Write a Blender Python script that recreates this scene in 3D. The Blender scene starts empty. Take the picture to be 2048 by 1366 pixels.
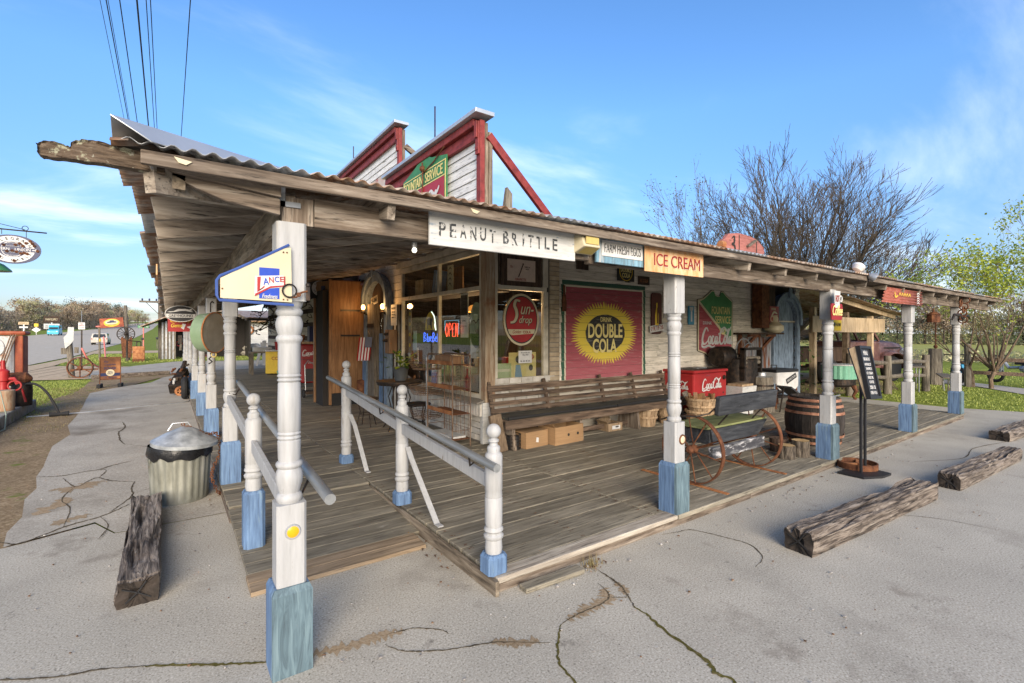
import bpy, bmesh, math, random
from mathutils import Vector, Matrix
random.seed(11)
rad = math.radians
sc = bpy.context.scene
COL = sc.collection
U = random.uniform

# ------------------------------------------------------------------ camera
cd = bpy.data.cameras.new('camera'); cam = bpy.data.objects.new('camera', cd); COL.objects.link(cam)
cam.location = (0, 0, 1.6); cam.rotation_euler = (rad(90), 0, -math.atan2(0.580046, 0.814584))
cd.sensor_width = 36; cd.lens = 967 / 2048 * 36; cd.shift_y = -16 / 2048
cd.clip_start = .05; cd.clip_end = 3000
sc.camera = cam
# ------------------------------------------------------------------ world, sun, exposure
SUN_EL, SUN_DIR = rad(20), (-0.42, -0.9)          # direction towards the sun on plan
sun_az = math.atan2(SUN_DIR[0], SUN_DIR[1])
W = bpy.data.worlds.new('World'); sc.world = W; W.use_nodes = True
nt = W.node_tree; nt.nodes.clear()
def wn(t, **k):
    n = nt.nodes.new(t)
    for a, b in k.items(): setattr(n, a, b)
    return n
wo = wn('ShaderNodeOutputWorld'); bg = wn('ShaderNodeBackground'); bg.inputs[1].default_value = .15
sky = wn('ShaderNodeTexSky', sky_type='NISHITA', sun_disc=False, sun_elevation=SUN_EL, sun_rotation=sun_az % (2 * math.pi),
         air_density=1.0, dust_density=.6, ozone_density=2.5)
tc = wn('ShaderNodeTexCoord'); sp = wn('ShaderNodeSeparateXYZ'); nt.links.new(tc.outputs['Generated'], sp.inputs[0])
def wm(op, a, b=None, clamp=False):
    n = wn('ShaderNodeMath', operation=op); n.use_clamp = clamp
    for i, v in enumerate((a, b)):
        if v is None: continue
        if isinstance(v, (int, float)): n.inputs[i].default_value = v
        else: nt.links.new(v, n.inputs[i])
    return n.outputs[0]
zz = wm('MAXIMUM', sp.outputs[2], 0.0)
den = wm('ADD', zz, .13)
cx_ = wn('ShaderNodeCombineXYZ')
nt.links.new(wm('DIVIDE', sp.outputs[0], den), cx_.inputs[0]); nt.links.new(wm('DIVIDE', sp.outputs[1], den), cx_.inputs[1])
mp = wn('ShaderNodeMapping'); mp.inputs['Rotation'].default_value = (0, 0, rad(25)); mp.inputs['Scale'].default_value = (.5, 1.25, 1)
mp.inputs['Location'].default_value = (1.3, 4.2, 0)
nt.links.new(cx_.outputs[0], mp.inputs[0])
n1 = wn('ShaderNodeTexNoise'); n1.inputs['Scale'].default_value = .9; n1.inputs['Detail'].default_value = 9; n1.inputs['Roughness'].default_value = .58
n1.inputs['Distortion'].default_value = .55
nt.links.new(mp.outputs[0], n1.inputs[0])
n2 = wn('ShaderNodeTexNoise'); n2.inputs['Scale'].default_value = .33; n2.inputs['Detail'].default_value = 3
nt.links.new(mp.outputs[0], n2.inputs[0])
cl = wn('ShaderNodeMapRange', interpolation_type='SMOOTHSTEP'); cl.inputs[1].default_value = .45; cl.inputs[2].default_value = .78
nt.links.new(wm('ADD', n1.outputs[0], wm('MULTIPLY', wm('SUBTRACT', n2.outputs[0], .5), .55)), cl.inputs[0])
hz = wn('ShaderNodeMapRange'); hz.inputs[1].default_value = .0; hz.inputs[2].default_value = .42; hz.inputs[3].default_value = 1; hz.inputs[4].default_value = .45
nt.links.new(zz, hz.inputs[0])
cf = wm('MULTIPLY', cl.outputs[0], hz.outputs[0])
hs = wn('ShaderNodeHueSaturation'); hs.inputs['Saturation'].default_value = 1.2; hs.inputs['Hue'].default_value = .506; hs.inputs['Value'].default_value = 1.0
nt.links.new(sky.outputs[0], hs.inputs['Color'])
ht = wn('ShaderNodeMapRange'); ht.inputs[1].default_value = .0; ht.inputs[2].default_value = .4; nt.links.new(zz, ht.inputs[0])
hc = wn('ShaderNodeMix', data_type='RGBA'); hc.inputs[6].default_value = (.38, .375, .5, 1); hc.inputs[7].default_value = (1, 1, 1, 1); nt.links.new(ht.outputs[0], hc.inputs[0])
hm = wn('ShaderNodeMix', data_type='RGBA', blend_type='MULTIPLY'); hm.inputs[0].default_value = 1; nt.links.new(hs.outputs[0], hm.inputs[6]); nt.links.new(hc.outputs[2], hm.inputs[7])
mx = wn('ShaderNodeMix', data_type='RGBA'); mx.inputs[7].default_value = (5.6, 5.9, 6.3, 1)
nt.links.new(wm('MULTIPLY', cf, .85), mx.inputs[0]); nt.links.new(hm.outputs[2], mx.inputs[6])
nt.links.new(mx.outputs[2], bg.inputs[0]); nt.links.new(bg.outputs[0], wo.inputs[0])
sd = bpy.data.lights.new('sun', 'SUN'); so = bpy.data.objects.new('sun', sd); COL.objects.link(so)
sd.energy = 3.3; sd.angle = rad(40); sd.color = (1, .86, .68)
sv = Vector((SUN_DIR[0], SUN_DIR[1], 0)).normalized() * math.cos(SUN_EL) + Vector((0, 0, math.sin(SUN_EL)))
so.rotation_euler = sv.to_track_quat('Z', 'Y').to_euler()
vs = sc.view_settings; vs.view_transform = 'Standard'; vs.look = 'None'; vs.gamma = 1; vs.use_curve_mapping = False; vs.exposure = 1.0

# ------------------------------------------------------------------ materials
def node_mat(name):
    m = bpy.data.materials.new(name); m.use_nodes = True
    t = m.node_tree; t.nodes.clear()
    o = t.nodes.new('ShaderNodeOutputMaterial'); b = t.nodes.new('ShaderNodeBsdfPrincipled'); t.links.new(b.outputs[0], o.inputs[0])
    return m, t, b, o
def col4(c): return (c[0], c[1], c[2], 1)
def mat(name, cols, scale=(1, 1, 1), freq=6, detail=7, dist=0, rough=.8, bump=.25, metal=0, spots=None, var=.25, lo=.3, hi=.7, bdist=.01, rvar=0, spec=.35, rand=True):
    """noise along a stretched axis, a ramp of colours, broad mottling, optional spots (colour, freq, threshold, softness)"""
    m, t, b, o = node_mat(name); N = t.nodes.new; L = t.links.new
    c = N('ShaderNodeTexCoord'); oi = N('ShaderNodeObjectInfo')
    vec = c.outputs['Object']
    if rand:
        v1 = N('ShaderNodeVectorMath'); v1.operation = 'SCALE'; v1.inputs[0].default_value = (37.1, 53.7, 71.3); L(oi.outputs['Random'], v1.inputs[3])
        v2 = N('ShaderNodeVectorMath'); v2.operation = 'ADD'; L(vec, v2.inputs[0]); L(v1.outputs[0], v2.inputs[1]); vec = v2.outputs[0]
    mp = N('ShaderNodeMapping'); mp.inputs['Scale'].default_value = scale; L(vec, mp.inputs[0])
    n = N('ShaderNodeTexNoise'); n.inputs['Scale'].default_value = freq; n.inputs['Detail'].default_value = detail; n.inputs['Distortion'].default_value = dist
    n.inputs['Roughness'].default_value = .62; L(mp.outputs[0], n.inputs[0])
    r = N('ShaderNodeValToRGB'); e = r.color_ramp.elements
    k = len(cols)
    e[0].position = lo; e[0].color = col4(cols[0])
    e[1].position = hi; e[1].color = col4(cols[-1])
    for i in range(1, k - 1):
        q = e.new(lo + (hi - lo) * i / (k - 1)); q.color = col4(cols[i])
    L(n.outputs[0], r.inputs[0]); out = r.outputs[0]
    # broad value drift and per object tone
    n3 = N('ShaderNodeTexNoise'); n3.inputs['Scale'].default_value = 1.7; n3.inputs['Detail'].default_value = 4; L(vec, n3.inputs[0])
    mr = N('ShaderNodeMapRange'); mr.inputs[1].default_value = .25; mr.inputs[2].default_value = .75; mr.inputs[3].default_value = 1 - var; mr.inputs[4].default_value = 1 + var
    L(n3.outputs[0], mr.inputs[0]); val = mr.outputs[0]
    if rvar:
        m2 = N('ShaderNodeMapRange'); m2.inputs[3].default_value = 1 - rvar; m2.inputs[4].default_value = 1 + rvar; L(oi.outputs['Random'], m2.inputs[0])
        mm = N('ShaderNodeMath'); mm.operation = 'MULTIPLY'; L(val, mm.inputs[0]); L(m2.outputs[0], mm.inputs[1]); val = mm.outputs[0]
    h = N('ShaderNodeHueSaturation'); L(val, h.inputs['Value']); L(out, h.inputs['Color']); out = h.outputs[0]
    hgt = n.outputs[0]
    for s in (spots or []):
        sc_, sf, th, soft = s[:4]; ss = s[4] if len(s) > 4 else (1, 1, 1)
        mq = N('ShaderNodeMapping'); mq.inputs['Scale'].default_value = ss; mq.inputs['Location'].default_value = (sf, 2.3 * sf, .7); L(vec, mq.inputs[0])
        n4 = N('ShaderNodeTexNoise'); n4.inputs['Scale'].default_value = sf; n4.inputs['Detail'].default_value = 6; n4.inputs['Roughness'].default_value = .65; L(mq.outputs[0], n4.inputs[0])
        a = N('ShaderNodeMapRange'); a.inputs[1].default_value = th; a.inputs[2].default_value = th + soft; L(n4.outputs[0], a.inputs[0])
        x = N('ShaderNodeMix'); x.data_type = 'RGBA'; x.inputs[7].default_value = col4(sc_); L(a.outputs[0], x.inputs[0]); L(out, x.inputs[6]); out = x.outputs[2]
    L(out, b.inputs['Base Color'])
    b.inputs['Roughness'].default_value = rough; b.inputs['Metallic'].default_value = metal; b.inputs['Specular IOR Level'].default_value = spec
    if bump:
        bp = N('ShaderNodeBump'); bp.inputs['Strength'].default_value = bump; bp.inputs['Distance'].default_value = bdist; L(hgt, bp.inputs['Height']); L(bp.outputs[0], b.inputs['Normal'])
    return m
def plain(name, c, rough=.6, metal=0, var=.12, freq=14, bump=.05, spots=None, spec=.4):
    return mat(name, [tuple(v * .88 for v in c), tuple(min(1, v * 1.1) for v in c)], freq=freq, rough=rough, metal=metal, var=var, bump=bump, spots=spots, spec=spec)
def emit(name, c, s):
    m, t, b, o = node_mat(name); b.inputs['Base Color'].default_value = col4(c); b.inputs['Emission Color'].default_value = col4(c); b.inputs['Emission Strength'].default_value = s
    return m
def glass_mat(name, tint=(.93, .96, .95), refl=1.0):
    m, t, b, o = node_mat(name); t.nodes.remove(b); N = t.nodes.new; L = t.links.new
    tr = N('ShaderNodeBsdfTransparent'); tr.inputs[0].default_value = col4(tint); g = N('ShaderNodeBsdfGlossy'); g.inputs['Roughness'].default_value = .015
    f = N('ShaderNodeLayerWeight'); f.inputs[0].default_value = .5; pw = N('ShaderNodeMath'); pw.operation = 'POWER'; pw.inputs[1].default_value = 4; L(f.outputs[1], pw.inputs[0]); mu = N('ShaderNodeMath'); mu.operation = 'MULTIPLY_ADD'; mu.inputs[1].default_value = .8; mu.inputs[2].default_value = .05 * refl; mu.use_clamp = True
    L(pw.outputs[0], mu.inputs[0]); mi = N('ShaderNodeMixShader'); L(mu.outputs[0], mi.inputs[0]); L(tr.outputs[0], mi.inputs[1]); L(g.outputs[0], mi.inputs[2]); L(mi.outputs[0], o.inputs[0])
    return m
def wood(name, cols, axis, st=14, freq=5, **k):
    s = [st, st, st]; s['xyz'.index(axis)] = 1
    k.setdefault('dist', .5); k.setdefault('bump', .5); k.setdefault('rvar', .18); k.setdefault('rough', .85)
    k['spots'] = [(tuple(v * .7 for v in cols[0]), 2.7, .56, .13, tuple(v * 1.7 for v in s))] + (k.get('spots') or [])
    return mat(name, cols, scale=tuple(s), freq=freq, **k)

DECKC = [(0.0282, 0.024, 0.018), (0.146, 0.129, 0.0959), (0.217, 0.193, 0.147), (0.298, 0.267, 0.208)]
M = {}
M['deck'] = wood('deck_plank_wood', DECKC, 'x', 16, 2.2, rvar=.17, var=.25, lo=.22, hi=.78, spots=[((.05, .045, .04), 1.6, .6, .2, (1, 3, 3)), ((.34, .31, .26), 2.3, .66, .1, (.6, 2, 2))])
M['deck_pale'] = wood('pale_deck_board_wood', [(.12, .1, .08), (.3, .26, .21), (.42, .38, .31)], 'x', 16, 2.2, rvar=.1)
M['deck_new'] = wood('fresh_ramp_board_wood', [(.12, .085, .05), (.25, .185, .12), (.34, .26, .175)], 'x', 16, 2.0, rvar=.15)
BEAMC = [(.028, .021, .016), (.115, .086, .063), (.2, .16, .123), (.32, .275, .225)]
M['beam_x'] = wood('weathered_beam_wood_along_x', BEAMC, 'x', 13, 2.6, lo=.25, hi=.72, spots=[((.025, .018, .014), 2.2, .6, .15)])
M['beam_y'] = wood('weathered_beam_wood_along_y', BEAMC, 'y', 13, 2.6, lo=.25, hi=.72, spots=[((.025, .018, .014), 2.2, .6, .15)])
M['beam_z'] = wood('weathered_beam_wood_along_z', BEAMC, 'z', 13, 2.6, lo=.25, hi=.72)
M['beam_pale'] = wood('pale_edge_beam_wood', [(.06, .045, .03), (.22, .175, .125), (.36, .3, .225)], 'y', 10, 3)
M['rafter_x'] = wood('grey_brown_rafter_wood_along_x', [(.035, .028, .022), (.17, .138, .107), (.3, .255, .205), (.43, .39, .33)], 'x', 11, 2.0, lo=.22, hi=.68, spots=[((.012, .01, .008), 1.9, .57, .1, (.5, 2, 3))])
M['rafter_y'] = wood('grey_brown_rafter_wood_along_y', [(.035, .028, .022), (.17, .138, .107), (.3, .255, .205), (.43, .39, .33)], 'y', 11, 2.0, lo=.28, hi=.75, spots=[((.012, .01, .008), 1.9, .6, .08, (2, .5, 3))])
M['bench'] = wood('dark_bench_wood', [(.018, .012, .009), (.075, .05, .034), (.13, .09, .062), (.21, .16, .115)], 'x', 12, 2.2)
M['paint_w'] = mat('white_paint_on_wood', [(0.298, 0.298, 0.295), (0.355, 0.357, 0.355), (0.394, 0.395, 0.395)], scale=(9, 9, 1), freq=4, rough=.55, bump=.18, var=.06, spots=[((.22, .19, .15), 5, .6, .2, (3, 3, .5)), ((.16, .13, .1), 24, .655, .05, (1, 1, .3))])
M['paint_b'] = mat('worn_blue_paint_on_wood', [(.055, .09, .16), (.1, .17, .29), (.155, .245, .385)], scale=(14, 14, 1), freq=3.5, rough=.65, bump=.35, var=.2, rvar=.12, spots=[((.22, .3, .3), 3, .58, .2, (4, 4, .6)), ((.2, .19, .17), 8, .66, .08, (3, 3, .5))])
M['paint_teal'] = mat('worn_teal_blue_paint_on_wood', [(.05, .075, .09), (.095, .145, .17), (.15, .215, .24)], scale=(12, 12, 1.2), freq=3.0, dist=1.2, rough=.7, bump=.4, var=.25, spots=[((.13, .11, .09), 5, .64, .12, (3, 3, .6))])
M['siding'] = wood('weathered_cream_siding_wood', [(0.2, 0.175, 0.138), (0.525, 0.481, 0.4), (0.65, 0.6, 0.512), (0.75, 0.706, 0.625)], 'x', 15, 2.4, rvar=.14, var=.18, lo=.2, hi=.75, spots=[((.09, .075, .06), 3.2, .66, .12, (.6, 3, 4))])
M['siding_y'] = wood('white_false_front_siding', [(.17, .16, .15), (.5, .5, .5), (.62, .62, .61), (.7, .7, .69)], 'y', 15, 2.6, rvar=.1, var=.12, lo=.18, hi=.7, spots=[((.16, .15, .14), 6, .67, .05, (3, .5, 3))])
M['red_trim'] = mat('peeling_red_trim_paint', [(.1, .016, .014), (.2, .03, .027), (.25, .045, .04)], freq=9, rough=.6, bump=.3, var=.2, spots=[((.09, .08, .06), 11, .64, .05), ((.45, .42, .38), 15, .70, .03)])
M['cream_trim'] = mat('cream_window_trim_paint', [(.3, .27, .21), (.46, .42, .34), (.54, .5, .42)], freq=5, rough=.6, bump=.2, var=.15, spots=[((.2, .13, .07), 4, .62, .12)])
M['col_wood'] = wood('half_stripped_corner_column_wood', [(.2, .11, .06), (.36, .27, .18), (.47, .41, .32)], 'z', 12, 2.2, spots=[((.22, .1, .05), 2.4, .55, .15)])
M['galv'] = mat('galvanised_corrugated_steel', [(.25, .26, .27), (.36, .37, .38), (.44, .45, .46)], freq=5, rough=.42, metal=.55, bump=.1, var=.2, spots=[((.16, .065, .028), 2.2, .56, .2), ((.07, .035, .02), 7, .62, .15)], rvar=.15)
M['galv_clean'] = mat('bright_galvanised_flashing', [(.42, .44, .46), (.52, .54, .56)], freq=4, rough=.35, metal=.5, bump=.05, var=.1)
M['rusty'] = mat('rusted_roof_steel', [(.13, .06, .03), (.26, .15, .09), (.36, .3, .25), (.42, .4, .37)], scale=(1, 1, 1), freq=6, rough=.7, metal=.2, bump=.15, var=.3, rvar=.25)
M['rust'] = mat('brown_rust', [(.045, .018, .01), (.12, .045, .02), (.2, .085, .035)], freq=13, rough=.8, metal=.2, bump=.3, var=.3)
M['rust_lt'] = mat('orange_rust', [(.16, .06, .025), (.32, .13, .05), (.4, .2, .09)], freq=9, rough=.75, metal=.15, bump=.25, var=.3)
M['iron'] = mat('dark_old_iron', [(.012, .01, .009), (.035, .028, .024), (.07, .045, .03)], freq=14, rough=.55, metal=.6, bump=.25)
M['black'] = plain('black_paint', (.018, .018, .02), .45)
M['blackwood'] = wood('worn_black_painted_wood', [(.014, .015, .017), (.03, .032, .036), (.055, .058, .062)], 'x', 10, 3, rough=.6, spots=[((.4, .39, .38), 9, .71, .03, (2, 3, 3))])
M['blackchip'] = wood('flaking_black_and_white_board', [(.03, .03, .035), (.05, .05, .055), (.2, .2, .2)], 'x', 5, 4, spots=[((.42, .41, .41), 5, .53, .08, (1, 3, 3))])
M['rubber'] = plain('black_rubber', (.015, .015, .016), .8)
M['timber'] = wood('rough_railway_tie_wood', [(.01, .008, .007), (.085, .066, .052), (.2, .165, .135), (.31, .27, .225)], 'x', 11, 2.6, dist=1.2, bump=1.0, bdist=.03, lo=.3, hi=.68, detail=9)
M['timber_end'] = mat('dark_timber_end_grain', [(.008, .007, .006), (.03, .023, .018), (.055, .042, .034)], freq=13, rough=.9, bump=.5, bdist=.02)
M['glass'] = glass_mat('window_glass', refl=1.25)
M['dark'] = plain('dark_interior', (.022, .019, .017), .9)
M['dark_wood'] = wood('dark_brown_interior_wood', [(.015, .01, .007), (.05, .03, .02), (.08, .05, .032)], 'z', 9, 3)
M['ply'] = wood('orange_brown_plywood', [(0.115, 0.054, 0.024), (0.218, 0.115, 0.0512), (0.299, 0.169, 0.08)], 'z', 14, 2.2, bump=.12, rough=.45, var=.2, rvar=.05)
M['ply_pale'] = wood('pale_plywood', [(.28, .2, .12), (.43, .32, .2), (.5, .39, .26)], 'z', 5, 2.5, bump=.1, rough=.6, spots=[((.2, .12, .07), 3, .62, .2)])
M['post_old'] = wood('grey_weathered_post_wood', [(.03, .025, .02), (.13, .11, .085), (.22, .195, .155)], 'z', 12, 3, lo=.25, hi=.7)
M['cardboard'] = mat('brown_cardboard', [(.25, .15, .075), (.31, .195, .1)], scale=(1, 1, 14), freq=5, rough=.85, bump=.08, var=.1)
M['red'] = mat('chipped_red_enamel', [(.28, .016, .018), (.35, .025, .025)], freq=5, rough=.38, bump=.05, var=.16, spots=[((.12, .05, .035), 9, .63, .06)])
M['red_dk'] = mat('dark_red_enamel', [(.2, .01, .014), (.26, .018, .02)], freq=5, rough=.4, bump=.04, var=.12)
M['maroon'] = mat('faded_maroon_mural_paint', [(0.216, 0.0473, 0.0607), (0.324, 0.0675, 0.0837), (0.405, 0.135, 0.149)], scale=(1, 12, 12), freq=3, rough=.85, bump=.2, var=.2)
M['grn_paint'] = mat('weathered_dark_green_paint', [(.015, .05, .028), (.03, .095, .05), (.06, .14, .08)], freq=8, rough=.7, bump=.15, var=.2)
M['grn_sign'] = mat('green_enamel', [(.035, .16, .055), (.055, .22, .08)], freq=6, rough=.45, bump=.05, spots=[((.13, .05, .02), 7, .7, .04)])
M['cream'] = mat('cream_enamel', [(.46, .4, .26), (.54, .48, .335)], freq=3, rough=.4, bump=.04, var=.08, spots=[((.26, .14, .06), 14, .69, .04)])
M['yellow'] = plain('mustard_yellow_paint', (.62, .43, .035), .55)
M['yellow_c'] = plain('pale_yellow_lettering', (.66, .56, .22), .6)
M['white'] = plain('white_lettering', (.56, .55, .53), .55)
M['offwhite'] = mat('worn_off_white_board', [(.36, .36, .35), (.47, .47, .455), (.52, .52, .505)], scale=(1.5, 8, 12), freq=4, rough=.75, bump=.25, var=.08, spots=[((.25, .29, .33), 7, .6, .06, (1, 3, 5)), ((.2, .16, .12), 16, .7, .04, (1, 2, 3))])
M['letter_blk'] = mat('worn_black_lettering', [(.03, .033, .036), (.05, .055, .058)], freq=20, rough=.8, bump=.1, spots=[((.45, .45, .44), 30, .54, .04)])
M['blue_s'] = plain('bright_blue_enamel', (.012, .05, .36), .4)
M['navy'] = plain('navy_enamel', (.018, .024, .075), .4)
M['blueboard'] = wood('sky_blue_peeling_board', [(.12, .14, .15), (.14, .26, .34), (.2, .34, .43)], 'z', 10, 3, spots=[((.38, .38, .37), 5, .56, .1, (4, 3, .6)), ((.09, .075, .06), 7, .66, .06, (4, 3, .5))])
M['ice'] = mat('orange_rust_streaked_panel', [(.5, .17, .045), (.6, .33, .15), (.64, .45, .28)], scale=(5, 5, 1.2), freq=3, rough=.65, bump=.08, var=.15, lo=.28, hi=.66)
M['ice_red'] = plain('dark_red_lettering', (.25, .025, .02), .6)
M['pink'] = mat('faded_pink_paint', [(.13, .05, .04), (.27, .1, .085), (.33, .14, .12)], scale=(1, 3, 8), freq=7, rough=.75, bump=.25, spots=[((.12, .07, .05), 9, .66, .06)])
M['lilac'] = plain('dull_lilac_paint', (.25, .18, .26), .6)
M['amber'] = plain('amber_reflector', (.72, .33, .012), .2, bump=.02)
M['straw'] = wood('pale_basket_splint', [(.2, .13, .07), (.36, .25, .15), (.45, .34, .22)], 'z', 8, 4)
M['barrel'] = wood('dark_barrel_oak', [(.012, .01, .009), (.032, .026, .022), (.06, .05, .042)], 'z', 13, 3)
M['copper'] = mat('coppery_hoop_rust', [(.16, .065, .035), (.34, .165, .1), (.42, .25, .17)], freq=12, rough=.6, metal=.3, bump=.2)
M['bark'] = wood('grey_bark', [(.03, .024, .018), (.1, .08, .06), (.2, .165, .125)], 'z', 5, 9, bump=1, bdist=.02)
M['cutwood'] = mat('fresh_cut_end_grain', [(.33, .22, .1), (.46, .32, .16), (.5, .36, .19)], freq=9, rough=.8, bump=.1)
M['twig'] = plain('dark_twig_bark', (.055, .042, .03), .9)
M['bark_b'] = wood('brown_bark', [(.05, .033, .02), (.12, .085, .055), (.18, .13, .085)], 'z', 4, 8, bump=.8)
def leaf_mat(name, c1, c2):
    m, t, b, o = node_mat(name); N = t.nodes.new; L = t.links.new
    g = N('ShaderNodeNewGeometry'); r = N('ShaderNodeValToRGB'); r.color_ramp.elements[0].color = col4(c1); r.color_ramp.elements[1].color = col4(c2)
    L(g.outputs['Random Per Island'], r.inputs[0]); L(r.outputs[0], b.inputs['Base Color']); b.inputs['Roughness'].default_value = .6
    tl = N('ShaderNodeBsdfTranslucent'); L(r.outputs[0], tl.inputs[0]); mi = N('ShaderNodeMixShader'); mi.inputs[0].default_value = .35
    L(b.outputs[0], mi.inputs[1]); L(tl.outputs[0], mi.inputs[2]); L(mi.outputs[0], o.inputs[0])
    return m
M['leaf'] = leaf_mat('young_yellow_green_leaves', (.2, .27, .02), (.46, .5, .06))
M['leaf_dk'] = leaf_mat('mid_green_leaves', (.025, .075, .012), (.1, .18, .03))
M['leaf_olive'] = leaf_mat('olive_new_leaves', (.05, .06, .02), (.13, .14, .05))
M['wood_far'] = leaf_mat('grey_brown_spring_wood', (.26, .19, .135), (.5, .39, .26))
M['wood_far2'] = leaf_mat('budding_green_wood', (.33, .31, .15), (.6, .56, .3))
M['pine'] = leaf_mat('dark_pine_needles', (.012, .03, .014), (.045, .075, .03))
M['grass'] = leaf_mat('lawn_grass_blades', (.2, .25, .045), (.38, .42, .1))
M['grass_dry'] = leaf_mat('dry_grass_blades', (.2, .15, .06), (.36, .3, .14))

# ------------------------------------------------------------------ mesh builder
class MB:
    def __init__(s): s.v = []; s.f = []; s.m = []; s.cur = 0
    def add(s, vs, fs):
        b = len(s.v); s.v += [tuple(v) for v in vs]
        for f in fs: s.f.append(tuple(i + b for i in f)); s.m.append(s.cur)
        return s
    def bx(s, x0, x1, y0, y1, z0, z1, mtx=None):
        vs = [Vector((x, y, z)) for z in (z0, z1) for y in (y0, y1) for x in (x0, x1)]
        if mtx is not None: vs = [mtx @ v for v in vs]
        return s.add(vs, [(0, 2, 3, 1), (4, 5, 7, 6), (0, 1, 5, 4), (2, 6, 7, 3), (0, 4, 6, 2), (1, 3, 7, 5)])
    def bar(s, a, b, w, h, up=(0, 0, 1)):
        """box from a to b, w across, h along up"""
        a, b = Vector(a), Vector(b); d = (b - a).normalized(); sd_ = d.cross(Vector(up)).normalized(); u = sd_.cross(d)
        vs = [p + sd_ * x * w / 2 + u * z * h / 2 for p in (a, b) for z in (-1, 1) for x in (-1, 1)]
        return s.add(vs, [(0, 1, 3, 2), (4, 6, 7, 5), (0, 4, 5, 1), (2, 3, 7, 6), (0, 2, 6, 4), (1, 5, 7, 3)])
    def tube(s, pts, r, n=6, cap=True):
        pts = [Vector(p) for p in pts]; k = len(pts)
        if not hasattr(r, '__len__'): r = [r] * k
        vs = []; pu = None
        for i, p in enumerate(pts):
            d = (pts[min(i + 1, k - 1)] - pts[max(i - 1, 0)]).normalized()
            if pu is None:
                pu = d.orthogonal().normalized()
            pu = (pu - d * pu.dot(d))
            pu = pu.normalized() if pu.length > 1e-6 else d.orthogonal().normalized()
            q = d.cross(pu)
            for j in range(n):
                a = 2 * math.pi * j / n; vs.append(p + (pu * math.cos(a) + q * math.sin(a)) * r[i])
        fs = [(i * n + j, i * n + (j + 1) % n, (i + 1) * n + (j + 1) % n, (i + 1) * n + j) for i in range(k - 1) for j in range(n)]
        if cap: fs += [tuple(range(n - 1, -1, -1)), tuple(range((k - 1) * n, k * n))]
        return s.add(vs, fs)
    def cyl(s, a, b, r, n=16, r2=None): return s.tube([a, b], [r, r if r2 is None else r2], n)
    def lathe(s, prof, c=(0, 0, 0), n=20, axis='z', a0=0):
        vs = []
        for r, z in prof:
            for j in range(n):
                a = a0 + 2 * math.pi * j / n; p = (r * math.cos(a), r * math.sin(a), z)
                if axis == 'x': p = (p[2], p[0], p[1])
                if axis == 'y': p = (p[0], p[2], p[1])
                vs.append((p[0] + c[0], p[1] + c[1], p[2] + c[2]))
        k = len(prof)
        fs = [(i * n + j, i * n + (j + 1) % n, (i + 1) * n + (j + 1) % n, (i + 1) * n + j) for i in range(k - 1) for j in range(n)]
        fs += [tuple(range(n - 1, -1, -1)), tuple(range((k - 1) * n, k * n))]
        return s.add(vs, fs)
    def ball(s, c, r, n=12, k=8, sq=(1, 1, 1)):
        pr = [(max(1e-4, math.sin(math.pi * i / k)) , -math.cos(math.pi * i / k)) for i in range(k + 1)]
        vs = []
        for a, z in pr:
            for j in range(n):
                t = 2 * math.pi * j / n; vs.append((c[0] + r * sq[0] * a * math.cos(t), c[1] + r * sq[1] * a * math.sin(t), c[2] + r * sq[2] * z))
        return s.add(vs, [(i * n + j, i * n + (j + 1) % n, (i + 1) * n + (j + 1) % n, (i + 1) * n + j) for i in range(k) for j in range(n)])
    def poly(s, pts, y0, y1, mtx=None):
        """outline in x,z pushed from y0 (front) to y1"""
        k = len(pts); vs = [Vector((x, y0, z)) for x, z in pts] + [Vector((x, y1, z)) for x, z in pts]
        if mtx is not None: vs = [mtx @ v for v in vs]
        return s.add(vs, [tuple(range(k)), tuple(range(2 * k - 1, k - 1, -1))] + [(i, i + k, (i + 1) % k + k, (i + 1) % k) for i in range(k)])
    def torus(s, c, R, r, axis='y', n=32, k=8, sq=1):
        vs = []
        for i in range(n):
            a = 2 * math.pi * i / n
            for j in range(k):
                b = 2 * math.pi * j / k; q = R + r * math.cos(b); w = r * math.sin(b) * sq
                p = {'y': (q * math.cos(a), w, q * math.sin(a)), 'x': (w, q * math.cos(a), q * math.sin(a)), 'z': (q * math.cos(a), q * math.sin(a), w)}[axis]
                vs.append((c[0] + p[0], c[1] + p[1], c[2] + p[2]))
        return s.add(vs, [(i * k + j, i * k + (j + 1) % k, ((i + 1) % n) * k + (j + 1) % k, ((i + 1) % n) * k + j) for i in range(n) for j in range(k)])
    def rim(s, c, r0, r1, w, axis='y', n=36):
        """flat band: inner r0, outer r1, width w along axis"""
        vs = []
        for i in range(n):
            a = 2 * math.pi * i / n
            for q, h in ((r0, -w / 2), (r1, -w / 2), (r1, w / 2), (r0, w / 2)):
                p = {'y': (q * math.cos(a), h, q * math.sin(a)), 'x': (h, q * math.cos(a), q * math.sin(a)), 'z': (q * math.cos(a), q * math.sin(a), h)}[axis]
                vs.append((c[0] + p[0], c[1] + p[1], c[2] + p[2]))
        return s.add(vs, [(i * 4 + j, i * 4 + (j + 1) % 4, ((i + 1) % n) * 4 + (j + 1) % 4, ((i + 1) % n) * 4 + j) for i in range(n) for j in range(4)])
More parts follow.
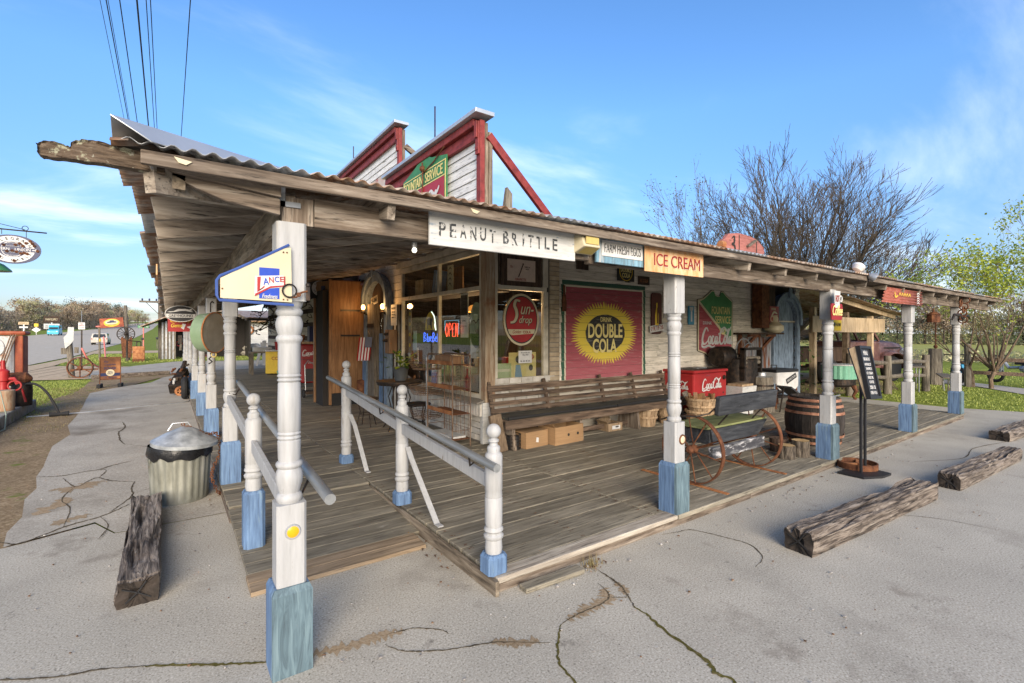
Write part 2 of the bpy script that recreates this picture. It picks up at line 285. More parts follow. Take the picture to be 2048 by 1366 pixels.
    def mesh(s, name, mats, recalc=True, smooth=False):
        me = bpy.data.meshes.new(name); me.from_pydata(s.v, [], s.f)
        for m in (mats if isinstance(mats, (list, tuple)) else [mats]): me.materials.append(m)
        if any(s.m): me.polygons.foreach_set('material_index', s.m)
        if recalc and len(s.f) < 60000:
            b = bmesh.new(); b.from_mesh(me); bmesh.ops.recalc_face_normals(b, faces=b.faces); b.to_mesh(me); b.free()
        if smooth:
            me.polygons.foreach_set('use_smooth', [True] * len(me.polygons))
            try: me.set_sharp_from_angle(angle=rad(38))
            except Exception: pass
        me.update()
        return me
    def build(s, name, mats, parent=None, smooth=False, bevel=0, recalc=True, label=None, kind=None, loc=None):
        o = bpy.data.objects.new(name, s.mesh(name, mats, recalc, smooth)); COL.objects.link(o)
        if parent is not None: o.parent = parent
        if bevel:
            md = o.modifiers.new('bevel', 'BEVEL'); md.width = bevel; md.segments = 2; md.limit_method = 'ANGLE'; md.angle_limit = rad(50)
        if label: o['label'] = label
        if kind: o['kind'] = kind
        if loc: o.location = loc
        return o
def thing(name, label, cat, loc=(0, 0, 0), rz=0, group=None, rx=0, ry=0):
    o = bpy.data.objects.new(name, None); o.empty_display_size = .1; COL.objects.link(o)
    o.location = loc; o.rotation_euler = (rx, ry, rz); o['label'] = label; o['category'] = cat
    if group: o['group'] = group
    return o
def tag(o, label, cat, group=None):
    o['label'] = label; o['category'] = cat
    if group: o['group'] = group
    return o
def struct(name, parent=None):
    o = bpy.data.objects.new(name, None); o.empty_display_size = .1; COL.objects.link(o); o['kind'] = 'structure'
    return o
def link(name, me, parent, loc=(0, 0, 0), rot=(0, 0, 0), bevel=0):
    o = bpy.data.objects.new(name, me); COL.objects.link(o); o.parent = parent; o.location = loc; o.rotation_euler = rot
    if bevel:
        md = o.modifiers.new('bevel', 'BEVEL'); md.width = bevel; md.segments = 1; md.limit_method = 'ANGLE'
    return o
def dup(root, loc, rz=None, label=None):
    r = root.copy(); COL.objects.link(r); r.location = loc
    if rz is not None: r.rotation_euler = (0, 0, rz)
    if label: r['label'] = label
    for ch in list(root.children):
        c = ch.copy(); COL.objects.link(c); c.parent = r
        for g in list(ch.children):
            d = g.copy(); COL.objects.link(d); d.parent = c
    return r
# ------------------------------------------------------------------ lettering
_gl = {}
def glyphs(s, bold=0, shear=0):
    k = (s, bold, shear)
    if k not in _gl:
        cu = bpy.data.curves.new('t', 'FONT'); cu.body = s; cu.resolution_u = 4; cu.offset = bold; cu.shear = shear; cu.extrude = .02
        ob = bpy.data.objects.new('t', cu); COL.objects.link(ob)
        me = bpy.data.meshes.new_from_object(ob)
        vs = [tuple(v.co) for v in me.vertices]; fs = [tuple(p.vertices) for p in me.polygons]
        bpy.data.objects.remove(ob); bpy.data.meshes.remove(me); bpy.data.curves.remove(cu)
        _gl[k] = (vs, fs)
    return _gl[k]
def tx(mb, s, w, h, c, bold=0, shear=0, th=.002, rot=0, slope=0):
    """text fitted into w x h about c=(x, y front, z), facing -y"""
    vs, fs = glyphs(s, bold, shear)
    xs = [v[0] for v in vs]; ys = [v[1] for v in vs]; x0, x1, y0, y1 = min(xs), max(xs), min(ys), max(ys)
    if w is None: w = h * (x1 - x0) / (y1 - y0)
    out = []
    for x, y, z in vs:
        px = ((x - x0) / (x1 - x0) - .5) * w; pz = ((y - y0) / (y1 - y0) - .5) * h + slope * px
        qx = px * math.cos(rot) - pz * math.sin(rot); qz = px * math.sin(rot) + pz * math.cos(rot)
        out.append((c[0] + qx, c[1] - th * (z > 0), c[2] + qz))
    mb.add(out, fs); return mb
def arc_tx(mb, s, c, rx, rz, a0, a1, h, th=.002, bold=.01, flip=False):
    n = len(s)
    for i, ch in enumerate(s):
        if ch == ' ': continue
        a = a0 + (a1 - a0) * (i + .5) / n
        tx(mb, ch, None if ch not in 'IL' else None, h, (c[0] + rx * math.cos(a), c[1], c[2] + rz * math.sin(a)), bold, 0, th, a - math.pi / 2 + (math.pi if flip else 0))
    return mb
def spline(p, n=5):
    out = []
    for i in range(len(p) - 1):
        a, b, c, d = p[max(i - 1, 0)], p[i], p[i + 1], p[min(i + 2, len(p) - 1)]
        for k in range(n):
            t = k / n
            out.append(tuple(.5 * (2 * b[j] + (c[j] - a[j]) * t + (2 * a[j] - 5 * b[j] + 4 * c[j] - d[j]) * t * t + (3 * b[j] - a[j] - 3 * c[j] + d[j]) * t ** 3) for j in range(len(b))))
    out.append(tuple(p[-1])); return out
def stroke(mb, pts, w, y, th=.002, n=5, ends=.4):
    """flat brush stroke in x,z at front y"""
    q = spline(pts, n); k = len(q); L, Rr = [], []
    for i, p in enumerate(q):
        a, b = q[max(i - 1, 0)], q[min(i + 1, k - 1)]; dx, dz = b[0] - a[0], b[1] - a[1]; l = math.hypot(dx, dz) or 1
        t = i / (k - 1); ww = w / 2 * (ends + (1 - ends) * math.sin(math.pi * t)) * (1 + .35 * abs(dz / l) - .2)
        L.append((p[0] - dz / l * ww, p[1] + dx / l * ww)); Rr.append((p[0] + dz / l * ww, p[1] - dx / l * ww))
    for i in range(k - 1):
        ya, yb = y - th - .0004 * i / k, y - th - .0004 * (i + 1) / k; mb.add([(L[i][0], ya, L[i][1]), (Rr[i][0], ya, Rr[i][1]), (Rr[i + 1][0], yb, Rr[i + 1][1]), (L[i + 1][0], yb, L[i + 1][1])], [(0, 1, 2, 3)])
    return mb
COLA = [[(.78, .8), (.66, 1.0), (.48, .98), (.25, .65), (.14, .25), (.26, .02), (.5, .04), (.72, .22)], [(.14, .2), (.1, -.1), (.35, -.2), (.8, -.1), (1.2, -.2), (1.5, -.12)],
        [(1.0, .5), (.86, .42), (.8, .2), (.9, .02), (1.05, .12), (1.1, .36), (1.0, .5), (1.12, .42)], [(1.42, .42), (1.3, .5), (1.2, .3), (1.2, .06), (1.34, .03), (1.46, .18)],
        [(1.74, .46), (1.6, .44), (1.52, .2), (1.6, .02), (1.72, .16), (1.78, .45)], [(1.79, .5), (1.74, .12), (1.84, .03), (1.94, .15)], [(1.9, .62), (2.06, .66)],
        [(2.5, .78), (2.42, .98), (2.26, .92), (2.08, .55), (2.03, .2), (2.18, .0), (2.4, .06), (2.52, .25)], [(2.36, 1.0), (2.6, 1.06), (2.9, .86), (3.2, .92), (3.38, 1.12)],
        [(2.72, .5), (2.6, .42), (2.54, .2), (2.64, .02), (2.78, .12), (2.83, .36), (2.72, .5), (2.86, .42)], [(2.92, .1), (2.97, .5), (3.1, .84), (3.06, .94), (2.96, .62), (2.93, .15), (3.02, .03), (3.1, .12)],
        [(3.34, .46), (3.2, .44), (3.13, .2), (3.2, .02), (3.32, .16), (3.38, .45)], [(3.39, .5), (3.34, .12), (3.43, .03), (3.52, .15)]]
def cola(mb, x, z, w, y, th=.002, sub=None, k=.13):
    """script soda lettering, x,z lower left"""
    f = w / 3.52
    for i, st in enumerate(COLA):
        if sub and i not in sub: continue
        stroke(mb, [(x + a * f, z + b * f) for a, b in st], k * f, y - .0005 * i, th)
    return mb
def oval(rx, rz, n=40, cx=0, cz=0): return [(cx + rx * math.cos(2 * math.pi * i / n), cz + rz * math.sin(2 * math.pi * i / n)) for i in range(n)]
def rect(x0, x1, z0, z1): return [(x0, z0), (x1, z0), (x1, z1), (x0, z1)]
# ================================================================== GROUND
def rise(x, y): return max(0.0, y - 95) ** 1.15 * .0085
def ground_mats():
    def base(name, cols, freq, extra): return mat(name, cols, freq=freq, rand=False, spec=.06, **extra)
    M['asphalt'] = base('aged_pale_asphalt', [(0.143, 0.131, 0.105), (0.363, 0.335, 0.279), (0.44, 0.409, 0.347), (0.66, 0.621, 0.536)], 95, dict(detail=4, rough=.9, bump=.35, bdist=.004, var=.12, lo=.28, hi=.74,
        spots=[((.22, .195, .16), .55, .54, .2), ((.2, .172, .14), 1.9, .6, .15), ((.15, .135, .115), 4.3, .66, .1), ((.07, .06, .05), 71, .64, .04), ((.66, .62, .55), 77, .65, .03), ((.09, .08, .07), 26, .745, .02)]))
    M['concrete'] = base('cracked_pale_concrete', [(0.167, 0.147, 0.119), (0.333, 0.303, 0.251), (0.402, 0.369, 0.312), (0.529, 0.49, 0.414)], 80, dict(detail=5, rough=.9, bump=.3, bdist=.004, var=.14, lo=.28, hi=.72,
        spots=[((.19, .165, .13), .8, .55, .2), ((.2, .165, .11), 2.6, .64, .12), ((.1, .09, .075), 30, .74, .02)]))
    M['dirt'] = base('dry_dirt_and_straw', [(.13, .09, .05), (.24, .175, .105), (.36, .28, .18)], 38, dict(detail=8, rough=1, bump=.6, bdist=.01, var=.2, spots=[((.12, .15, .03), 3.2, .58, .12), ((.34, .32, .29), 21, .69, .03)]))
    M['lawn'] = base('lawn_soil_and_grass', [(.10, .11, .02), (.17, .21, .035), (.25, .28, .06)], 9, dict(detail=8, rough=1, bump=.5, bdist=.02, var=.25, spots=[((.24, .19, .09), 1.1, .62, .14)]))
    M['road'] = base('grey_highway_asphalt', [(.36, .315, .25), (.44, .385, .305), (.48, .42, .34)], 3, dict(rough=.9, bump=.05, var=.08))
    M['apron'] = base('tan_concrete_apron', [(.36, .27, .17), (.46, .35, .23), (.5, .4, .28)], 6, dict(rough=.9, bump=.1, var=.1))
    M['field'] = base('yellow_green_field', [(.22, .22, .06), (.3, .3, .09), (.36, .34, .12)], 1.2, dict(rough=1, bump=.1, var=.2))
    M['brush'] = base('brown_brush_strip', [(.1, .08, .045), (.17, .135, .08), (.2, .19, .09)], 3, dict(rough=1, bump=.5, var=.2))
    M['gravel'] = base('pale_gravel_path', [(.25, .23, .2), (.36, .335, .3), (.46, .44, .4)], 60, dict(rough=1, bump=.5, var=.1))
    M['crack'] = base('dark_crack_soil', [(.035, .028, .02), (.1, .08, .055), (.17, .14, .09)], 40, dict(rough=1, bump=.4, var=.3))  # dark brown soil tones of the flat crack strips
    M['moss'] = base('mossy_crack_fill', [(.05, .05, .015), (.11, .095, .03), (.15, .12, .06)], 40, dict(rough=1, bump=.5, var=.3))
    M['sand'] = base('washed_sand_in_crack', [(.2, .145, .085), (.3, .225, .145), (.34, .28, .2)], 60, dict(rough=1, bump=.3, var=.2))
ground_mats()
def sheet(name, pts, z, m, kind='structure', rise_it=False, parent=None):
    b = MB(); b.add([(x, y, z + (rise(x, y) if rise_it else 0)) for x, y in pts], [tuple(range(len(pts)))])
    o = b.build(name, m, parent, recalc=False)
    if parent is None: o['kind'] = kind
    me = o.data
    if me.polygons[0].normal.z < 0: me.flip_normals()
    return o
g = MB(); gx = [-700, -400, -200, -100, -60, -30, -10, 0, 15, 40, 80, 150, 300, 700]; gy = [-300, -100, -30, 0, 20, 40, 60, 80, 95, 110, 130, 160, 200, 260, 340, 450, 600, 900]
g.add([(x, y, -.03 + rise(x, y)) for y in gy for x in gx], [(j * len(gx) + i, j * len(gx) + i + 1, (j + 1) * len(gx) + i + 1, (j + 1) * len(gx) + i) for j in range(len(gy) - 1) for i in range(len(gx) - 1)])
g.build('ground', M['lawn'], recalc=False, kind='structure')
sheet('parking_lot', [(-30, -20), (14.2, -20), (14.2, 1.97), (13.78, 3.02), (13.83, 3.9), (13.9, 4.95), (13.7, 6.35), (13.0, 9), (3, 9), (3, 5), (-.35, 5), (-.5, 5.35), (-.82, 5.2), (-1.03, 5.12), (-1.6, 4.85), (-2.4, 4.9), (-3.4, 4.6), (-30, 4)], 0, M['asphalt'])
walk = [(-.34, 4.99), (.46, 4.99), (.46, 23.2), (-.15, 21.6), (-.45, 19.6), (-.83, 19.03), (-1.3, 18.2), (-1.69, 17.03), (-1.6, 15.4), (-1.5, 13.9), (-1.43, 12.4), (-1.41, 11.27), (-1.25, 10.25), (-1.33, 9.35), (-1.27, 8.6), (-1.21, 7.95), (-1.19, 7.44), (-1.1, 6.9), (-1.12, 6.5), (-1.03, 5.89), (-1.05, 5.5), (-1.0, 5.14), (-.82, 5.22), (-.5, 5.37)]
sheet('concrete_walk', walk, .006, M['concrete'])
sheet('dirt_verge', [(-.9, 19.2), (-.4, 21.2), (.4, 23.4), (-2.2, 22.7), (-2.1, 20.5), (-2.05, 18.2), (-2.3, 16.2), (-2.35, 14.4), (-2.3, 12.5), (-4, 11.5), (-12, 11), (-12, 4.3), (-3.4, 4.3), (-2.4, 4.6), (-1.2, 4.8), (-.6, 5.1), (-1, 8), (-1.2, 12), (-1.4, 16)], -.012, M['dirt'])
sheet('concrete_pad', [(-2.3, 22.7), (.1, 23.5), (3.5, 23.6), (9, 24.2), (9, 31), (.4, 33.8), (-1.3, 30.5), (-2.6, 27)], -.004, M['concrete'])
sheet('concrete_apron', [(-2.3, 22.7), (-2.65, 27), (-1.5, 30), (-2.8, 31.2), (-4.5, 32.5), (-5.6, 33.8), (-7, 33), (-8, 26), (-6, 23.6)], -.008, M['apron'])
js = MB()
for i in range(9):
    a = Vector((-7.6 + i * .62, 24.0 + i * .1, -.006)); b_ = a + Vector((1.3, 8.2, 0)); js.bar(a, b_, .02, .004)
js.build('apron_joint', M['crack'], kind='structure')
rp = [(-6.0, 20), (-5.7, 36), (-5.4, 46), (-5.7, 66), (-6.0, 95), (-6, 130), (-6, 200), (-6, 300), (-7, 450), (-8, 700)]
rb = MB(); rb.add([(x, y, -.02 + rise(x, y) + .02) for x, y in rp] + [(x - 21 - (4 if y < 40 else 0), y, rise(x, y)) for x, y in rp], [(i, i + 1, i + 1 + len(rp), i + len(rp)) for i in range(len(rp) - 1)])
rb.build('road', M['road'], recalc=False, kind='structure')
lm = MB()
M['lane'] = plain('worn_lane_paint', (.5, .48, .42), .9)
for k in range(16):
    y0 = 40 + k * 12
    for x in (-11.5, -21.5): lm.add([(x, y0, .004 + rise(x, y0)), (x + .15, y0, .004 + rise(x, y0)), (x + .15, y0 + 3, .004 + rise(x, y0 + 3)), (x, y0 + 3, .004 + rise(x, y0 + 3))], [(0, 1, 2, 3)])
lm.build('lane_marking', M['lane'], recalc=False, kind='structure')
sheet('concrete_shoulder', [(-5.95, 20), (-5.2, 20), (-4.6, 33), (-4.7, 47), (-5.1, 66), (-5.35, 66), (-5.1, 46), (-5.4, 36), (-5.7, 31)], .004, M['apron'])
sheet('side_drive', [(-5.4, 52), (-4.6, 50), (4, 50), (4, 56), (-4.5, 57), (-5.5, 62)], .0, M['apron'])
sheet('field', [(44, -60), (48, 12), (40, 30), (90, 80), (160, 60), (160, -100)], -.012, M['field'])
sheet('brush_strip', [(36, -60), (38, 9), (34, 24), (42, 30), (50, 12), (45, -60)], -.02, M['brush'])
sheet('gravel_path', [(15.6, -30), (17.4, .5), (18.5, 2.55), (20.1, 3.75), (20.7, 5.0), (22.6, 5.5), (21.2, 3.7), (20.2, 2.5), (18.8, .3), (18, -30)], -.014, M['gravel'])
sheet('shed_dirt_floor', [(13.0, 9), (13.9, 5.6), (15.7, 5.3), (17.2, 4.9), (21, 6.2), (22, 14), (13, 14)], -.018, M['dirt'])
tbx = MB(); tbx.bar((-2.2, 22.6, .06), (.05, 23.5, .06), .16, .14)
tag(tbx.build('timber_curb', M['timber'], bevel=.012), 'long black timber lying across the walk behind the rusty easel sign', 'timber curb')

def ribbon(b, pts, w, z, jit=.3, n=5):
    q = spline([(p[0], p[1]) for p in pts], n); k = len(q); vs = []
    for i, p in enumerate(q):
        a, c = q[max(i - 1, 0)], q[min(i + 1, k - 1)]; dx, dy = c[0] - a[0], c[1] - a[1]; l = math.hypot(dx, dy) or 1
        t = i / (k - 1); ww = w * (.3 + .7 * min(1, 4 * t, 4 * (1 - t))) * U(1 - jit, 1 + jit) / 2; ox = U(-1, 1) * w * .35
        vs += [(p[0] - dy / l * (ww + ox), p[1] + dx / l * (ww + ox), z), (p[0] + dy / l * (ww - ox), p[1] - dx / l * (ww - ox), z)]
    b.add(vs, [(2 * i, 2 * i + 1, 2 * i + 3, 2 * i + 2) for i in range(k - 1)])
cr = MB(); ms = MB(); sa = MB(); cw = MB()
ribbon(ms, [(2.02, 1.0), (2.115, 1.21), (2.104, 1.3), (2.145, 1.38), (2.171, 1.6), (2.213, 1.77), (2.224, 1.9)], .022, .003, .35, 9)
ribbon(cr, [(2.22, 1.88), (2.277, 1.976), (2.3, 2.03), (2.334, 2.077), (2.358, 2.2), (2.37, 2.33)], .014, .003, .5, 9)
ribbon(ms, [(1.42, 1.4), (1.519, 1.636), (1.542, 1.767), (1.605, 1.858), (1.691, 1.945), (1.758, 2.006)], .012, .003, .4, 9)
ribbon(cr, [(1.75, 2.0), (1.84, 2.02), (1.938, 2.024), (2.075, 2.02), (2.179, 2.046), (2.222, 2.12), (2.241, 2.2)], .009, .0035, .5, 9)
ribbon(sa, [(1.82, 2.005), (1.938, 2.03), (2.04, 2.04), (2.13, 2.03), (2.19, 2.07), (2.235, 2.14)], .075, .0025, .4, 9)
ribbon(sa, [(2.29, 2.0), (2.325, 2.07), (2.34, 2.14)], .05, .0025, .4, 9)
ribbon(cr, [(2.179, 2.046), (2.24, 2.0), (2.277, 1.976)], .007, .003, .5, 9)
ribbon(cr, [(-1.2, 3.35), (-.8, 3.22), (-.629, 3.181), (-.427, 3.065), (-.262, 3.009), (-.069, 2.906)], .012, .003, .5, 9)
ribbon(ms, [(-.1, 2.92), (.03, 2.84), (.166, 2.746), (.3, 2.66), (.405, 2.598)], .017, .003, .4, 9)
ribbon(sa, [(.56, 2.545), (.68, 2.515), (.82, 2.49), (.94, 2.475), (1.03, 2.46)], .075, .0025, .45, 9)
ribbon(cr, [(.95, 2.475), (1.03, 2.46), (1.093, 2.441), (1.197, 2.351), (1.22, 2.29)], .008, .003, .5, 9)
ribbon(cr, [(.909, 2.401), (.95, 2.32), (1.012, 2.261), (1.162, 2.173), (1.307, 2.118), (1.402, 2.075), (1.61, 1.922)], .009, .0035, .5, 9)
ribbon(sa, [(1.36, 2.09), (1.43, 2.05), (1.52, 1.99), (1.57, 1.955)], .06, .0025, .4, 9)
ribbon(cr, [(3.2, 2.44), (3.33, 2.4), (3.464, 2.366), (3.52, 2.25), (3.56, 2.12), (3.588, 1.935), (3.461, 1.775), (3.271, 1.729)], .009, .003, .5, 9)
ribbon(cr, [(4.6, 2.1), (5.0, 1.75), (5.4, 1.3), (5.5, .9)], .006, .003, .5, 9)
ribbon(cr, [(7.6, 2.0), (8.3, 1.7), (9.2, 1.75), (10.4, 1.5)], .012, .003, .5, 9)
for pts, w in (([(-1.18, 7.43), (-1.06, 7.36), (-.94, 7.33), (-.78, 7.4), (-.647, 7.418), (-.543, 7.554), (-.35, 7.7)], .035), ([(-.94, 7.2), (-.785, 6.726), (-.7, 6.9), (-.631, 6.999), (-.486, 6.763), (-.286, 6.577)], .025),
               ([(-.29, 6.6), (-.3, 6.3), (-.284, 6.083), (-.329, 5.854), (-.42, 5.6)], .022), ([(-1.05, 5.29), (-.94, 5.16), (-.816, 5.236), (-.69, 5.387), (-.48, 5.503), (-.287, 5.742)], .03),
               ([(-.662, 11.14), (-.592, 10.52), (-.64, 10), (-.584, 9.33), (-.499, 8.87)], .035), ([(-.7, 5.38), (-.72, 5.9), (-.83, 6.3), (-.785, 6.73)], .016), ([(-.62, 7.0), (-.58, 7.3), (-.647, 7.42)], .015),
               ([(-.48, 5.5), (-.4, 5.2), (-.44, 4.9)], .012), ([(-.3, 6.1), (-.05, 6.25), (.2, 6.2)], .01), ([(-1.25, 10.25), (-.9, 10.1), (-.6, 10.5)], .015), ([(-.5, 8.9), (-.2, 8.5), (.1, 8.45), (.42, 8.3)], .012)):
    ribbon(cw, pts, w * .62, .009, .5, 9)
ribbon(cw, [(-1.35, 13.0), (-.6, 13.2), (.43, 13.7)], .02, .009, .2)
sw = MB(); ribbon(sw, [(-.95, 6.75), (-.82, 6.65), (-.7, 6.72), (-.6, 6.85)], .16, .0085, .5, 9); ribbon(sw, [(-.8, 5.5), (-.7, 5.55), (-.55, 5.62)], .1, .0085, .5, 9); ribbon(sw, [(-.98, 5.9), (-.85, 6.1), (-.8, 6.35)], .12, .0085, .5, 9)
for b, nm, m in ((cr, 'crack', 'crack'), (ms, 'mossy_crack', 'moss'), (sa, 'sand_streak', 'sand'), (cw, 'concrete_crack', 'crack'), (sw, 'sand_patch', 'sand')):
    b.build(nm, M[m], recalc=False, kind='structure')
# small stones, twigs and leaves on the lot
lt = MB(); st = MB()
for i in range(420):
    x, y = (U(-1, 9), U(.9, 2.38)) if i % 2 else (U(-1.0, 1.55), U(2.2, 6.5))
    if y > 3.2 and x > .3: continue
    s = U(.002, .008); (st if random.random() < .6 else lt).ball((x, y, .006 + s * .3), s, 5, 3, (U(.7, 1.6), U(.7, 1.4), .6))
for i in range(40):
    x = U(1.8, 9); s = U(.005, .013); st.ball((x, 2.36 + U(-.1, .04), .006 + s * .3), s, 5, 3, (U(.8, 1.5), 1, .7))
for i in range(70):
    x, y = random.choice([(U(.3, .47), U(5.2, 6.3)), (U(1.5, 1.66), U(2.9, 3.5)), (U(2.2, 2.5), U(2.3, 2.42)), (U(4, 9), U(2.2, 2.42))]); a = U(0, 6.3); s = U(.01, .025)
    lt.add([(x - s * math.cos(a), y - s * math.sin(a), .012), (x + s * .4 * math.sin(a), y - s * .4 * math.cos(a), .02), (x + s * math.cos(a), y + s * math.sin(a), .013), (x - s * .4 * math.sin(a), y + s * .4 * math.cos(a), .022)], [(0, 1, 2, 3)])
M['pebble'] = mat('mixed_pebbles', [(.12, .1, .09), (.3, .28, .26), (.5, .49, .47)], freq=9); M['litter'] = mat('dry_leaf_litter', [(.05, .03, .018), (.16, .09, .05), (.26, .17, .1)], freq=9)
st.build('pebbles', M['pebble'], kind='stuff'); lt.build('leaf_litter', M['litter'], recalc=False, kind='stuff')

def blades(name, n, area, h, m, ok=None, w=.006, kind='stuff'):
    b = MB(); vs, fs = [], []
    while len(fs) < n:
        x, y = area()
        if ok and not ok(x, y): continue
        hh = h * U(.5, 1.3); a = U(0, 6.28); l = hh * U(0, .6); ww = w * U(.7, 1.4)
        k = len(vs); z = -.03 + rise(x, y)
        vs += [(x - ww * math.sin(a), y + ww * math.cos(a), z), (x + ww * math.sin(a), y - ww * math.cos(a), z), (x + l * math.cos(a), y + l * math.sin(a), z + hh)]
        fs.append((k, k + 1, k + 2))
    b.add(vs, fs); o = b.build(name, m, recalc=False); o['kind'] = kind; return o
def tri_right(x, y):
    if x < 14.3 + max(0, (y - 5) * .0): return False
    e = 18.5 + (y - 2.55) * 1.0 if y < 5 else 21
    return not (e - .1 < x < e + 1.9)
blades('lawn_grass', 26000, lambda: (U(14.0, 30) if random.random() < .7 else U(14, 20), U(-6, 7)), .035, M['grass'], tri_right, .014)
blades('roadside_grass', 22000, lambda: (U(-6, -1.7), U(12.8, 22.4)), .04, M['grass'], lambda x, y: x < -2.15 + .12 * math.sin(y * 3) and not (x < -2.4 and y < 12.9), .01)
blades('far_roadside_grass', 12000, lambda: (U(-5, 9), U(33.9, 49)), .09, M['grass'], lambda x, y: x > -4.6, .02)
blades('dry_verge_grass', 5000, lambda: (U(-2.9, -1.45), U(10.8, 19.5)), .035, M['grass_dry'], None, .008)
blades('weed_tuft', 90, lambda: (2.37 + random.gauss(0, .035), 2.39 + random.gauss(0, .02)), .09, M['grass_dry'], None, .0035)

# ================================================================== DECK
deck = struct('deck')
PW, TH = .186, .035
def plank_mesh(L, w=PW - .012): b = MB(); b.bx(0, L, 0, w, -TH, 0); return b.mesh('plank', M['deck'])
def row(y, segs, w=PW - .012, z=.1):
    for x0, x1 in segs:
        k = (round(x1 - x0, 3), w)
        if k not in _pm: _pm[k] = plank_mesh(*k)
        link('plank', _pm[k], deck, (x0 + U(-.004, .004), y + U(-.002, .002), z + U(-.004, .003)), (U(-.008, .008), U(-.0006, .0006), U(-.0006, .0006)), .004)
_pm = {}
y = 2.582
while y < 5.52:
    L = [(1.665, 3.3), (3.308, 6.398), (6.406, 9.396), (9.404, 12.2)]
    if y > 4.72: L.insert(0, (.43, 1.657))
    row(y, L); y += PW
PL = .152
while y < 23.3:
    row(y, [(.43, 1.657), (1.665, 3.49)] if y < 14 else [(.43, 3.49)], PL - .008); y += PL
nb = MB()
for i in range(1500):
    x = random.choice((1.72, 2.5, 3.26, 3.36, 4.3, 5.4, 6.35, 6.46, 7.6, 8.8)) + U(-.02, .02); y = 2.582 + PW * int(U(0, 15.9)) + random.choice((.03, .145)) + U(-.01, .01); q = U(.0025, .005)
    nb.add([(x - q, y - q, .1042), (x + q, y - q, .1042), (x + q, y + q, .1042), (x - q, y + q, .1042)], [(0, 1, 2, 3)])
nb.build('nail_heads', M['rust'], deck, recalc=False, kind='stuff')
# ramp at the corner: boards climbing from the pavement to the deck
yy = 3.30; n = 0
while yy < 4.70:
    w = (.12 if n < 2 else .152); z0 = .028 + (yy - 3.3) / 1.42 * .072; z1 = .028 + (yy + w - 3.3) / 1.42 * .072
    b = MB(); b.bx(0, 1.2 if n > 1 else 1.16, 0, w - .006, -.028, 0)
    link('plank', b.mesh('ramp_plank', M['deck_new'] if n < 2 else M['deck']), deck, (.42 if n > 1 else .41, yy, z0), (math.atan2(z1 - z0, w), 0, .004 if n < 2 else 0), .003)
    yy += w; n += 1
b = MB(); b.bx(1.645, 3.43, 2.455, 2.574, .066, .103); b.build('edge_board', M['deck_pale'], deck, bevel=.006)
for i, (a, c) in enumerate(((3.44, 6.1), (6.11, 9.0), (9.01, 12.25))):
    b = MB(); b.bx(a, c, 2.45 + .008 * i, 2.574, .062, .101 - .002 * i); b.build('edge_board', M['deck'], deck, bevel=.006)
for i, (a, c) in enumerate(((1.66, 4.6), (4.61, 7.9), (7.91, 12.2))):
    b = MB(); b.bx(a, c, 2.478, 2.52, .0, .06); b.build('rim_joist', M['beam_x'], deck, bevel=.004)
b = MB(); b.bx(1.618, 1.644, 2.44, 4.74, .0, .092); b.build('ramp_curb', M['beam_pale'], deck, bevel=.004)
b = MB(); b.bx(.425, .45, 4.7, 23.2, 0, .064); b.build('rim_joist', M['beam_y'], deck)
b = MB(); b.bx(12.16, 12.2, 2.53, 5.6, 0, .06); b.build('rim_joist', M['beam_y'], deck)
b = MB(); b.bx(.5, 12.1, 5.0, 23.2, -.02, .04); b.bx(1.7, 12.1, 2.6, 5.0, -.02, .04); b.build('underdeck', M['dark'], deck)
b = MB(); b.bar((1.79, 2.40, .02), (2.26, 2.375, .022), .085, .028); o = b.build('loose_board', M['deck'], bevel=.006); tag(o, 'short loose grey board lying on the pavement against the deck edge', 'board')
# ================================================================== PORCH ROOF
ZE, SL = 2.325, .2            # eave height of the sheet, slope
EX, EY = -.15, 2.30           # left and front eaves
roof = thing('porch_roof', 'rusty corrugated porch roof wrapping the store corner on weathered beams', 'porch roof')
def zroof(x, y): return ZE + SL * max(0, min(x - EX, y - EY) if y < 5.9 and x < 3.45 else ((x - EX) if y >= 5.9 else (y - EY)))
def corr(name, t0, t1, side, m):
    """one corrugated sheet; side 'l' runs up along x, side 'f' up along y"""
    b = MB(); pit, n = .068, 6; k = int((t1 - t0) / pit * n); d0 = U(-.03, .02); vs = []
    for i in range(k + 1):
        t = t0 + (t1 - t0) * i / k; a = .0095 * math.sin(2 * math.pi * t / pit)
        if side == 'l':
            e = EX + d0; x1 = min(3.45, EX + max(.03, t - EY))
            for x in (e, x1): vs.append((x, t, ZE + SL * (x - EX) + a))
        else:
            e = EY + d0 * .6; y1 = min(5.6, EY + max(.03, t - EX))
            for y in (e, y1): vs.append((t, y, ZE + SL * (y - EY) + a))
    b.add(vs, [(2 * i, 2 * i + 1, 2 * i + 3, 2 * i + 2) for i in range(k)])
    o = b.build(name, m, roof, recalc=False, smooth=False); o.data.polygons.foreach_set('use_smooth', [True] * len(o.data.polygons))
    s = o.modifiers.new('thickness', 'SOLIDIFY'); s.thickness = .0025
    return o
t = EY
i = 0
while t < 23.4:
    corr('roof_sheet', t, t + .69, 'l', M['rusty'] if i % 4 != 2 else M['galv']); t += .68; i += 1
t = EX; i = 0
while t < 14.7:
    corr('roof_sheet', t, min(t + .69, 14.75), 'f', M['galv'] if i % 3 == 0 else M['rusty']); t += .68; i += 1
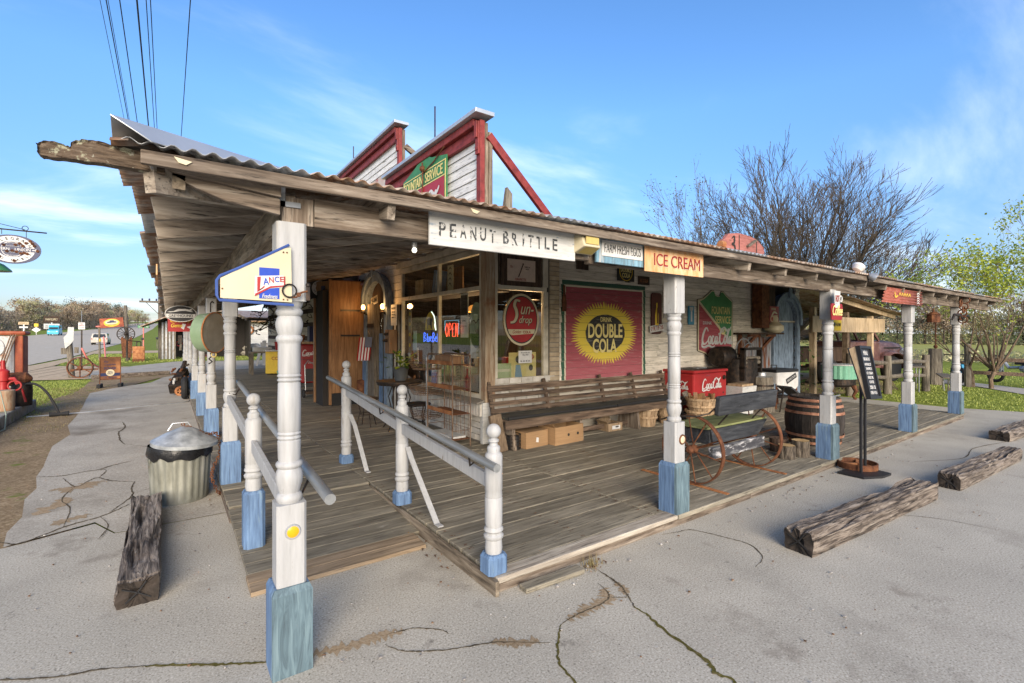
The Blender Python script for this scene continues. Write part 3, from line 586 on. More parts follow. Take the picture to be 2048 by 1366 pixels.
# hip cap flashing
b = MB(); A = Vector((EX - .02, EY - .02, ZE + .07)); Bv = Vector((3.6, 6.05, ZE + .06 + SL * 3.75))
d = (Bv - A).normalized(); s1 = Vector((1, 0, -.02)); s2 = Vector((0, 1, -.02))
b.add([A, Bv, Bv + s1 * .12 + Vector((0, 0, -.07)), A + s1 * .12 + Vector((0, 0, -.07)), Bv + s2 * .12 + Vector((0, 0, -.07)), A + s2 * .12 + Vector((0, 0, -.07))], [(0, 1, 2, 3), (0, 5, 4, 1)])
o = b.build('hip_cap', M['galv_clean'], roof, recalc=False); s = o.modifiers.new('thickness', 'SOLIDIFY'); s.thickness = .004
# purlins hidden under the sheets, edge lath, rafters
b = MB()
b.bx(-.085, 14.5, 2.325, 2.352, 2.252, 2.306); b.build('edge_lath', M['beam_x'], roof, bevel=.004)
x = .93; k = 0
while x < 14.6:
    y1 = 5.58 if x > 3.4 else min(5.58, EY + (x - EX) + .02)
    q = 2.47 if 1.1 < x < 3.75 else 2.36; b = MB(); b.bar((0, q, 2.236 + SL * (q - 2.36)), (0, y1, 2.236 + SL * (y1 - 2.36)), .042, .115)
    link('rafter', b.mesh('rafter', M['rafter_y']), roof, (x, 0, 0), (0, 0, 0), .003); x += .69; k += 1
y = 3.05
while y < 23.2:
    x1 = 3.46 if y > 6 else min(3.46, EX + (y - EY) + .02)
    b = MB(); b.bar((-.06, 0, 2.232), (x1, 0, 2.232 + SL * (x1 + .06)), .042, .118)
    link('rafter', b.mesh('rafter', M['rafter_x']), roof, (0, y + U(-.02, .02), 0), (0, 0, 0), .003); y += .61
b = MB(); b.bar((-.06, 2.40, 2.215), (3.5, 5.96, 2.215 + SL * 3.56), .05, .11); b.build('hip_rafter', M['rafter_x'], roof)
b = MB(); b.bx(.44, .52, 2.585, 23.0, 2.115, 2.285); b.build('left_beam', M['beam_pale'], roof, bevel=.006)
b = MB(); b.bx(.585, 2.45, 2.49, 2.545, 2.122, 2.262); b.build('front_beam', M['beam_x'], roof, bevel=.005)
b = MB(); b.bx(2.455, 8.0, 2.495, 2.55, 2.10, 2.225); b.build('front_beam', M['beam_x'], roof, bevel=.005)
b = MB(); b.bx(8.005, 14.2, 2.495, 2.55, 2.085, 2.215); b.build('front_beam', M['beam_x'], roof, bevel=.005)
# nail bracket and hip board over the corner post
b = MB(); b.bx(.44, .58, 2.49, 2.57, 2.122, 2.25); b.build('corner_block', M['beam_z'], roof)
b = MB(); b.bx(.425, .452, 2.478, 2.488, 2.2, 2.305); b.bx(.425, .52, 2.478, 2.487, 2.2, 2.225); b.build('bracket_plate', M['galv'], roof)
b = MB(); b.poly([(-.06, 2.272), (.02, 2.25), (.1, 2.215), (.21, 2.178), (.3, 2.166), (.424, 2.148), (.424, 2.222), (.25, 2.238), (.1, 2.262), (-.02, 2.30)], 2.44, 2.478); b.build('curved_brace', M['beam_x'], roof, bevel=.004)
b = MB(); b.poly([(-.10, 2.295), (.02, 2.262), (.25, 2.24), (.424, 2.225), (.424, 2.298), (-.08, 2.322)], 2.415, 2.439); b.build('verge_board', M['beam_x'], roof, bevel=.003)
# rotten beam end: ragged stepped outline, roughened faces
ol = [(-0.38, 2.276), (-0.367, 2.286), (-0.341, 2.294), (-0.314, 2.291), (-0.29, 2.284), (-0.286, 2.307), (-0.252, 2.322), (-0.209, 2.321), (-0.143, 2.316), (-0.009, 2.304), (-0.009, 2.239), (-0.057, 2.24), (-0.165, 2.242), (-0.28, 2.24), (-0.334, 2.236), (-0.371, 2.237), (-0.379, 2.253)]
q = []
for a, c in zip(ol, ol[1:] + ol[:1]):
    for k in range(4): t = k / 4; q.append((a[0] + (c[0] - a[0]) * t + U(-.0025, .0025), a[1] + (c[1] - a[1]) * t + U(-.0025, .0025)))
b = MB(); n = len(q); cxz = (sum(p[0] for p in q) / n, sum(p[1] for p in q) / n); vs = []
for y, f in ((2.388, .88), (2.380, 1), (2.425, 1.0), (2.435, .9)):
    for x, z in q: vs.append((x + (1 - f) * .012 * (1 if x < -.33 else 0), y + U(-.004, .004), (2.258 - .03 * (x + .4)) + (z - (2.258 - .03 * (x + .4))) * f))
b.add(vs, [(i * n + j, i * n + (j + 1) % n, (i + 1) * n + (j + 1) % n, (i + 1) * n + j) for i in range(3) for j in range(n)] + [tuple(range(n)), tuple(range(3 * n, 4 * n))])
M['lichen'] = mat('lichened_rotten_wood', [(.02, .014, .01), (.09, .062, .04), (.17, .13, .095)], scale=(2, 14, 14), freq=5, bump=1, bdist=.01, rand=False, spots=[((.3, .29, .2), 19, .56, .05, (1, 1, 1)), ((.35, .34, .27), 30, .64, .03)])
b.build('rotten_beam_end', M['lichen'], roof, smooth=False)
b = MB(); b.bx(-.07, .06, 2.44, 2.49, 2.2, 2.285); b.build('rafter_tail', M['beam_pale'], roof)
# bird-nest tape, little yellow shim blocks and rafter end pieces on the edge
for xx in (.02, 1.37): b = MB(); b.poly([(xx, 2.296), (xx + .06, 2.286), (xx + .04, 2.27), (xx + .015, 2.275)], 2.318, 2.324); b.build('paper_scrap', M['cream'], roof)

# ================================================================== PORCH POSTS
def post_mb():
    w = MB(); s = .066
    def sq(z0, z1, s=s, c=.012):
        pr = [(s - c, -s), (s, -s + c), (s, s - c), (s - c, s), (-s + c, s), (-s, s - c), (-s, -s + c), (-s + c, -s)]
        w.add([(x, y, z) for z in (z0, z1) for x, y in pr], [tuple(range(7, -1, -1)), tuple(range(8, 16))] + [(i, (i + 1) % 8, 8 + (i + 1) % 8, 8 + i) for i in range(8)])
    sq(.36, .79); sq(1.745, 2.115)
    R_ = .0505
    pr = [(.05, .785), (.058, .80), (.06, .812), (.055, .826), (.046, .834), (.05, .85), (.059, .88), (.062, .91), (.058, .935), (.05, .95), (.058, .958), (.061, .968), (.058, .978), (.049, .985), (R_, 1.0), (R_ + .002, 1.08), (R_ - .003, 1.085), (R_ + .003, 1.095), (R_ - .003, 1.105), (R_ + .003, 1.115), (R_ - .003, 1.125), (R_ + .001, 1.13), (R_ + .002, 1.24), (R_, 1.355), (R_ - .004, 1.36), (R_ + .004, 1.37), (R_ - .004, 1.38), (R_ + .004, 1.39), (R_ - .003, 1.4), (R_, 1.41), (R_, 1.54), (R_ + .002, 1.55), (.058, 1.558), (.06, 1.568), (.057, 1.578), (.05, 1.585), (.055, 1.60), (.061, 1.625), (.061, 1.645), (.056, 1.665), (.05, 1.675), (.059, 1.685), (.061, 1.697), (.057, 1.706), (.052, 1.712), (.06, 1.73), (.064, 1.748)]
    w.lathe(pr, n=22)
    return w
def base_meshes():
    out = []
    for sgn, ax in ((-1, 'y'), (1, 'y'), (-1, 'x'), (1, 'x')):
        b = MB(); t = .022; o = .067; h = .42; W_ = .088 if ax == 'y' else .0655
        pr = [(-W_, o), (W_, o), (W_, o + t), (-W_, o + t)]
        top = [(-W_ + (.012 if ax == 'y' else 0), o), (W_ - (.012 if ax == 'y' else 0), o), (W_ - (.012 if ax == 'y' else 0), o + .008), (-W_ + (.012 if ax == 'y' else 0), o + .008)]
        vs = []
        for P_, z in ((pr, 0), (pr, h - .03), (top, h)):
            for u, v in P_: vs.append((u, sgn * v, z) if ax == 'y' else (sgn * v, u, z))
        b.add(vs, [(0, 1, 2, 3), (8, 9, 10, 11)] + [(k * 4 + i, k * 4 + (i + 1) % 4, k * 4 + 4 + (i + 1) % 4, k * 4 + 4 + i) for k in range(2) for i in range(4)])
        out.append(b.mesh('base_board', M['paint_b']))
    return out
PM = post_mb().mesh('post_shaft', M['paint_w'], smooth=True); BMs = base_meshes(); TEAL = BMs[0].copy(); TEAL.materials[0] = M['paint_teal']
def porch_post(x, y, z, label, group, sx=1.0, teal=False, bs=1.0):
    p = thing('porch_post', label, 'porch post', (x, y, z), 0, group)
    s_ = (2.125 - z) / 2.115
    q = link('shaft', PM, p); q.scale = (sx, sx, s_)
    for i, me in enumerate(BMs):
        if i == 0 and group == G1: me = TEAL
        q = link('base_board', me, p); q.scale = (sx, sx, bs)
    return p
G1, G2 = 'turned white porch posts along the side porch', 'turned white porch posts along the front porch'
pc = porch_post(.478, 2.525, 0, 'white turned corner post standing on the pavement with an orange reflector', G1, 1.0, True, .98)
b = MB(); b.torus((0, -.068, 0), .030, .006, 'y', 24, 6); b.build('reflector_ring', M['galv'], pc, smooth=True).location = (.003, 0, .665)
b = MB(); b.lathe([(.0285, -.067), (.0285, -.072), (.02, -.076), (.001, -.078)], axis='y', n=22); b.build('reflector', M['amber'], pc, smooth=True).location = (.003, 0, .665)
p2 = porch_post(3.50, 2.545, .1, 'white turned post below the orange ice cream sign with a rusty cream reflector', G1)
b = MB(); b.torus((0, -.068, 0), .036, .008, 'y', 24, 6); b.build('reflector_ring', M['rust'], p2, smooth=True).location = (.02, 0, .61)
b = MB(); b.lathe([(.034, -.067), (.034, -.071), (.02, -.077), (.001, -.079)], axis='y', n=22); b.build('reflector', M['cream'], p2, smooth=True).location = (.02, 0, .61)
porch_post(6.49, 2.545, .1, 'white turned post with the hot coffee cup sign, in front of the barrel', G1, 1.05)
porch_post(9.29, 2.53, .1, 'white turned post under the small red corrugated sign', G1, 1.05)
porch_post(12.1, 2.57, .1, 'white turned post hung with a rusty yoke at the far right end', G1, 1.08)
LY = [5.65, 8.26, 10.58, 13.35, 16.0, 18.7, 21.4]
LL = ['white turned front post with the sloping rail fixed to it, above the trash can chain', 'white turned front post just right of the hanging green tub', 'white turned front post beside the hanging tub hook', 'white turned front post with grey blue base, next behind the hanging tub', 'white turned front post behind the greyhound sign', 'white turned front post beside the old engine, next to last one', 'white turned front post farthest along the front porch by the tires']
for y_, l_ in zip(LY, LL): porch_post(.515, y_, .1, l_, G2)
# ================================================================== STORE
store = thing('store_building', 'old wooden general store with cream siding and display windows under the porch', 'store')
WY, WX = 5.60, 3.50
def part(name, m, mb, bevel=0, smooth=False, parent=None, label=None): return mb.build(name, m, parent or store, smooth, bevel, label=label)
b = MB(); b.bx(4.62, 12.3, 5.64, 5.72, .03, 3.0); part('wall_core', M['dark'], b)
b = MB(); b.bx(3.56, 3.64, 8.44, 23, .03, 3.1); part('wall_core', M['dark'], b)
b = MB(); b.bx(3.5, 12.3, 5.66, 23.2, 3.02, 3.12); part('light_block_roof', M['dark'], b)  # unseen slab added over the store to block light from above
b = MB(); b.bx(12.3, 12.4, 5.75, 23, 0, 3.0); b.bx(3.6, 12.3, 22.9, 23.0, 0, 3.0); part('wall_core', M['dark'], b)
# interior shell seen through the display windows
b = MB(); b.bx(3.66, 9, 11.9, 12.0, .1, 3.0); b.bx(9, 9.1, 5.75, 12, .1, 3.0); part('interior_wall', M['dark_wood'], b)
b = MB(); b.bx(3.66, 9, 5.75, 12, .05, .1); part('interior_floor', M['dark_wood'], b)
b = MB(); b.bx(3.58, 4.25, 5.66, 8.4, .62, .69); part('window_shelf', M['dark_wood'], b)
# siding boards of the side wall
rh = .118
for r in range(25):
    z = .12 + r * rh; cuts = sorted([4.885, 11.19] + [U(5.6, 10.5) for _ in range(random.choice((1, 1, 2)))])
    for a, c in zip(cuts, cuts[1:]):
        if c - a < .3: continue
        b = MB(); L = c - a - .005
        b.add([(a, WY + .002, z), (a + L, WY + .002, z), (a, WY + .03, z), (a + L, WY + .03, z), (a, WY + .012, z + rh - .004), (a + L, WY + .012, z + rh - .004), (a, WY + .03, z + rh - .004), (a + L, WY + .03, z + rh - .004)],
              [(0, 2, 3, 1), (4, 5, 7, 6), (0, 1, 5, 4), (2, 6, 7, 3), (0, 4, 6, 2), (1, 3, 7, 5)])
        part('siding_board', M['siding'], b)
for r in range(21):                       # front wall boards beyond the booth
    z = .12 + r * .14; b = MB()
    b.bx(WX + .01, WX + .05, 10.2, 23, z, z + .135); part('siding_board', M['siding'] if r % 3 else M['dark_wood'], b)
for r in range(6):
    b = MB(); b.bx(WX + .01, WX + .05, 8.46 + r % 2 * .01, 10.2, 2.14 + r * .14, 2.27 + r * .14); part('siding_board', M['siding'], b)
for k in range(5):
    b = MB(); b.bx(WX + .015, WX + .05, 8.46 + k * .09, 8.54 + k * .09, .1, 2.14); part('siding_board', M['siding'] if k % 2 else M['dark_wood'], b)
# brick pilaster beside the display window
M['brick'] = mat('cream_painted_brick', [(.26, .2, .13), (.36, .29, .2), (.41, .35, .26)], freq=8, rough=.85, bump=.3, rvar=.15)
M['brick_w'] = mat('chalky_white_brick', [(.36, .33, .28), (.5, .47, .42), (.56, .53, .49)], freq=8, rough=.85, bump=.3, rvar=.12, spots=[((.28, .15, .1), 6, .68, .04)])
M['mortar'] = plain('grey_mortar', (.2, .18, .15), .95)
b = MB(); b.bx(4.675, 4.875, 5.6, 5.7, .1, 3.0); part('mortar_backing', M['mortar'], b)
bm_ = MB(); bm_.bx(0, .19, 0, .05, 0, .062); bme = bm_.mesh('brick', M['brick'])
for r in range(40): link('brick', bme, store, (4.68, 5.585 + U(-.003, .003), .1 + r * .072), (0, 0, U(-.01, .01)), .004)
# brick base under the front window: soldier course sill over flat courses
b = MB(); b.bx(3.53, 3.62, 5.62, 8.44, .03, .66); b.bx(3.6, 4.64, 5.63, 5.7, .03, .9); part('mortar_backing', M['mortar'], b)
sm = MB(); sm.bx(-.05, .06, 0, .062, 0, .17); sme = sm.mesh('brick', M['brick_w'])
k = 0; y = 5.58
while y < 8.4: link('brick', sme, store, (3.49 + U(-.004, .004), y, .47), (0, 0, 0), .004); y += .07
fm = MB(); fm.bx(0, .05, 0, .2, 0, .078); fme = fm.mesh('brick', M['brick_w'])
for r in range(4):
    y = 5.58 - (.1 if r % 2 else 0)
    while y < 8.3: link('brick', fme, store, (3.5 + U(-.003, .003), max(y, 5.58), .12 + r * .086), (0, 0, 0), .004); y += .21
b = MB(); b.add([(3.38, 5.56, .645), (3.38, 8.42, .645), (3.6, 8.42, .70), (3.6, 5.56, .70), (3.38, 5.56, .665), (3.38, 8.42, .665), (3.6, 8.42, .72), (3.6, 5.56, .72)], [(0, 1, 2, 3), (4, 5, 6, 7), (0, 1, 5, 4), (1, 2, 6, 5), (2, 3, 7, 6), (3, 0, 4, 7)])
part('sill', M['mortar'], b)
gm = MB(); gm.bx(0, .2, 0, .05, 0, .078); gme = gm.mesh('brick', M['brick_w'])
for r in range(10):
    x = 3.62 - (.1 if r % 2 else 0)
    while x < 4.6: link('brick', gme, store, (max(x, 3.6), 5.585 + U(-.003, .003), .12 + r * .086), (0, 0, 0), .004); x += .21
b = MB(); b.bx(3.5, 3.66, 5.53, 5.66, .66, 3.0); part('corner_column', M['col_wood'], b, .008)
b = MB(); b.bx(3.47, 3.6, 5.55, 5.62, .1, .66); part('corner_block', M['offwhite'], b, .006)
# front display window: frame members, each its own, with panes
fw_ = thing_win = None
win = MB(); win.bx(3.505, 3.565, 5.66, 8.44, .70, .76); wf = part('window', M['cream_trim'], win, .004)
def wpart(name, m, x0, x1, y0, y1, z0, z1, bev=.004): b = MB(); b.bx(x0, x1, y0, y1, z0, z1); return b.build(name, m, wf, bevel=bev)
wpart('rail', M['cream_trim'], 3.502, 3.562, 5.66, 8.44, 2.20, 2.26); wpart('rail', M['cream_trim'], 3.49, 3.57, 5.66, 8.5, 2.70, 2.78)
wpart('mullion', M['cream_trim'], 3.504, 3.56, 6.93, 6.975, .76, 2.2); wpart('mullion', M['cream_trim'], 3.504, 3.56, 6.93, 6.975, 2.26, 2.7); wpart('jamb', M['cream_trim'], 3.503, 3.564, 8.40, 8.45, .76, 2.7)
wpart('jamb', M['cream_trim'], 3.503, 3.564, 5.662, 5.70, .76, 2.7)
for y0, y1 in ((5.70, 6.93), (6.975, 8.4)):
    for z0, z1 in ((.76, 2.2), (2.26, 2.7)): wpart('pane', M['glass'], 3.528, 3.534, y0, y1, z0, z1, 0)
wpart('fascia_board', M['cream_trim'], 3.47, 3.56, 5.5, 8.6, 2.79, 2.9); wpart('fascia_board', M['siding'], 3.50, 3.56, 5.5, 9, 2.905, 3.05)
# side display window
win = MB(); win.bx(3.70, 4.66, 5.60, 5.66, .88, .95); wf = part('window', M['cream_trim'], win, .004)
wpart('rail', M['cream_trim'], 3.70, 4.63, 5.598, 5.658, 2.22, 2.29); wpart('jamb', M['cream_trim'], 3.70, 3.745, 5.602, 5.66, .95, 2.22); wpart('jamb', M['cream_trim'], 4.57, 4.66, 5.602, 5.66, .95, 2.22)
wpart('jamb', M['cream_trim'], 3.70, 3.75, 5.602, 5.66, 2.29, 2.95); wpart('jamb', M['cream_trim'], 4.56, 4.66, 5.602, 5.66, 2.29, 2.95); wpart('inner_stop', M['cream_trim'], 3.80, 3.84, 5.605, 5.65, 2.29, 2.95); wpart('inner_stop', M['cream_trim'], 4.47, 4.49, 5.605, 5.65, 2.29, 2.95)
wpart('pane', M['glass'], 3.745, 4.57, 5.63, 5.636, .95, 2.22, 0); wpart('back_panel', M['dark_wood'], 3.75, 4.56, 5.64, 5.655, 2.29, 2.95, 0)
# ---- things in the windows
def sign(name, label, cat, loc, rz=0, group=None): return thing(name, label, cat, loc, rz, group)
RZL = rad(-90)                        # a sign that faces the road (-x)
def flat(p, name, m, pts, y0=-.004, y1=.004): b = MB(); b.poly(pts, y0, y1); return b.build(name, m, p)
def words(p, m, items, y=-.006, name='lettering'):
    b = MB()
    for it in items: tx(b, it[0], it[1], it[2], (it[3], y, it[4]), *(it[5] if len(it) > 5 else ()))
    return b.build(name, m, p, recalc=False)
s = sign('poster', 'framed pale poster with a brown bottle above the sun drop window', 'poster', (4.15, 5.595, 2.49))
flat(s, 'poster_frame', M['dark_wood'], rect(-.36, .36, -.21, .23), -.003, .02); M['paper_pink'] = plain('faded_pink_paper', (.5, .4, .33), .8); flat(s, 'paper', M['paper_pink'], rect(-.25, .25, -.14, .17), -.007, -.004)
b = MB(); b.bar((-.06, -.009, -.08), (.02, -.009, .1), .03, .004); b.ball((.025, -.009, .11), .012, 6, 4); b.build('bottle_print', M['dark_wood'], s)
words(s, M['ice_red'], [('GRAPETTE', .2, .035, -.02, -.115), ('25c', .05, .03, -.18, .06)], -.010); words(s, M['dark'], [('THIRSTY OR', .1, .018, .1, .07), ('NOT', .06, .018, .1, .04)], -.010)
s = sign('round_sign', 'round red and cream cola disc stuck on the side display window', 'sign', (4.17, 5.622, 1.80))
flat(s, 'cream_rim', M['cream'], oval(.315, .375), -.006, 0); flat(s, 'black_ring', M['black'], oval(.287, .345), -.008, -.0062); flat(s, 'red_disc', M['red'], oval(.272, .328), -.010, -.0082)
flat(s, 'cream_band', M['cream'], [(-.245, -.14), (.245, -.14), (.225, -.2), (-.18, -.225), (-.225, -.2)], -.012, -.0102)
b = MB(); stroke(b, [(-.03, .26), (-.1, .27), (-.13, .2), (-.1, .13), (-.09, .05), (-.13, -.03), (-.2, -.05)], .06, -.0135, ends=.7); tx(b, 'un-', .24, .12, (.1, -.0135, .13), .02, .35); tx(b, 'drop', .24, .14, (.07, -.0135, -.02), .02, .35); b.build('lettering', M['black'], s, recalc=False)
b = MB(); stroke(b, [(-.035, .265), (-.105, .275), (-.135, .205), (-.105, .135), (-.095, .055), (-.135, -.025), (-.205, -.045)], .045, -.0155, ends=.7); tx(b, 'un-', .235, .115, (.095, -.0155, .135), .005, .35); tx(b, 'drop', .235, .135, (.065, -.0155, -.015), .005, .35); b.build('lettering', M['cream'], s, recalc=False)
words(s, M['ice_red'], [('Golden', .15, .05, -.09, -.175, (0, .4)), ('COLA', .14, .04, .09, -.18, (.02,))], -.0135)
s = sign('notice', 'small white notice taped under the round cola disc', 'notice', (4.24, 5.624, 1.26)); flat(s, 'paper', M['white'], rect(-.12, .12, -.09, .09), -.003, 0); words(s, M['black'], [('We proudly serve', .16, .02, 0, .06), ('Blue Bell', .1, .02, 0, .03), ('as. as. as. as.', .18, .022, 0, -.06)], -.005)
s = sign('poster', 'old yellow cola poster of two people low in the side window', 'poster', (4.28, 5.75, 1.12)); M['paper_y'] = plain('old_yellow_paper', (.5, .4, .17), .7); flat(s, 'paper', M['paper_y'], rect(-.24, .26, -.2, .2), 0, .01)
b = MB(); b.poly([(-.12, .02), (-.04, .02), (0, -.2), (-.14, -.2)], -.006, -.002); M['blue_dress'] = plain('blue_grey_print', (.12, .2, .27), .8); b.build('figure_print', M['blue_dress'], s)
b = MB(); b.ball((-.08, -.004, .1), .045, 10, 6, (1, .1, 1.2)); b.ball((.16, -.004, -.03), .04, 10, 6, (1, .1, 1.2)); b.build('figure_print', M['dark_wood'], s); flat(s, 'red_badge', M['red'], oval(.07, .045, 20, .15, .13), -.006, -.002); words(s, M['cream'], [('DOUBLE', .1, .025, .15, .14), ('COLA', .07, .022, .15, .115)], -.008)
M['paper_g'] = plain('green_yellow_print', (.3, .33, .16), .7)
s = sign('poster', 'greenish landscape print leaning in the corner of the side window', 'poster', (3.88, 5.72, 1.03)); flat(s, 'paper', M['paper_g'], rect(-.13, .18, -.12, .14), 0, .01); flat(s, 'mount', M['cream'], rect(-.11, .16, .02, .06), -.003, -.001)
# neon signs: glass tubes that glow
M['neon_r'] = emit('red_neon', (1, .09, .04), .75); M['neon_b'] = emit('blue_neon', (.05, .16, 1), .9); M['neon_w'] = emit('white_neon', (.8, .95, .8), 1.3); M['neon_t'] = emit('teal_neon', (.08, .3, .45), .55)
def nstroke(b, pts, r=.006, y=0, n=4): b.tube([(p[0], y, p[1]) for p in spline(pts, n)], r, 5)
s = sign('neon_sign', 'red neon open sign with a teal border in the front window', 'neon sign', (3.56, 6.6, 1.66), RZL); s.scale = (.74, 1, .74)
b = MB(); nw = .1
for pts in ([(-.17, .1), (-.22, .0), (-.17, -.11), (-.12, 0), (-.17, .1)], [(-.09, -.11), (-.09, .1), (-.02, .06), (-.03, 0), (-.08, 0)], [(.1, .1), (.03, .1), (.03, 0), (.08, 0), (.03, 0), (.03, -.11), (.1, -.11)], [(.13, -.11), (.14, .1), (.2, -.11), (.21, .1)]): b.tube([(p[0] * 1.25, 0, p[1] * 1.3) for p in (spline(pts, 4) if len(pts) == 5 else pts)], .0075, 5)
b.build('letter_tube', M['neon_r'], s, recalc=False); b = MB(); b.tube([(-.3, 0, -.02), (-.3, 0, .19), (.3, 0, .19), (.3, 0, -.1)], .006, 5); b.build('border_tube', M['neon_t'], s, recalc=False)
s = sign('neon_sign', 'blue and gold neon ice cream sign with a cow in the front window', 'neon sign', (3.56, 7.35, 1.68), RZL)
arch_ = [(.2 * math.cos(a), .3 * math.sin(a) - .02) for a in [math.pi * i / 16 for i in range(17)]]
flat(s, 'gold_arch', M['yellow'], arch_, .004, .01)
flat(s, 'cow_silhouette', M['black'], [(-.12, .16), (-.03, .19), (.05, .16), (.09, .2), (.1, .13), (.06, .1), (.055, .0), (.03, 0), (.02, .06), (-.08, .06), (-.085, 0), (-.11, 0), (-.11, .08)], -.002, .003)
b = MB(); nstroke(b, [(.17, .08), (.19, -.0), (.2, .03)], .006); nstroke(b, [(.05, .28), (.15, .2), (.19, .08), (.21, -.03)], .008); b.build('border_tube', M['neon_w'], s, recalc=False)
b = MB()
for pts in ([(-.21, -.22), (-.2, -.07), (-.14, -.1), (-.19, -.14), (-.13, -.18), (-.21, -.22)], [(-.1, -.22), (-.09, -.08)], [(-.065, -.13), (-.065, -.21), (-.02, -.2), (-.02, -.13)], [(.005, -.17), (.05, -.15), (.02, -.13), (.0, -.19), (.05, -.21)], [(.08, -.22), (.09, -.07), (.14, -.1), (.1, -.14), (.15, -.18), (.08, -.22)], [(.17, -.17), (.2, -.15), (.18, -.13), (.16, -.19), (.2, -.21)], [(.225, -.22), (.23, -.08)], [(.25, -.22), (.26, -.08)]): nstroke(b, [(q[0]*1.15, q[1]) for q in pts], .0065)
b.build('letter_tube', M['neon_b'], s, recalc=False)
# papers and prints behind the front glass
specs = [('notice', 'tall calendar page hung high in the front window', 'calendar', 6.28, 1.87, .11, .33, 'white'), ('round_board', 'pale green face shaped board inside the front window', 'board', 5.94, 1.72, .19, .33, 'gf'), ('notice', 'vertical cream banner in the upper front window', 'banner', 6.72, 2.47, .09, .2, 'cream'),
         ('notice', 'white card with a red heart low beside the window jamb', 'card', 8.26, 1.2, .09, .14, 'white'), ('notice', 'narrow strip of yellow stickers on the left window jamb', 'sticker strip', 8.27, 1.6, .06, .5, 'mortar'), ('notice', 'pale blue card near the left window jamb', 'card', 8.05, 1.45, .07, .2, 'bluecard'),
         ('poster', 'bright landscape print low in the front window', 'poster', 7.2, .98, .14, .19, 'paper_g'), ('poster', 'cream drawing of branches low in the front window', 'poster', 6.66, 1.0, .13, .2, 'cream'), ('poster', 'white sheet low in the right corner of the front window', 'poster', 5.85, 1.08, .16, .3, 'white'), ('poster', 'dark blue box with pale letters behind the potted plant', 'poster', 7.75, 1.04, .13, .18, 'navy'),
         ('notice', 'small white price sheet right of the open sign', 'notice', 6.02, 1.42, .08, .18, 'white'), ('notice', 'small printed sheet left of the corner column', 'notice', 5.84, 1.46, .1, .2, 'cream')]
M['gf'] = plain('pale_green_board', (.2, .27, .2), .7); M['bluecard'] = plain('pale_blue_card', (.2, .3, .38), .7)
for nm, lb, ct, y, z, w, h, m in specs:
    s = sign(nm, lb, ct, (3.6 + (.12 if z < 1.3 else .0), y, z), RZL)
    flat(s, 'card', M[m], rect(-w, w, -h, h) if nm != 'round_board' else oval(w, h), 0, .006)
    if 'calendar' in lb: flat(s, 'photo_print', M['dark'], rect(-.1, .1, .0, .3), -.003, -.001); words(s, M['black'], [('APRIL', .12, .03, 0, -.08), ('1 2 3 4 5', .14, .025, 0, -.16)])
    elif 'heart' in lb: flat(s, 'heart_print', M['red'], [(0, -.07), (.05, -.02), (.045, .02), (.02, .025), (0, .0), (-.02, .025), (-.045, .02), (-.05, -.02)], -.003, -.001)
    elif 'stickers' in lb:
        for k in range(5): flat(s, 'sticker', M['yellow'], oval(.035, .035, 14, 0, -.4 + .19 * k), -.003, -.001)
    elif 'banner' in lb:
        b = MB()
        for k in range(4): stroke(b, [(-.05, .12 - .08 * k), (0, .16 - .08 * k), (.05, .13 - .09 * k)], .02, -.003)
        b.build('drawing', M['black'], s, recalc=False)
    elif 'branches' in lb or 'printed' in lb:
        b = MB()
        for k in range(6): stroke(b, [(-w * .7, -h * .7 + k * h * .25), (0, -h * .5 + k * h * .24), (w * .7, -h * .6 + k * h * .26)], .008, -.003)
        b.build('drawing', M['grn_paint'], s, recalc=False)
    elif 'landscape' in lb: flat(s, 'sky_print', M['white'], rect(-.12, .12, .03, .16), -.003, -.001); flat(s, 'tree_print', M['grn_sign'], rect(-.12, 0, -.1, .02), -.003, -.001)
    elif 'dark blue' in lb: words(s, M['white'], [('OLD', .16, .08, 0, .06)])
    elif 'face' in lb:
        b = MB(); stroke(b, [(-.14, .04), (-.06, .07), (0, .03), (.07, .08), (.13, .05)], .02, -.003); stroke(b, [(-.03, .02), (-.02, -.08), (.02, -.1)], .012, -.003); stroke(b, [(-.06, -.18), (.0, -.17), (.06, -.18)], .012, -.003); b.build('drawing', M['dark'], s, recalc=False)
# shelf goods inside, dark shapes and pendant lamps that are lit
M['lamp'] = emit('warm_filament_glow', (1, .5, .15), 5); M['shade'] = emit('amber_lit_shade', (.75, .3, .06), .5)
for i, (x, y, z, lb) in enumerate(((4.6, 7.7, 2.0, 'lit amber dome lamp above the ice cream neon'), (5.1, 7.15, 2.02, 'small lit pendant bulb left of the window mullion'), (4.7, 6.55, 2.07, 'lit flat pendant lamp above the open neon'), (4.6, 5.95, 2.12, 'small lit bulb high beside the corner column'), (5.4, 6.4, 2.0, 'tiny lit bulb seen through the side window'))):
    s = thing('pendant_lamp', lb, 'lamp', (x, y, z), 0, 'lit lamps inside the store'); b = MB(); b.ball((0, 0, 0), .022, 8, 6); b.build('bulb', M['lamp'], s, smooth=True)
    b = MB(); b.lathe([(.14, 0), (.12, .06 if i == 0 else .02), (.05, .12 if i == 0 else .035), (.01, .13 if i == 0 else .04)], n=16); b.build('lamp_shade', M['shade'] if i in (0, 2) else M['iron'], s); b = MB(); b.cyl((0, 0, .04), (0, 0, .9), .005, 5); b.build('cord', M['black'], s)
    if i < 4: ld = bpy.data.lights.new('lamp_glow', 'POINT'); ld.energy = 16; ld.color = (1, .62, .3); ld.shadow_soft_size = .08; lo = bpy.data.objects.new('lamp_glow', ld); COL.objects.link(lo); lo.location = (x, y, z - .12)
gd = []
for i in range(34):
    y = U(5.85, 8.2); x = U(3.75, 4.2); w = U(.04, .1); h = U(.18, .6); gd.append((x, y, w, h))
gd.sort(key=lambda q: q[1])
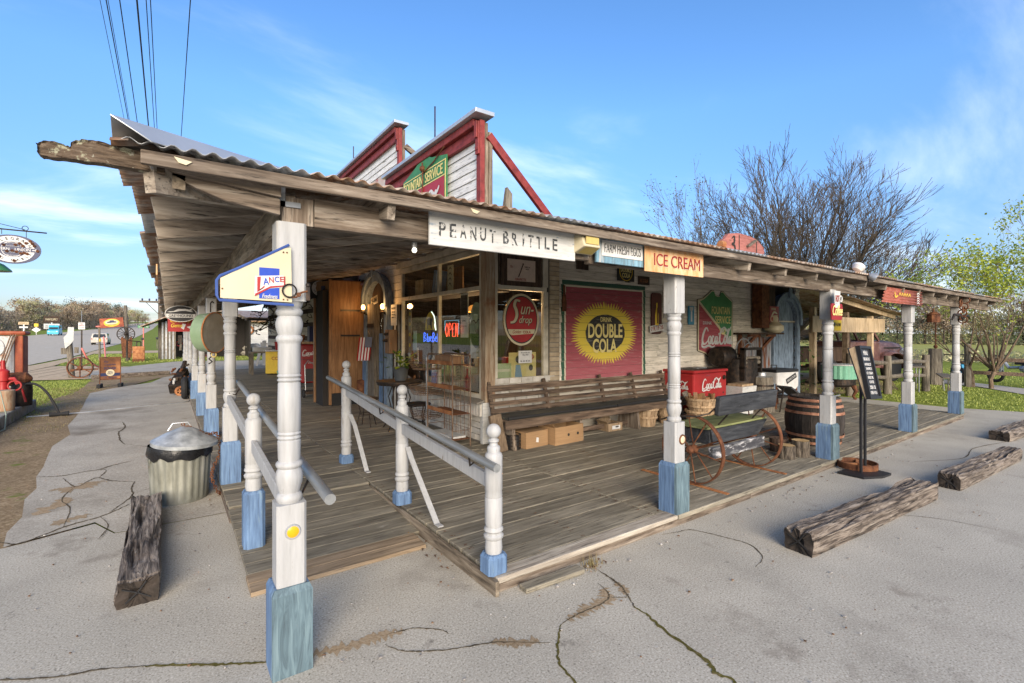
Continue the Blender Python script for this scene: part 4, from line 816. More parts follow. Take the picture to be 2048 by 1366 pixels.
ORD = 'first second third fourth fifth sixth seventh eighth ninth tenth eleventh twelfth thirteenth fourteenth fifteenth sixteenth seventeenth'.split()
CN = {'dark_wood': 'dark brown', 'red_dk': 'dark red', 'grn_paint': 'dark green', 'cream': 'cream', 'navy': 'navy', 'offwhite': 'off white', 'straw': 'tan', 'iron': 'blackish'}
cols = ['offwhite', 'red_dk', 'straw', 'cream', 'navy', 'offwhite', 'cream', 'dark_wood']  # pale mix of goods also stands in for reflections in the lower glass
for i, (x, y, w, h) in enumerate(gd):
    b = MB()
    if i % 3: b.bx(x - w, x + w, y - w, y + w, .691, .69 + h)
    else: b.lathe([(w * .7, .691), (w * .75, .69 + h * .6), (w * .3, .69 + h * .75), (w * .25, .69 + h)], (x, y, 0), 10)
    tag(b.build('shelf_box' if i % 3 else 'shelf_bottle', M[cols[i % 8]]), f"{CN[cols[i % 8]]} {'box' if i % 3 else 'bottle'} on the window shelf, {ORD[i % 17]} {'from the corner column' if i < 17 else 'left of the mullion'}", 'bottle' if i % 3 == 0 else 'box', 'goods on the window shelf')
for i in range(5):
    b = MB(); x = 6.2; y0 = 6.4 + i * 1.05; b.bx(x, x + .3, y0, y0 + 1.0, .1, 1.9 + .2 * (i % 2)); tag(b.build('store_shelf', M['dark_wood']), f"dark tall shelf deep inside the store, {['nearest the corner', 'next to the corner one', 'in the middle', 'next to last', 'farthest from the corner'][i]}", 'shelf', 'shelves inside the store')
for y, w, h, m, lb, ry in ((8.05, .17, .16, 'straw', 'tan carton standing behind the upper left window pane', 0), (7.5, .05, .22, 'paint_b', 'leaning pale blue board behind the upper left window pane', .25)): b = MB(); b.bx(-.1, .1, -w, w, 0, h * 2); o = b.build('stored_carton' if w > .1 else 'stored_board', M[m], loc=(3.78, y, 2.24)); o.rotation_euler = (ry, 0, 0); tag(o, lb, 'box' if w > .1 else 'board')
b = MB(); b.bx(3.6, 4.0, 5.68, 8.4, 2.2, 2.235); part('upper_shelf', M['dark_wood'], b); b = MB(); b.bx(3.98, 4.0, 7.0, 8.4, 2.24, 2.72); part('upper_back', M['ply'], b)
for k in range(9): y = 5.85 + k * .28; b = MB(); h = .12 + .07 * (k % 3); b.bx(4.26, 4.28, y, y + .2, .72, .72 + h * 2); tag(b.build('reflection_card', M[['white', 'paper_g', 'cream', 'bluecard', 'paper_y'][k % 5]]), f"pale reflection stand-in card at the back of the window shelf, {ORD[k]} from the corner column", 'card', 'reflection cards at the back of the window shelf')  # pale cards fill the shelf and stand in for bright window reflections
# ---- arched surrounds
def arch_pts(w, zs, r, zb, n=14): return [(w, zb), (w, zs)] + [(w * math.cos(math.pi * i / n), zs + r * math.sin(math.pi * i / n)) for i in range(1, n)] + [(-w, zs), (-w, zb)]
def arch(root, w, zs, r, zb, t, y0, y1, m, name='arch_trim'):
    o = arch_pts(w, zs, r, zb); i_ = arch_pts(w - t, zs, r - t, zb); k = len(o); b = MB()
    vs = [(x, y0, z) for x, z in o] + [(x, y0, z) for x, z in i_] + [(x, y1, z) for x, z in o] + [(x, y1, z) for x, z in i_]
    fs = []
    for j in range(k - 1): fs += [(j, j + 1, k + j + 1, k + j), (2 * k + j, 3 * k + j, 3 * k + j + 1, 2 * k + j + 1), (j, 2 * k + j, 2 * k + j + 1, j + 1), (k + j, k + j + 1, 3 * k + j + 1, 3 * k + j)]
    b.add(vs, fs); return b.build(name, m, root, bevel=.006)
M['blue_grey'] = mat('weathered_slate_blue_paint', [(.07, .09, .12), (.15, .2, .26), (.24, .3, .38)], scale=(6, 6, 1.5), freq=4, rough=.7, bump=.3, var=.2, spots=[((.28, .27, .25), 9, .7, .05)])
d1 = thing('arched_door', 'slate blue arched doorway at the far end of the side wall', 'door', (11.86, 5.6, 0))
arch(d1, .64, 1.93, .6, .1, .14, -.10, .02, M['blue_grey']); arch(d1, .68, 1.93, .64, 1.8, .1, -.15, -.101, M['blue_grey'], 'hood_mould')
b = MB(); b.bx(-.06, .06, -.19, -.151, 2.42, 2.66); b.build('keystone', M['blue_grey'], d1, bevel=.01)
for k in range(4): b = MB(); b.bx(-.49 + k * .245, -.25 + k * .245, -.01 - .004 * (k % 2), .03, .1, 1.86); b.build('door_plank', M['blue_grey'], d1, bevel=.003)
b = MB(); b.poly([(-.5, 1.865)] + [(.5 * math.cos(math.pi * (12 - i) / 12), 1.93 + .46 * math.sin(math.pi * (12 - i) / 12)) for i in range(13)] + [(.5, 1.865)], .0, .02); b.build('tympanum', M['blue_grey'], d1)
b = MB(); b.bx(-.5, .5, -.04, -.001, 1.868, 1.9); b.build('transom', M['cream_trim'], d1)
for k in range(34):
    link('brick', gme, store, (12.36 + (0 if k % 2 else .03), 5.55, .03 + k * .086), (0, 0, 0), .004)
b = MB(); b.bx(12.36, 12.58, 5.58, 5.7, .03, 3.0); part('mortar_backing', M['mortar'], b)
d2 = thing('arched_entry', 'slate blue arched shop entry between the booth and the front window', 'entry', (3.5, 9.5, 0), RZL)
arch(d2, .66, 2.25, .55, .1, .16, -.12, .0, M['blue_grey']); arch(d2, .71, 2.25, .60, 2.1, .09, -.17, -.121, M['blue_grey'], 'hood_mould')
b = MB(); b.bx(-.05, .05, -.2, -.171, 2.72, 2.9); b.build('keystone', M['blue_grey'], d2, bevel=.01)
b = MB(); b.bx(-.5, .5, .0, .02, .1, 2.3); b.poly([(.5 * math.cos(math.pi * i / 12), 2.3 + .36 * math.sin(math.pi * i / 12)) for i in range(13)], .0, .02); b.build('door_back', M['dark_wood'], d2)
b = MB(); b.bx(-.36, .02, -.14, -.02, .1, 2.2); b.build('pillar_board', M['post_old'], d2, bevel=.006); b = MB(); b.bx(-.36, .02, -.15, -.141, 1.72, 1.80); b.build('pillar_band', M['iron'], d2)
b = MB(); b.bx(.08, .4, -.01, -.001, .3, 2.0); b.build('door_pane', M['glass'], d2); b = MB(); b.bx(-.62, -.5, -.16, -.121, .1, 1.1); b.bx(.36, .46, -.16, -.121, .1, 1.6); b.build('blue_jamb', M['paint_b'], d2)
s = sign('licence_plate', 'old pale licence plate tacked inside the arch of the shop entry', 'licence plate', (3.37, 9.48, 2.26), RZL); flat(s, 'plate', M['cream'], rect(-.18, .18, -.08, .08), -.005, 0); words(s, M['dark'], [('25-1841', .3, .09, 0, 0, (.01,))], -.007); s.rotation_euler.y = rad(-8)
for i, (y, z, lb) in enumerate(((9.95, 2.08, 'glowing amber bulb lamp on the phone booth side'), (8.9, 2.05, 'glowing amber bulb lamp on the right side of the arched entry'))):
    s = thing('wall_lamp', lb, 'lamp', (3.3 + .02 * i, y, z), 0, 'amber bulb lamps'); b = MB(); b.ball((0, 0, .06), .04, 12, 8, (1, 1, 1.5)); b.build('bulb', M['lamp'], s, smooth=True); b = MB(); b.lathe([(.05, -.06), (.06, -.04), (.025, -.02), (.02, .01)], n=12); b.tube([(0, 0, -.05), (.1, 0, -.1), (.2, 0, -.06)], .012, 6); b.build('bracket', M['iron'], s)
    ld = bpy.data.lights.new('lamp_glow', 'POINT'); ld.energy = 3.2; ld.color = (1, .5, .16); ld.shadow_soft_size = .05; lo = bpy.data.objects.new('lamp_glow', ld); COL.objects.link(lo); lo.location = (3.22, y - .08, z + .08)
# ================================================================== FALSE FRONTS
def false_front(x, y0, y1, zt, zb, label, sgn_far=False):
    f = thing('false_front', label, 'false front', (x, 0, 0))
    z = zb
    while z < zt - .32:
        b = MB(); b.add([(-.012, y0 + .11, z), (-.012, y1, z), (.02, y0 + .11, z), (.02, y1, z), (.004, y0 + .11, z + .128), (.004, y1, z + .128), (.02, y0 + .11, z + .128), (.02, y1, z + .128)], [(0, 1, 3, 2), (4, 6, 7, 5), (0, 4, 5, 1), (2, 3, 7, 6), (0, 2, 6, 4), (1, 5, 7, 3)])
        b.build('siding_board', M['siding_y'], f); z += .132
    b = MB(); b.bx(.021, .1, y0 + .05, y1, zb, zt - .1); b.build('backing', M['beam_z'], f)
    b = MB(); b.bx(-.05, .02, y0, y0 + .105, zb, zt - .1); b.build('corner_board', M['red_trim'], f, bevel=.006)
    b = MB(); b.bx(-.08, -.051, y0 + .01, y0 + .09, zt - .55, zt - .12); b.bx(-.105, -.081, y0 + .02, y0 + .08, zt - .34, zt - .12); b.bx(-.09, -.0801, y0 + .02, y0 + .08, zt - .5, zt - .45); b.build('bracket', M['red_trim'], f, bevel=.012)
    b = MB(); b.bx(-.06, .02, y0 + .106, y1, zt - .33, zt - .26); b.build('frieze_moulding', M['red_trim'], f, bevel=.006)
    b = MB(); b.bx(-.035, .02, y0 + .106, y1, zt - .255, zt - .17); b.build('frieze_board', M['red_trim'], f)
    b = MB(); b.bx(-.10, .02, y0 + .106, y1, zt - .165, zt - .06); b.build('cornice_moulding', M['red_trim'], f, bevel=.012)
    b = MB(); b.bx(-.17, .12, y0 - .08, y1, zt - .055, zt); b.build('cornice_cap', M['galv_clean'], f, bevel=.004)
    return f
f1 = false_front(3.4, 5.42, 8.72, 4.52, 2.9, 'near white clapboard false front with red trim and the soda sign')
b = MB(); b.bar((.1, 5.46, 4.25), (1.4, 5.5, 3.12), .06, .11); b.build('brace', M['red_trim'], f1, bevel=.004)
b = MB(); b.bx(.1, .16, 5.45, 5.5, 2.95, 4.3); b.build('stud', M['beam_z'], f1)
f2 = false_front(3.72, 8.95, 13.6, 5.72, 3.0, 'farther white clapboard false front with red trim and a faded sign')
b = MB(); b.bar((.1, 9.0, 5.3), (3.0, 9.0, 3.6), .06, .1); b.build('brace', M['beam_x'], f2)
for x, y, z0, z1, lb in ((3.5, 7.05, 4.5, 5.25, 'thin metal rod rising from the near false front'), (3.8, 12.2, 5.7, 6.3, 'thin metal rod rising from the farther false front')):
    b = MB(); b.cyl((x, y, z0), (x, y, z1), .012, 6); tag(b.build('lightning_rod', M['iron']), lb, 'rod', 'rods on the false fronts')
b = MB(); b.poly([(0, 0), (.2, .0), (.2, .5), (.12, .58), (.06, .2), (0, .12)], 5.3, 5.36); tag(b.build('roof_stub', M['post_old'], loc=(3.58, 0, 2.98)), 'grey splintered post stub on the roof beside the false front', 'post stub')
b = MB(); b.bx(4.72, 4.95, 5.3, 5.5, 2.95, 3.3); tag(b.build('roof_block', M['galv'], bevel=.01), 'small grey block at the foot of the red roof brace', 'block')
s = sign('soda_sign', 'green and red fountain service soda sign on the near false front', 'sign', (3.33, 7.1, 3.72), RZL)
flat(s, 'green_panel', M['grn_sign'], [(-.8, -.75), (.8, -.75), (.8, .5), (.55, .55), (.3, .6), (.1, .68), (-.1, .68), (-.3, .6), (-.8, .47)], -.012, .0)
flat(s, 'red_panel', M['red'], rect(-.72, .72, -.7, .21), -.016, -.0125)
b = MB(); b.poly(rect(-.75, .75, .215, .23), -.018, -.0125); b.poly(rect(-.77, .77, .435, .45), -.018, -.0125); b.poly(rect(-.765, -.75, -.7, .43), -.018, -.0125); b.poly(rect(.75, .765, -.7, .43), -.018, -.0125); b.build('yellow_line', M['yellow_c'], s)
words(s, M['yellow_c'], [('FOUNTAIN', .7, .16, -.37, .33, (.012,)), ('SERVICE', .6, .16, .38, .33, (.012,))], -.019); words(s, M['white'], [('DRINK', .3, .07, -.35, .13, (.01,))], -.02)
b = MB(); cola(b, -.62, -.3, 1.25, -.02, k=.17); b.build('lettering', M['white'], s, recalc=False)
b = MB(); b.tube([(0, -.03, .6), (.02, -.03, .3), (-.04, -.03, .0), (-.05, -.03, -.2)], .012, 5); b.tube([(.02, -.03, .42), (.4, -.03, .5), (.75, -.03, .62)], .01, 5); b.tube([(.35, -.03, -.05), (.42, -.03, -.2), (.4, -.03, -.3)], .01, 5); b.ball((.01, -.03, .5), .05, 8, 5); b.build('rust_wire', M['rust'], s)
s = sign('faded_sign', 'faded red and cream sign on the farther false front', 'sign', (3.68, 10.35, 4.32), RZL)
M['faded'] = mat('washed_out_sign_print', [(.42, .4, .37), (.5, .42, .38), (.42, .2, .17)], freq=3, rough=.8, spots=[((.33, .11, .1), 2.2, .55, .08)])
flat(s, 'panel', M['faded'], rect(-1.0, 1.0, -.75, .6), -.012, 0); flat(s, 'yellow_patch', M['yellow'], oval(.5, .25, 24, .45, -.35), -.016, -.0125)
b = MB(); cola(b, -.85, -.1, 1.6, -.016); b.build('lettering', M['offwhite'], s, recalc=False); words(s, M['navy'], [('BOTTLE', .6, .16, .45, -.35, (.01,))], -.018)
# ================================================================== SIGNS ON THE PORCH EDGE
def panel(p, name, m, x0, x1, z0, z1, y0=-.012, y1=.0, bev=.002): b = MB(); b.bx(x0, x1, y0, y1, z0, z1); return b.build(name, m, p, bevel=bev)
s = sign('peanut_sign', 'long white board lettered peanut brittle on the porch beam', 'sign', (1.715, 2.448, 2.188)); s.rotation_euler.y = 0
panel(s, 'board', M['offwhite'], -.542, .542, -.098, .095, -.02, 0, .004)
b = MB(); x = -.465
for ch in 'PEANUT BRITTLE':
    if ch == ' ': x += .03; continue
    w = .012 if ch == 'I' else .041
    tx(b, ch, w, .077, (x, -.0215, -.004 + U(-.003, .003)), .014, 0, .0015, U(-.03, .03)); x += .067 if ch != 'I' else .058
b.build('lettering', M['letter_blk'], s, recalc=False)
s = thing('solar_light', 'cream solar floodlight wedge right of the peanut board', 'light', (2.335, 2.44, 2.215))
b = MB(); b.add([(-.09, 0, -.07), (.09, 0, -.07), (.09, 0, .06), (-.09, 0, .06), (-.075, -.10, -.03), (.075, -.10, -.03), (.075, -.07, .045), (-.075, -.07, .045)], [(0, 1, 2, 3), (4, 5, 6, 7), (0, 1, 5, 4), (1, 2, 6, 5), (2, 3, 7, 6), (3, 0, 4, 7)]); b.build('housing', M['cream'], s, bevel=.006)
b = MB(); b.add([(-.06, -.099, -.034), (.06, -.099, -.034), (.065, -.02, -.064), (-.065, -.02, -.064)], [(0, 1, 2, 3)]); M['lens'] = plain('yellowed_lens', (.5, .38, .12), .3); o = b.build('lens', M['lens'], s, recalc=False); o.location = (0, -.004, -.004)
b = MB(); b.poly(rect(-.06, .06, -.012, .036), -.1005, -.094); b.build('lens_window', M['lens'], s).rotation_euler = (0, 0, 0)
b = MB(); b.add([(-.06, -.066, .049), (.06, -.066, .049), (.075, -.01, .0615), (-.075, -.01, .0615)], [(0, 1, 2, 3)]); b.build('solar_cell', M['black'], s, recalc=False)
s = sign('egg_sign', 'pale blue peeling board with a white farm fresh eggs plate', 'sign', (2.725, 2.45, 2.213))
panel(s, 'board', M['blueboard'], -.262, .262, -.108, .105, -.02, 0, .003); panel(s, 'white_plate', M['white'], -.215, .225, -.06, .055, -.026, -.0205, .004)
b = MB(); tx(b, 'FARM FRESH EGGS', .39, .062, (.004, -.028, -.002), -.008); b.build('lettering', M['letter_blk'], s, recalc=False); words(s, M['offwhite'], [('AMTIC', .2, .022, .03, .085)], -.0215)
s = sign('ice_cream_sign', 'orange rust streaked ice cream sign on the porch beam', 'sign', (3.33, 2.415, 2.185)); s.rotation_euler.y = 0
panel(s, 'panel', M['ice'], -.378, .378, -.11, .108, -.012, 0, .003)
b = MB(); tx(b, 'ICE CREAM', .615, .098, (.03, -.0133, -.017)); b.build('lettering_edge', M['cream'], s, recalc=False)
b = MB(); tx(b, 'ICE CREAM', .60, .095, (.022, -.0165, -.012)); b.build('lettering', M['ice_red'], s, recalc=False)
s = sign('corrugated_sign', 'small red corrugated tin sign with faded yellow script', 'sign', (8.6, 2.40, 2.13)); b = MB(); k = 40
M['redtin'] = mat('faded_red_painted_tin', [(.2, .06, .04), (.3, .085, .06), (.36, .17, .13)], scale=(3, 1, 14), freq=5, rough=.6)
b.add([(x * (.82 + .0 * z) + (.05 * (1 - i / k) if x > 0 else -.12 * (1 - i / k) + .06), -.012 + .010 * math.sin(2 * math.pi * i / 8), -.105 + .21 * i / k) for i in range(k + 1) for x, z in ((-.78 / .82, 0), (.78 / .82, 0))], [(2 * i, 2 * i + 1, 2 * i + 3, 2 * i + 2) for i in range(k)])
o = b.build('tin_sheet', M['redtin'], s, recalc=False, smooth=True); q = o.modifiers.new('t', 'SOLIDIFY'); q.thickness = .003
b = MB(); stroke(b, [(-.42, .05), (-.4, -.02), (-.3, .0)], .03, -.028); 
for k in range(5): stroke(b, [(-.26 + k * .1, .0), (-.22 + k * .1, .04), (-.18 + k * .1, .0)], .02, -.028)
b.build('lettering', M['yellow'], s, recalc=False); b = MB()
for k in range(5): stroke(b, [(.5, -.09 + k * .035), (.56, -.07 + k * .035), (.62, -.09 + k * .035)], .018, -.028)
b.build('figure_print', M['white'], s, recalc=False)
s = sign('coffee_sign', 'red hot coffee sign with a steaming cup on the post', 'sign', (6.40, 2.42, 1.91)); flat(s, 'red_plate', M['red_dk'], [(-.14, -.15), (.14, -.15), (.16, .0), (.14, .04), (-.14, .04), (-.16, .0)], -.01, 0)
flat(s, 'cup', M['offwhite'], [(-.06, -.01), (.06, -.01), (.085, .19), (-.085, .19)], -.014, -.0105); b = MB(); b.torus((.1, -.01, .1), .035, .009, 'y', 16, 5); b.build('cup_handle', M['offwhite'], s)
words(s, M['ice_red'], [('HOT', .11, .08, 0, .10, (.01,))], -.016); words(s, M['yellow_c'], [('Coffee', .27, .12, 0, -.04, (.012, .3))], -.016)
# yellow cream corner sign on the near post
s = sign('snack_sign', 'cream and blue snack sign bracketed on the near corner post', 'sign', (.33, 2.435, 1.85))
flat(s, 'panel', M['cream'], [(-.145, -.095), (.142, -.105), (.138, .15), (.10, .14), (-.145, -.01)], -.004, .002)
b = MB(); b.tube([(.13, -.002, .162), (-.08, -.002, .035), (-.145, -.002, 0), (-.158, -.002, -.02), (-.158, -.002, -.085), (-.148, -.002, -.105), (.15, -.002, -.118)], .0065, 6); M['blue_frame'] = plain('royal_blue_frame_paint', (.04, .08, .26), .5); b.build('frame', M['blue_frame'], s, smooth=True)
flat(s, 'blue_block', M['blue_s'], rect(.005, .088, -.092, .048), -.006, -.0042)
flat(s, 'white_band', M['white'], [(-.015, -.08), (-.012, .008), (.105, .018), (.112, -.036), (.05, -.045)], -.0072, -.0062)
b = MB(); b.poly([(-.003, .004), (.011, .006), (.007, -.052), (.026, -.041), (.026, -.033), (-.003, -.064)], -.009, -.0074); b.poly([(-.012, -.082), (.05, -.043), (.11, -.033), (.11, -.027), (.05, -.035), (-.012, -.072)], -.009, -.0074); b.poly([(.106, -.03), (.112, -.03), (.112, .014), (.107, .012)], -.009, -.0074); b.build('red_lettering', M['red'], s)
b = MB(); tx(b, 'N', .019, .026, (.054, -.009, -.006), .012, 0, .001, .08); tx(b, 'E', .016, .024, (.098, -.009, -.001), .012, 0, .001, .05); b.build('lettering', M['red'], s, recalc=False)
b = MB(); tx(b, 'A', .024, .03, (.032, -.009, -.014), .012, 0, .001, .1); tx(b, 'C', .019, .025, (.077, -.009, -.002), .012, 0, .001, .05); b.build('lettering', M['blue_s'], s, recalc=False)
b = MB(); tx(b, 'Freshness', .064, .02, (.048, -.0078, -.081), .004, .35); b.build('script', M['white'], s, recalc=False)
b = MB()
for x, z in ((.105, .125), (.12, .125), (.105, -.093), (.122, -.094), (-.138, -.055)): b.lathe([(.0035, -.008), (.0035, -.004)], (x, 0, z), 8, 'y')
b.build('screw', M['rust'], s)
s = thing('bit_hook', 'rusty iron horse bit hanging from the near corner post', 'iron hook', (.505, 2.448, 1.80))
b = MB(); b.torus((-.045, -.026, -.002), .030, .0038, 'y', 20, 6); b.build('ring', M['iron'], s, smooth=True)
b = MB(); b.tube([(-.035, -.024, -.032), (-.015, -.024, -.03), (.0, -.022, -.012), (.012, -.018, -.006), (.035, -.016, .0)], .005, 6); b.torus((-.005, -.024, -.018), .008, .003, 'y', 12, 5); b.build('bar', M['rust'], s, smooth=True)
b = MB(); b.bx(.03, .048, -.016, -.004, -.045, .04); b.ball((.039, -.012, .03), .012, 8, 5); b.build('plate', M['iron'], s, bevel=.003)
s = thing('string_bulb', 'clear festoon bulb hanging under the front porch beam', 'bulb', (1.16, 2.6, 2.08)); b = MB(); b.ball((0, 0, 0), .014, 10, 6); M['bulbg'] = emit('lit_clear_bulb', (1, .93, .75), 3); b.build('bulb', M['bulbg'], s, smooth=True); b = MB(); b.lathe([(.015, .012), (.016, .045), (.006, .05)], n=10); b.build('socket', M['galv'], s)
s = thing('roof_pig', 'pink wooden pig cutout riding on the porch roof edge', 'pig cutout', (5.42, 3.0, 2.47), 0)
b = MB(); b.poly([(-.38, .03), (-.44, .10), (-.43, .16), (-.37, .19), (-.3, .25), (-.1, .28), (.12, .275), (.3, .25), (.46, .17), (.48, .11), (.4, .02), (.3, -.02), (-.3, .0)], 0, .05); b.build('body', M['pink'], s, bevel=.006)
b = MB(); b.bar((.06, -.012, .14), (.24, -.012, .23), .02, .05, (0, -1, 0)); b.build('wooden_wing', M['post_old'], s); b = MB(); stroke(b, [(-.25, .2), (-.2, .23), (-.2, .16), (-.24, .14), (-.19, .12), (-.19, .06), (-.25, .05)], .03, -.003); b.build('ear_line', M['dark'], s, recalc=False); b = MB(); b.lathe([(.04, -.06), (.045, 0), (.03, .01)], (-.42, 0, .11), 10, 'x'); b.build('snout', M['rust_lt'], s)
for xx in (-.1, .28): b = MB(); b.bx(xx, xx + .012, -.004, -.001, .0, .26); b.build('joint_line', M['dark'], s)
s = thing('flood_lamp', 'twin grey floodlight on the porch roof edge', 'floodlight', (7.0, 2.33, 2.345)); s.scale = (.72, .72, .72)
b = MB(); b.lathe([(.02, 0), (.05, .02), (.085, .1), (.08, .11)], n=14); o = b.build('lamp_head', M['galv'], s, smooth=True); o.rotation_euler = (rad(120), 0, rad(40)); o.location = (.06, -.03, -.03)
b = MB(); b.lathe([(.02, 0), (.07, .02), (.1, .08), (.09, .12), (.02, .16)], n=14); o = b.build('lamp_head', M['white'], s, smooth=True); o.location = (-.1, .1, .04); o.rotation_euler = (rad(20), rad(30), 0)
b = MB(); b.bx(-.03, .05, .0, .1, -.02, .05); b.build('bracket', M['galv'], s)
s = thing('hanging_lantern', 'small brown tin lantern hanging between the two right posts', 'lantern', (10.65, 2.55, 1.79)); s.scale = (.8, .8, .8); b = MB(); b.lathe([(.0, 0), (.115, .0), (.115, .16), (.13, .165), (.02, .23), (.01, .3)], n=8); b.build('body', M['rust'], s); b = MB(); b.cyl((0, 0, .3), (0, 0, .36), .006, 5); b.build('wire', M['iron'], s)
s = thing('yoke', 'rusty iron yoke and chain hooked on the far right post', 'yoke', (11.75, 2.42, 1.90)); b = MB(); b.tube([(-.6, 0, -.06), (-.45, 0, .03), (-.15, 0, .03), (0, 0, -.04), (.2, 0, .03), (.45, 0, .03), (.6, 0, -.03)], [.012, .025, .03, .035, .03, .025, .012], 7); b.build('bar', M['iron'], s, smooth=True)
b = MB()
for k in range(7): b.torus((U(-.15, .15), U(-.03, .0), -.05 + .06 * k), .06, .012, 'y' if k % 2 else 'x', 12, 5)
b.build('chain', M['rust'], s)
# ================================================================== WALL PIECES OF THE SIDE WALL
def mural_mat():
    m, t, b, o = node_mat('painted_cola_mural'); N = t.nodes.new; L = t.links.new
    c = N('ShaderNodeTexCoord'); sp_ = N('ShaderNodeSeparateXYZ'); L(c.outputs['Object'], sp_.inputs[0])
    def mth(op, a, b_=None, cl=False):
        n = N('ShaderNodeMath'); n.operation = op; n.use_clamp = cl
        for i, v in enumerate((a, b_)):
            if v is None: continue
            if isinstance(v, (int, float)): n.inputs[i].default_value = v
            else: L(v, n.inputs[i])
        return n.outputs[0]
    X, Z = sp_.outputs[0], sp_.outputs[2]
    u = mth('DIVIDE', mth('SUBTRACT', X, 5.89), .80); v = mth('DIVIDE', mth('SUBTRACT', Z, 1.605), .535)
    r = mth('SQRT', mth('ADD', mth('MULTIPLY', u, u), mth('MULTIPLY', v, v))); th = mth('ARCTAN2', v, u)
    cv = N('ShaderNodeCombineXYZ'); L(mth('MULTIPLY', th, 7.0), cv.inputs[0]); ns = N('ShaderNodeTexNoise'); ns.inputs['Scale'].default_value = 1.0; ns.inputs['Detail'].default_value = 1; L(cv.outputs[0], ns.inputs[0])
    tri = mth('PINGPONG', mth('ADD', mth('MULTIPLY', th, 11.5), mth('MULTIPLY', ns.outputs[0], 1.2)), .5)
    edge = mth('ADD', .77, mth('MULTIPLY', tri, mth('ADD', .12, mth('MULTIPLY', ns.outputs[0], .55))))
    yel = mth('LESS_THAN', r, edge); blk = mth('LESS_THAN', r, .575)
    ax = mth('ABSOLUTE', mth('SUBTRACT', X, 5.905)); 
    top = mth('SUBTRACT', 2.43, Z)
    green = mth('MAXIMUM', mth('GREATER_THAN', ax, .925), mth('LESS_THAN', top, .07)); cream = mth('MAXIMUM', mth('GREATER_THAN', ax, .895), mth('LESS_THAN', top, .1))
    n = N('ShaderNodeTexNoise'); n.inputs['Scale'].default_value = 5; n.inputs['Detail'].default_value = 8; mpp = N('ShaderNodeMapping'); mpp.inputs['Scale'].default_value = (1, 8, 8); L(c.outputs['Object'], mpp.inputs[0]); L(mpp.outputs[0], n.inputs[0])
    def mixc(f, a, b_):
        x = N('ShaderNodeMix'); x.data_type = 'RGBA'
        if isinstance(f, (int, float)): x.inputs[0].default_value = f
        else: L(f, x.inputs[0])
        for i, q in ((6, a), (7, b_)):
            if isinstance(q, tuple): x.inputs[i].default_value = col4(q)
            else: L(q, x.inputs[i])
        return x.outputs[2]
    wearz = N('ShaderNodeMapRange'); wearz.inputs[1].default_value = 1.5; wearz.inputs[2].default_value = .9; L(Z, wearz.inputs[0])
    redf = mth('ADD', mth('MULTIPLY', n.outputs[0], .55), mth('MULTIPLY', wearz.outputs[0], .35), True)
    q = mixc(redf, (.23, .03, .042), (.40, .13, .15)); q = mixc(yel, q, (.62, .48, .06)); q = mixc(blk, q, (.03, .03, .03)); q = mixc(cream, q, (.58, .53, .4)); q = mixc(green, q, (.03, .09, .055))
    wr = N('ShaderNodeMapRange'); wr.inputs[1].default_value = .58; wr.inputs[2].default_value = .75; wr.inputs[4].default_value = .55; L(n.outputs[0], wr.inputs[0])
    q = mixc(wr.outputs[0], q, (.33, .3, .25)); L(q, b.inputs['Base Color']); b.inputs['Roughness'].default_value = .85
    bp = N('ShaderNodeBump'); bp.inputs['Strength'].default_value = .3; bp.inputs['Distance'].default_value = .01; L(n.outputs[0], bp.inputs['Height']); L(bp.outputs[0], b.inputs['Normal'])
    return m
M['mural'] = mural_mat()
mu = thing('cola_mural', 'big red mural with a yellow sunburst and double cola lettering', 'mural')
for r in range(25):
    z = .12 + r * rh; z0, z1 = max(z, .88), min(z + rh - .004, 2.43)
    if z1 - z0 < .01: continue
    d = .012 / rh; j = U(-.012, .012); b = MB(); f = lambda zq: WY + .002 + d * .85 * (zq - z) - .004
    b.add([(4.925 + j, f(z0), z0), (6.885 + U(-.012, .012), f(z0), z0), (4.925 + j, f(z0) + .008, z0), (6.885, f(z0) + .008, z0), (4.925 + j, f(z1), z1), (6.885, f(z1), z1), (4.925 + j, f(z1) + .008, z1), (6.885, f(z1) + .008, z1)], [(0, 2, 3, 1), (4, 5, 7, 6), (0, 1, 5, 4), (2, 6, 7, 3), (0, 4, 6, 2), (1, 3, 7, 5)]); b.build('painted_board', M['mural'], mu)
yl = WY - .006
b = MB(); tx(b, 'DRINK', .26, .075, (5.89, yl, 1.83), .012); tx(b, 'DOUBLE', .80, .235, (5.88, yl, 1.645), .025); tx(b, 'COLA', .56, .23, (5.86, yl, 1.40), .025); b.build('lettering', M['yellow_c'], mu, recalc=False)
s = sign('small_cola_sign', 'small square yellow and black cola sign above the mural', 'sign', (6.36, 5.588, 2.66)); flat(s, 'panel', M['black'], rect(-.21, .21, -.17, .17), -.006, .004); b = MB(); b.torus((0, -.008, .0), .16, .008, 'y', 24, 4); b.build('ring', M['yellow'], s); words(s, M['yellow_c'], [('DOUBLE', .26, .07, 0, .02, (.02,)), ('COLA', .2, .08, 0, -.07, (.02,))], -.008)
for x, z, w, h, lb in ((5.35, 2.68, .13, .07, 'dark rectangular patch on the siding left of the small cola sign'), (6.83, 2.53, .15, .075, 'dark brown plaque on the siding right of the small cola sign')):
    s = sign('wall_plaque', lb, 'plaque', (x, 5.59, z)); flat(s, 'plate', M['dark_wood'], [(-w, -h), (w, -h), (w * 1.0, h), (-w, h)], -.006, .004)
    if x > 6: words(s, M['rust_lt'], [('RC COLA', w * 1.4, .06, 0, 0)], -.008)
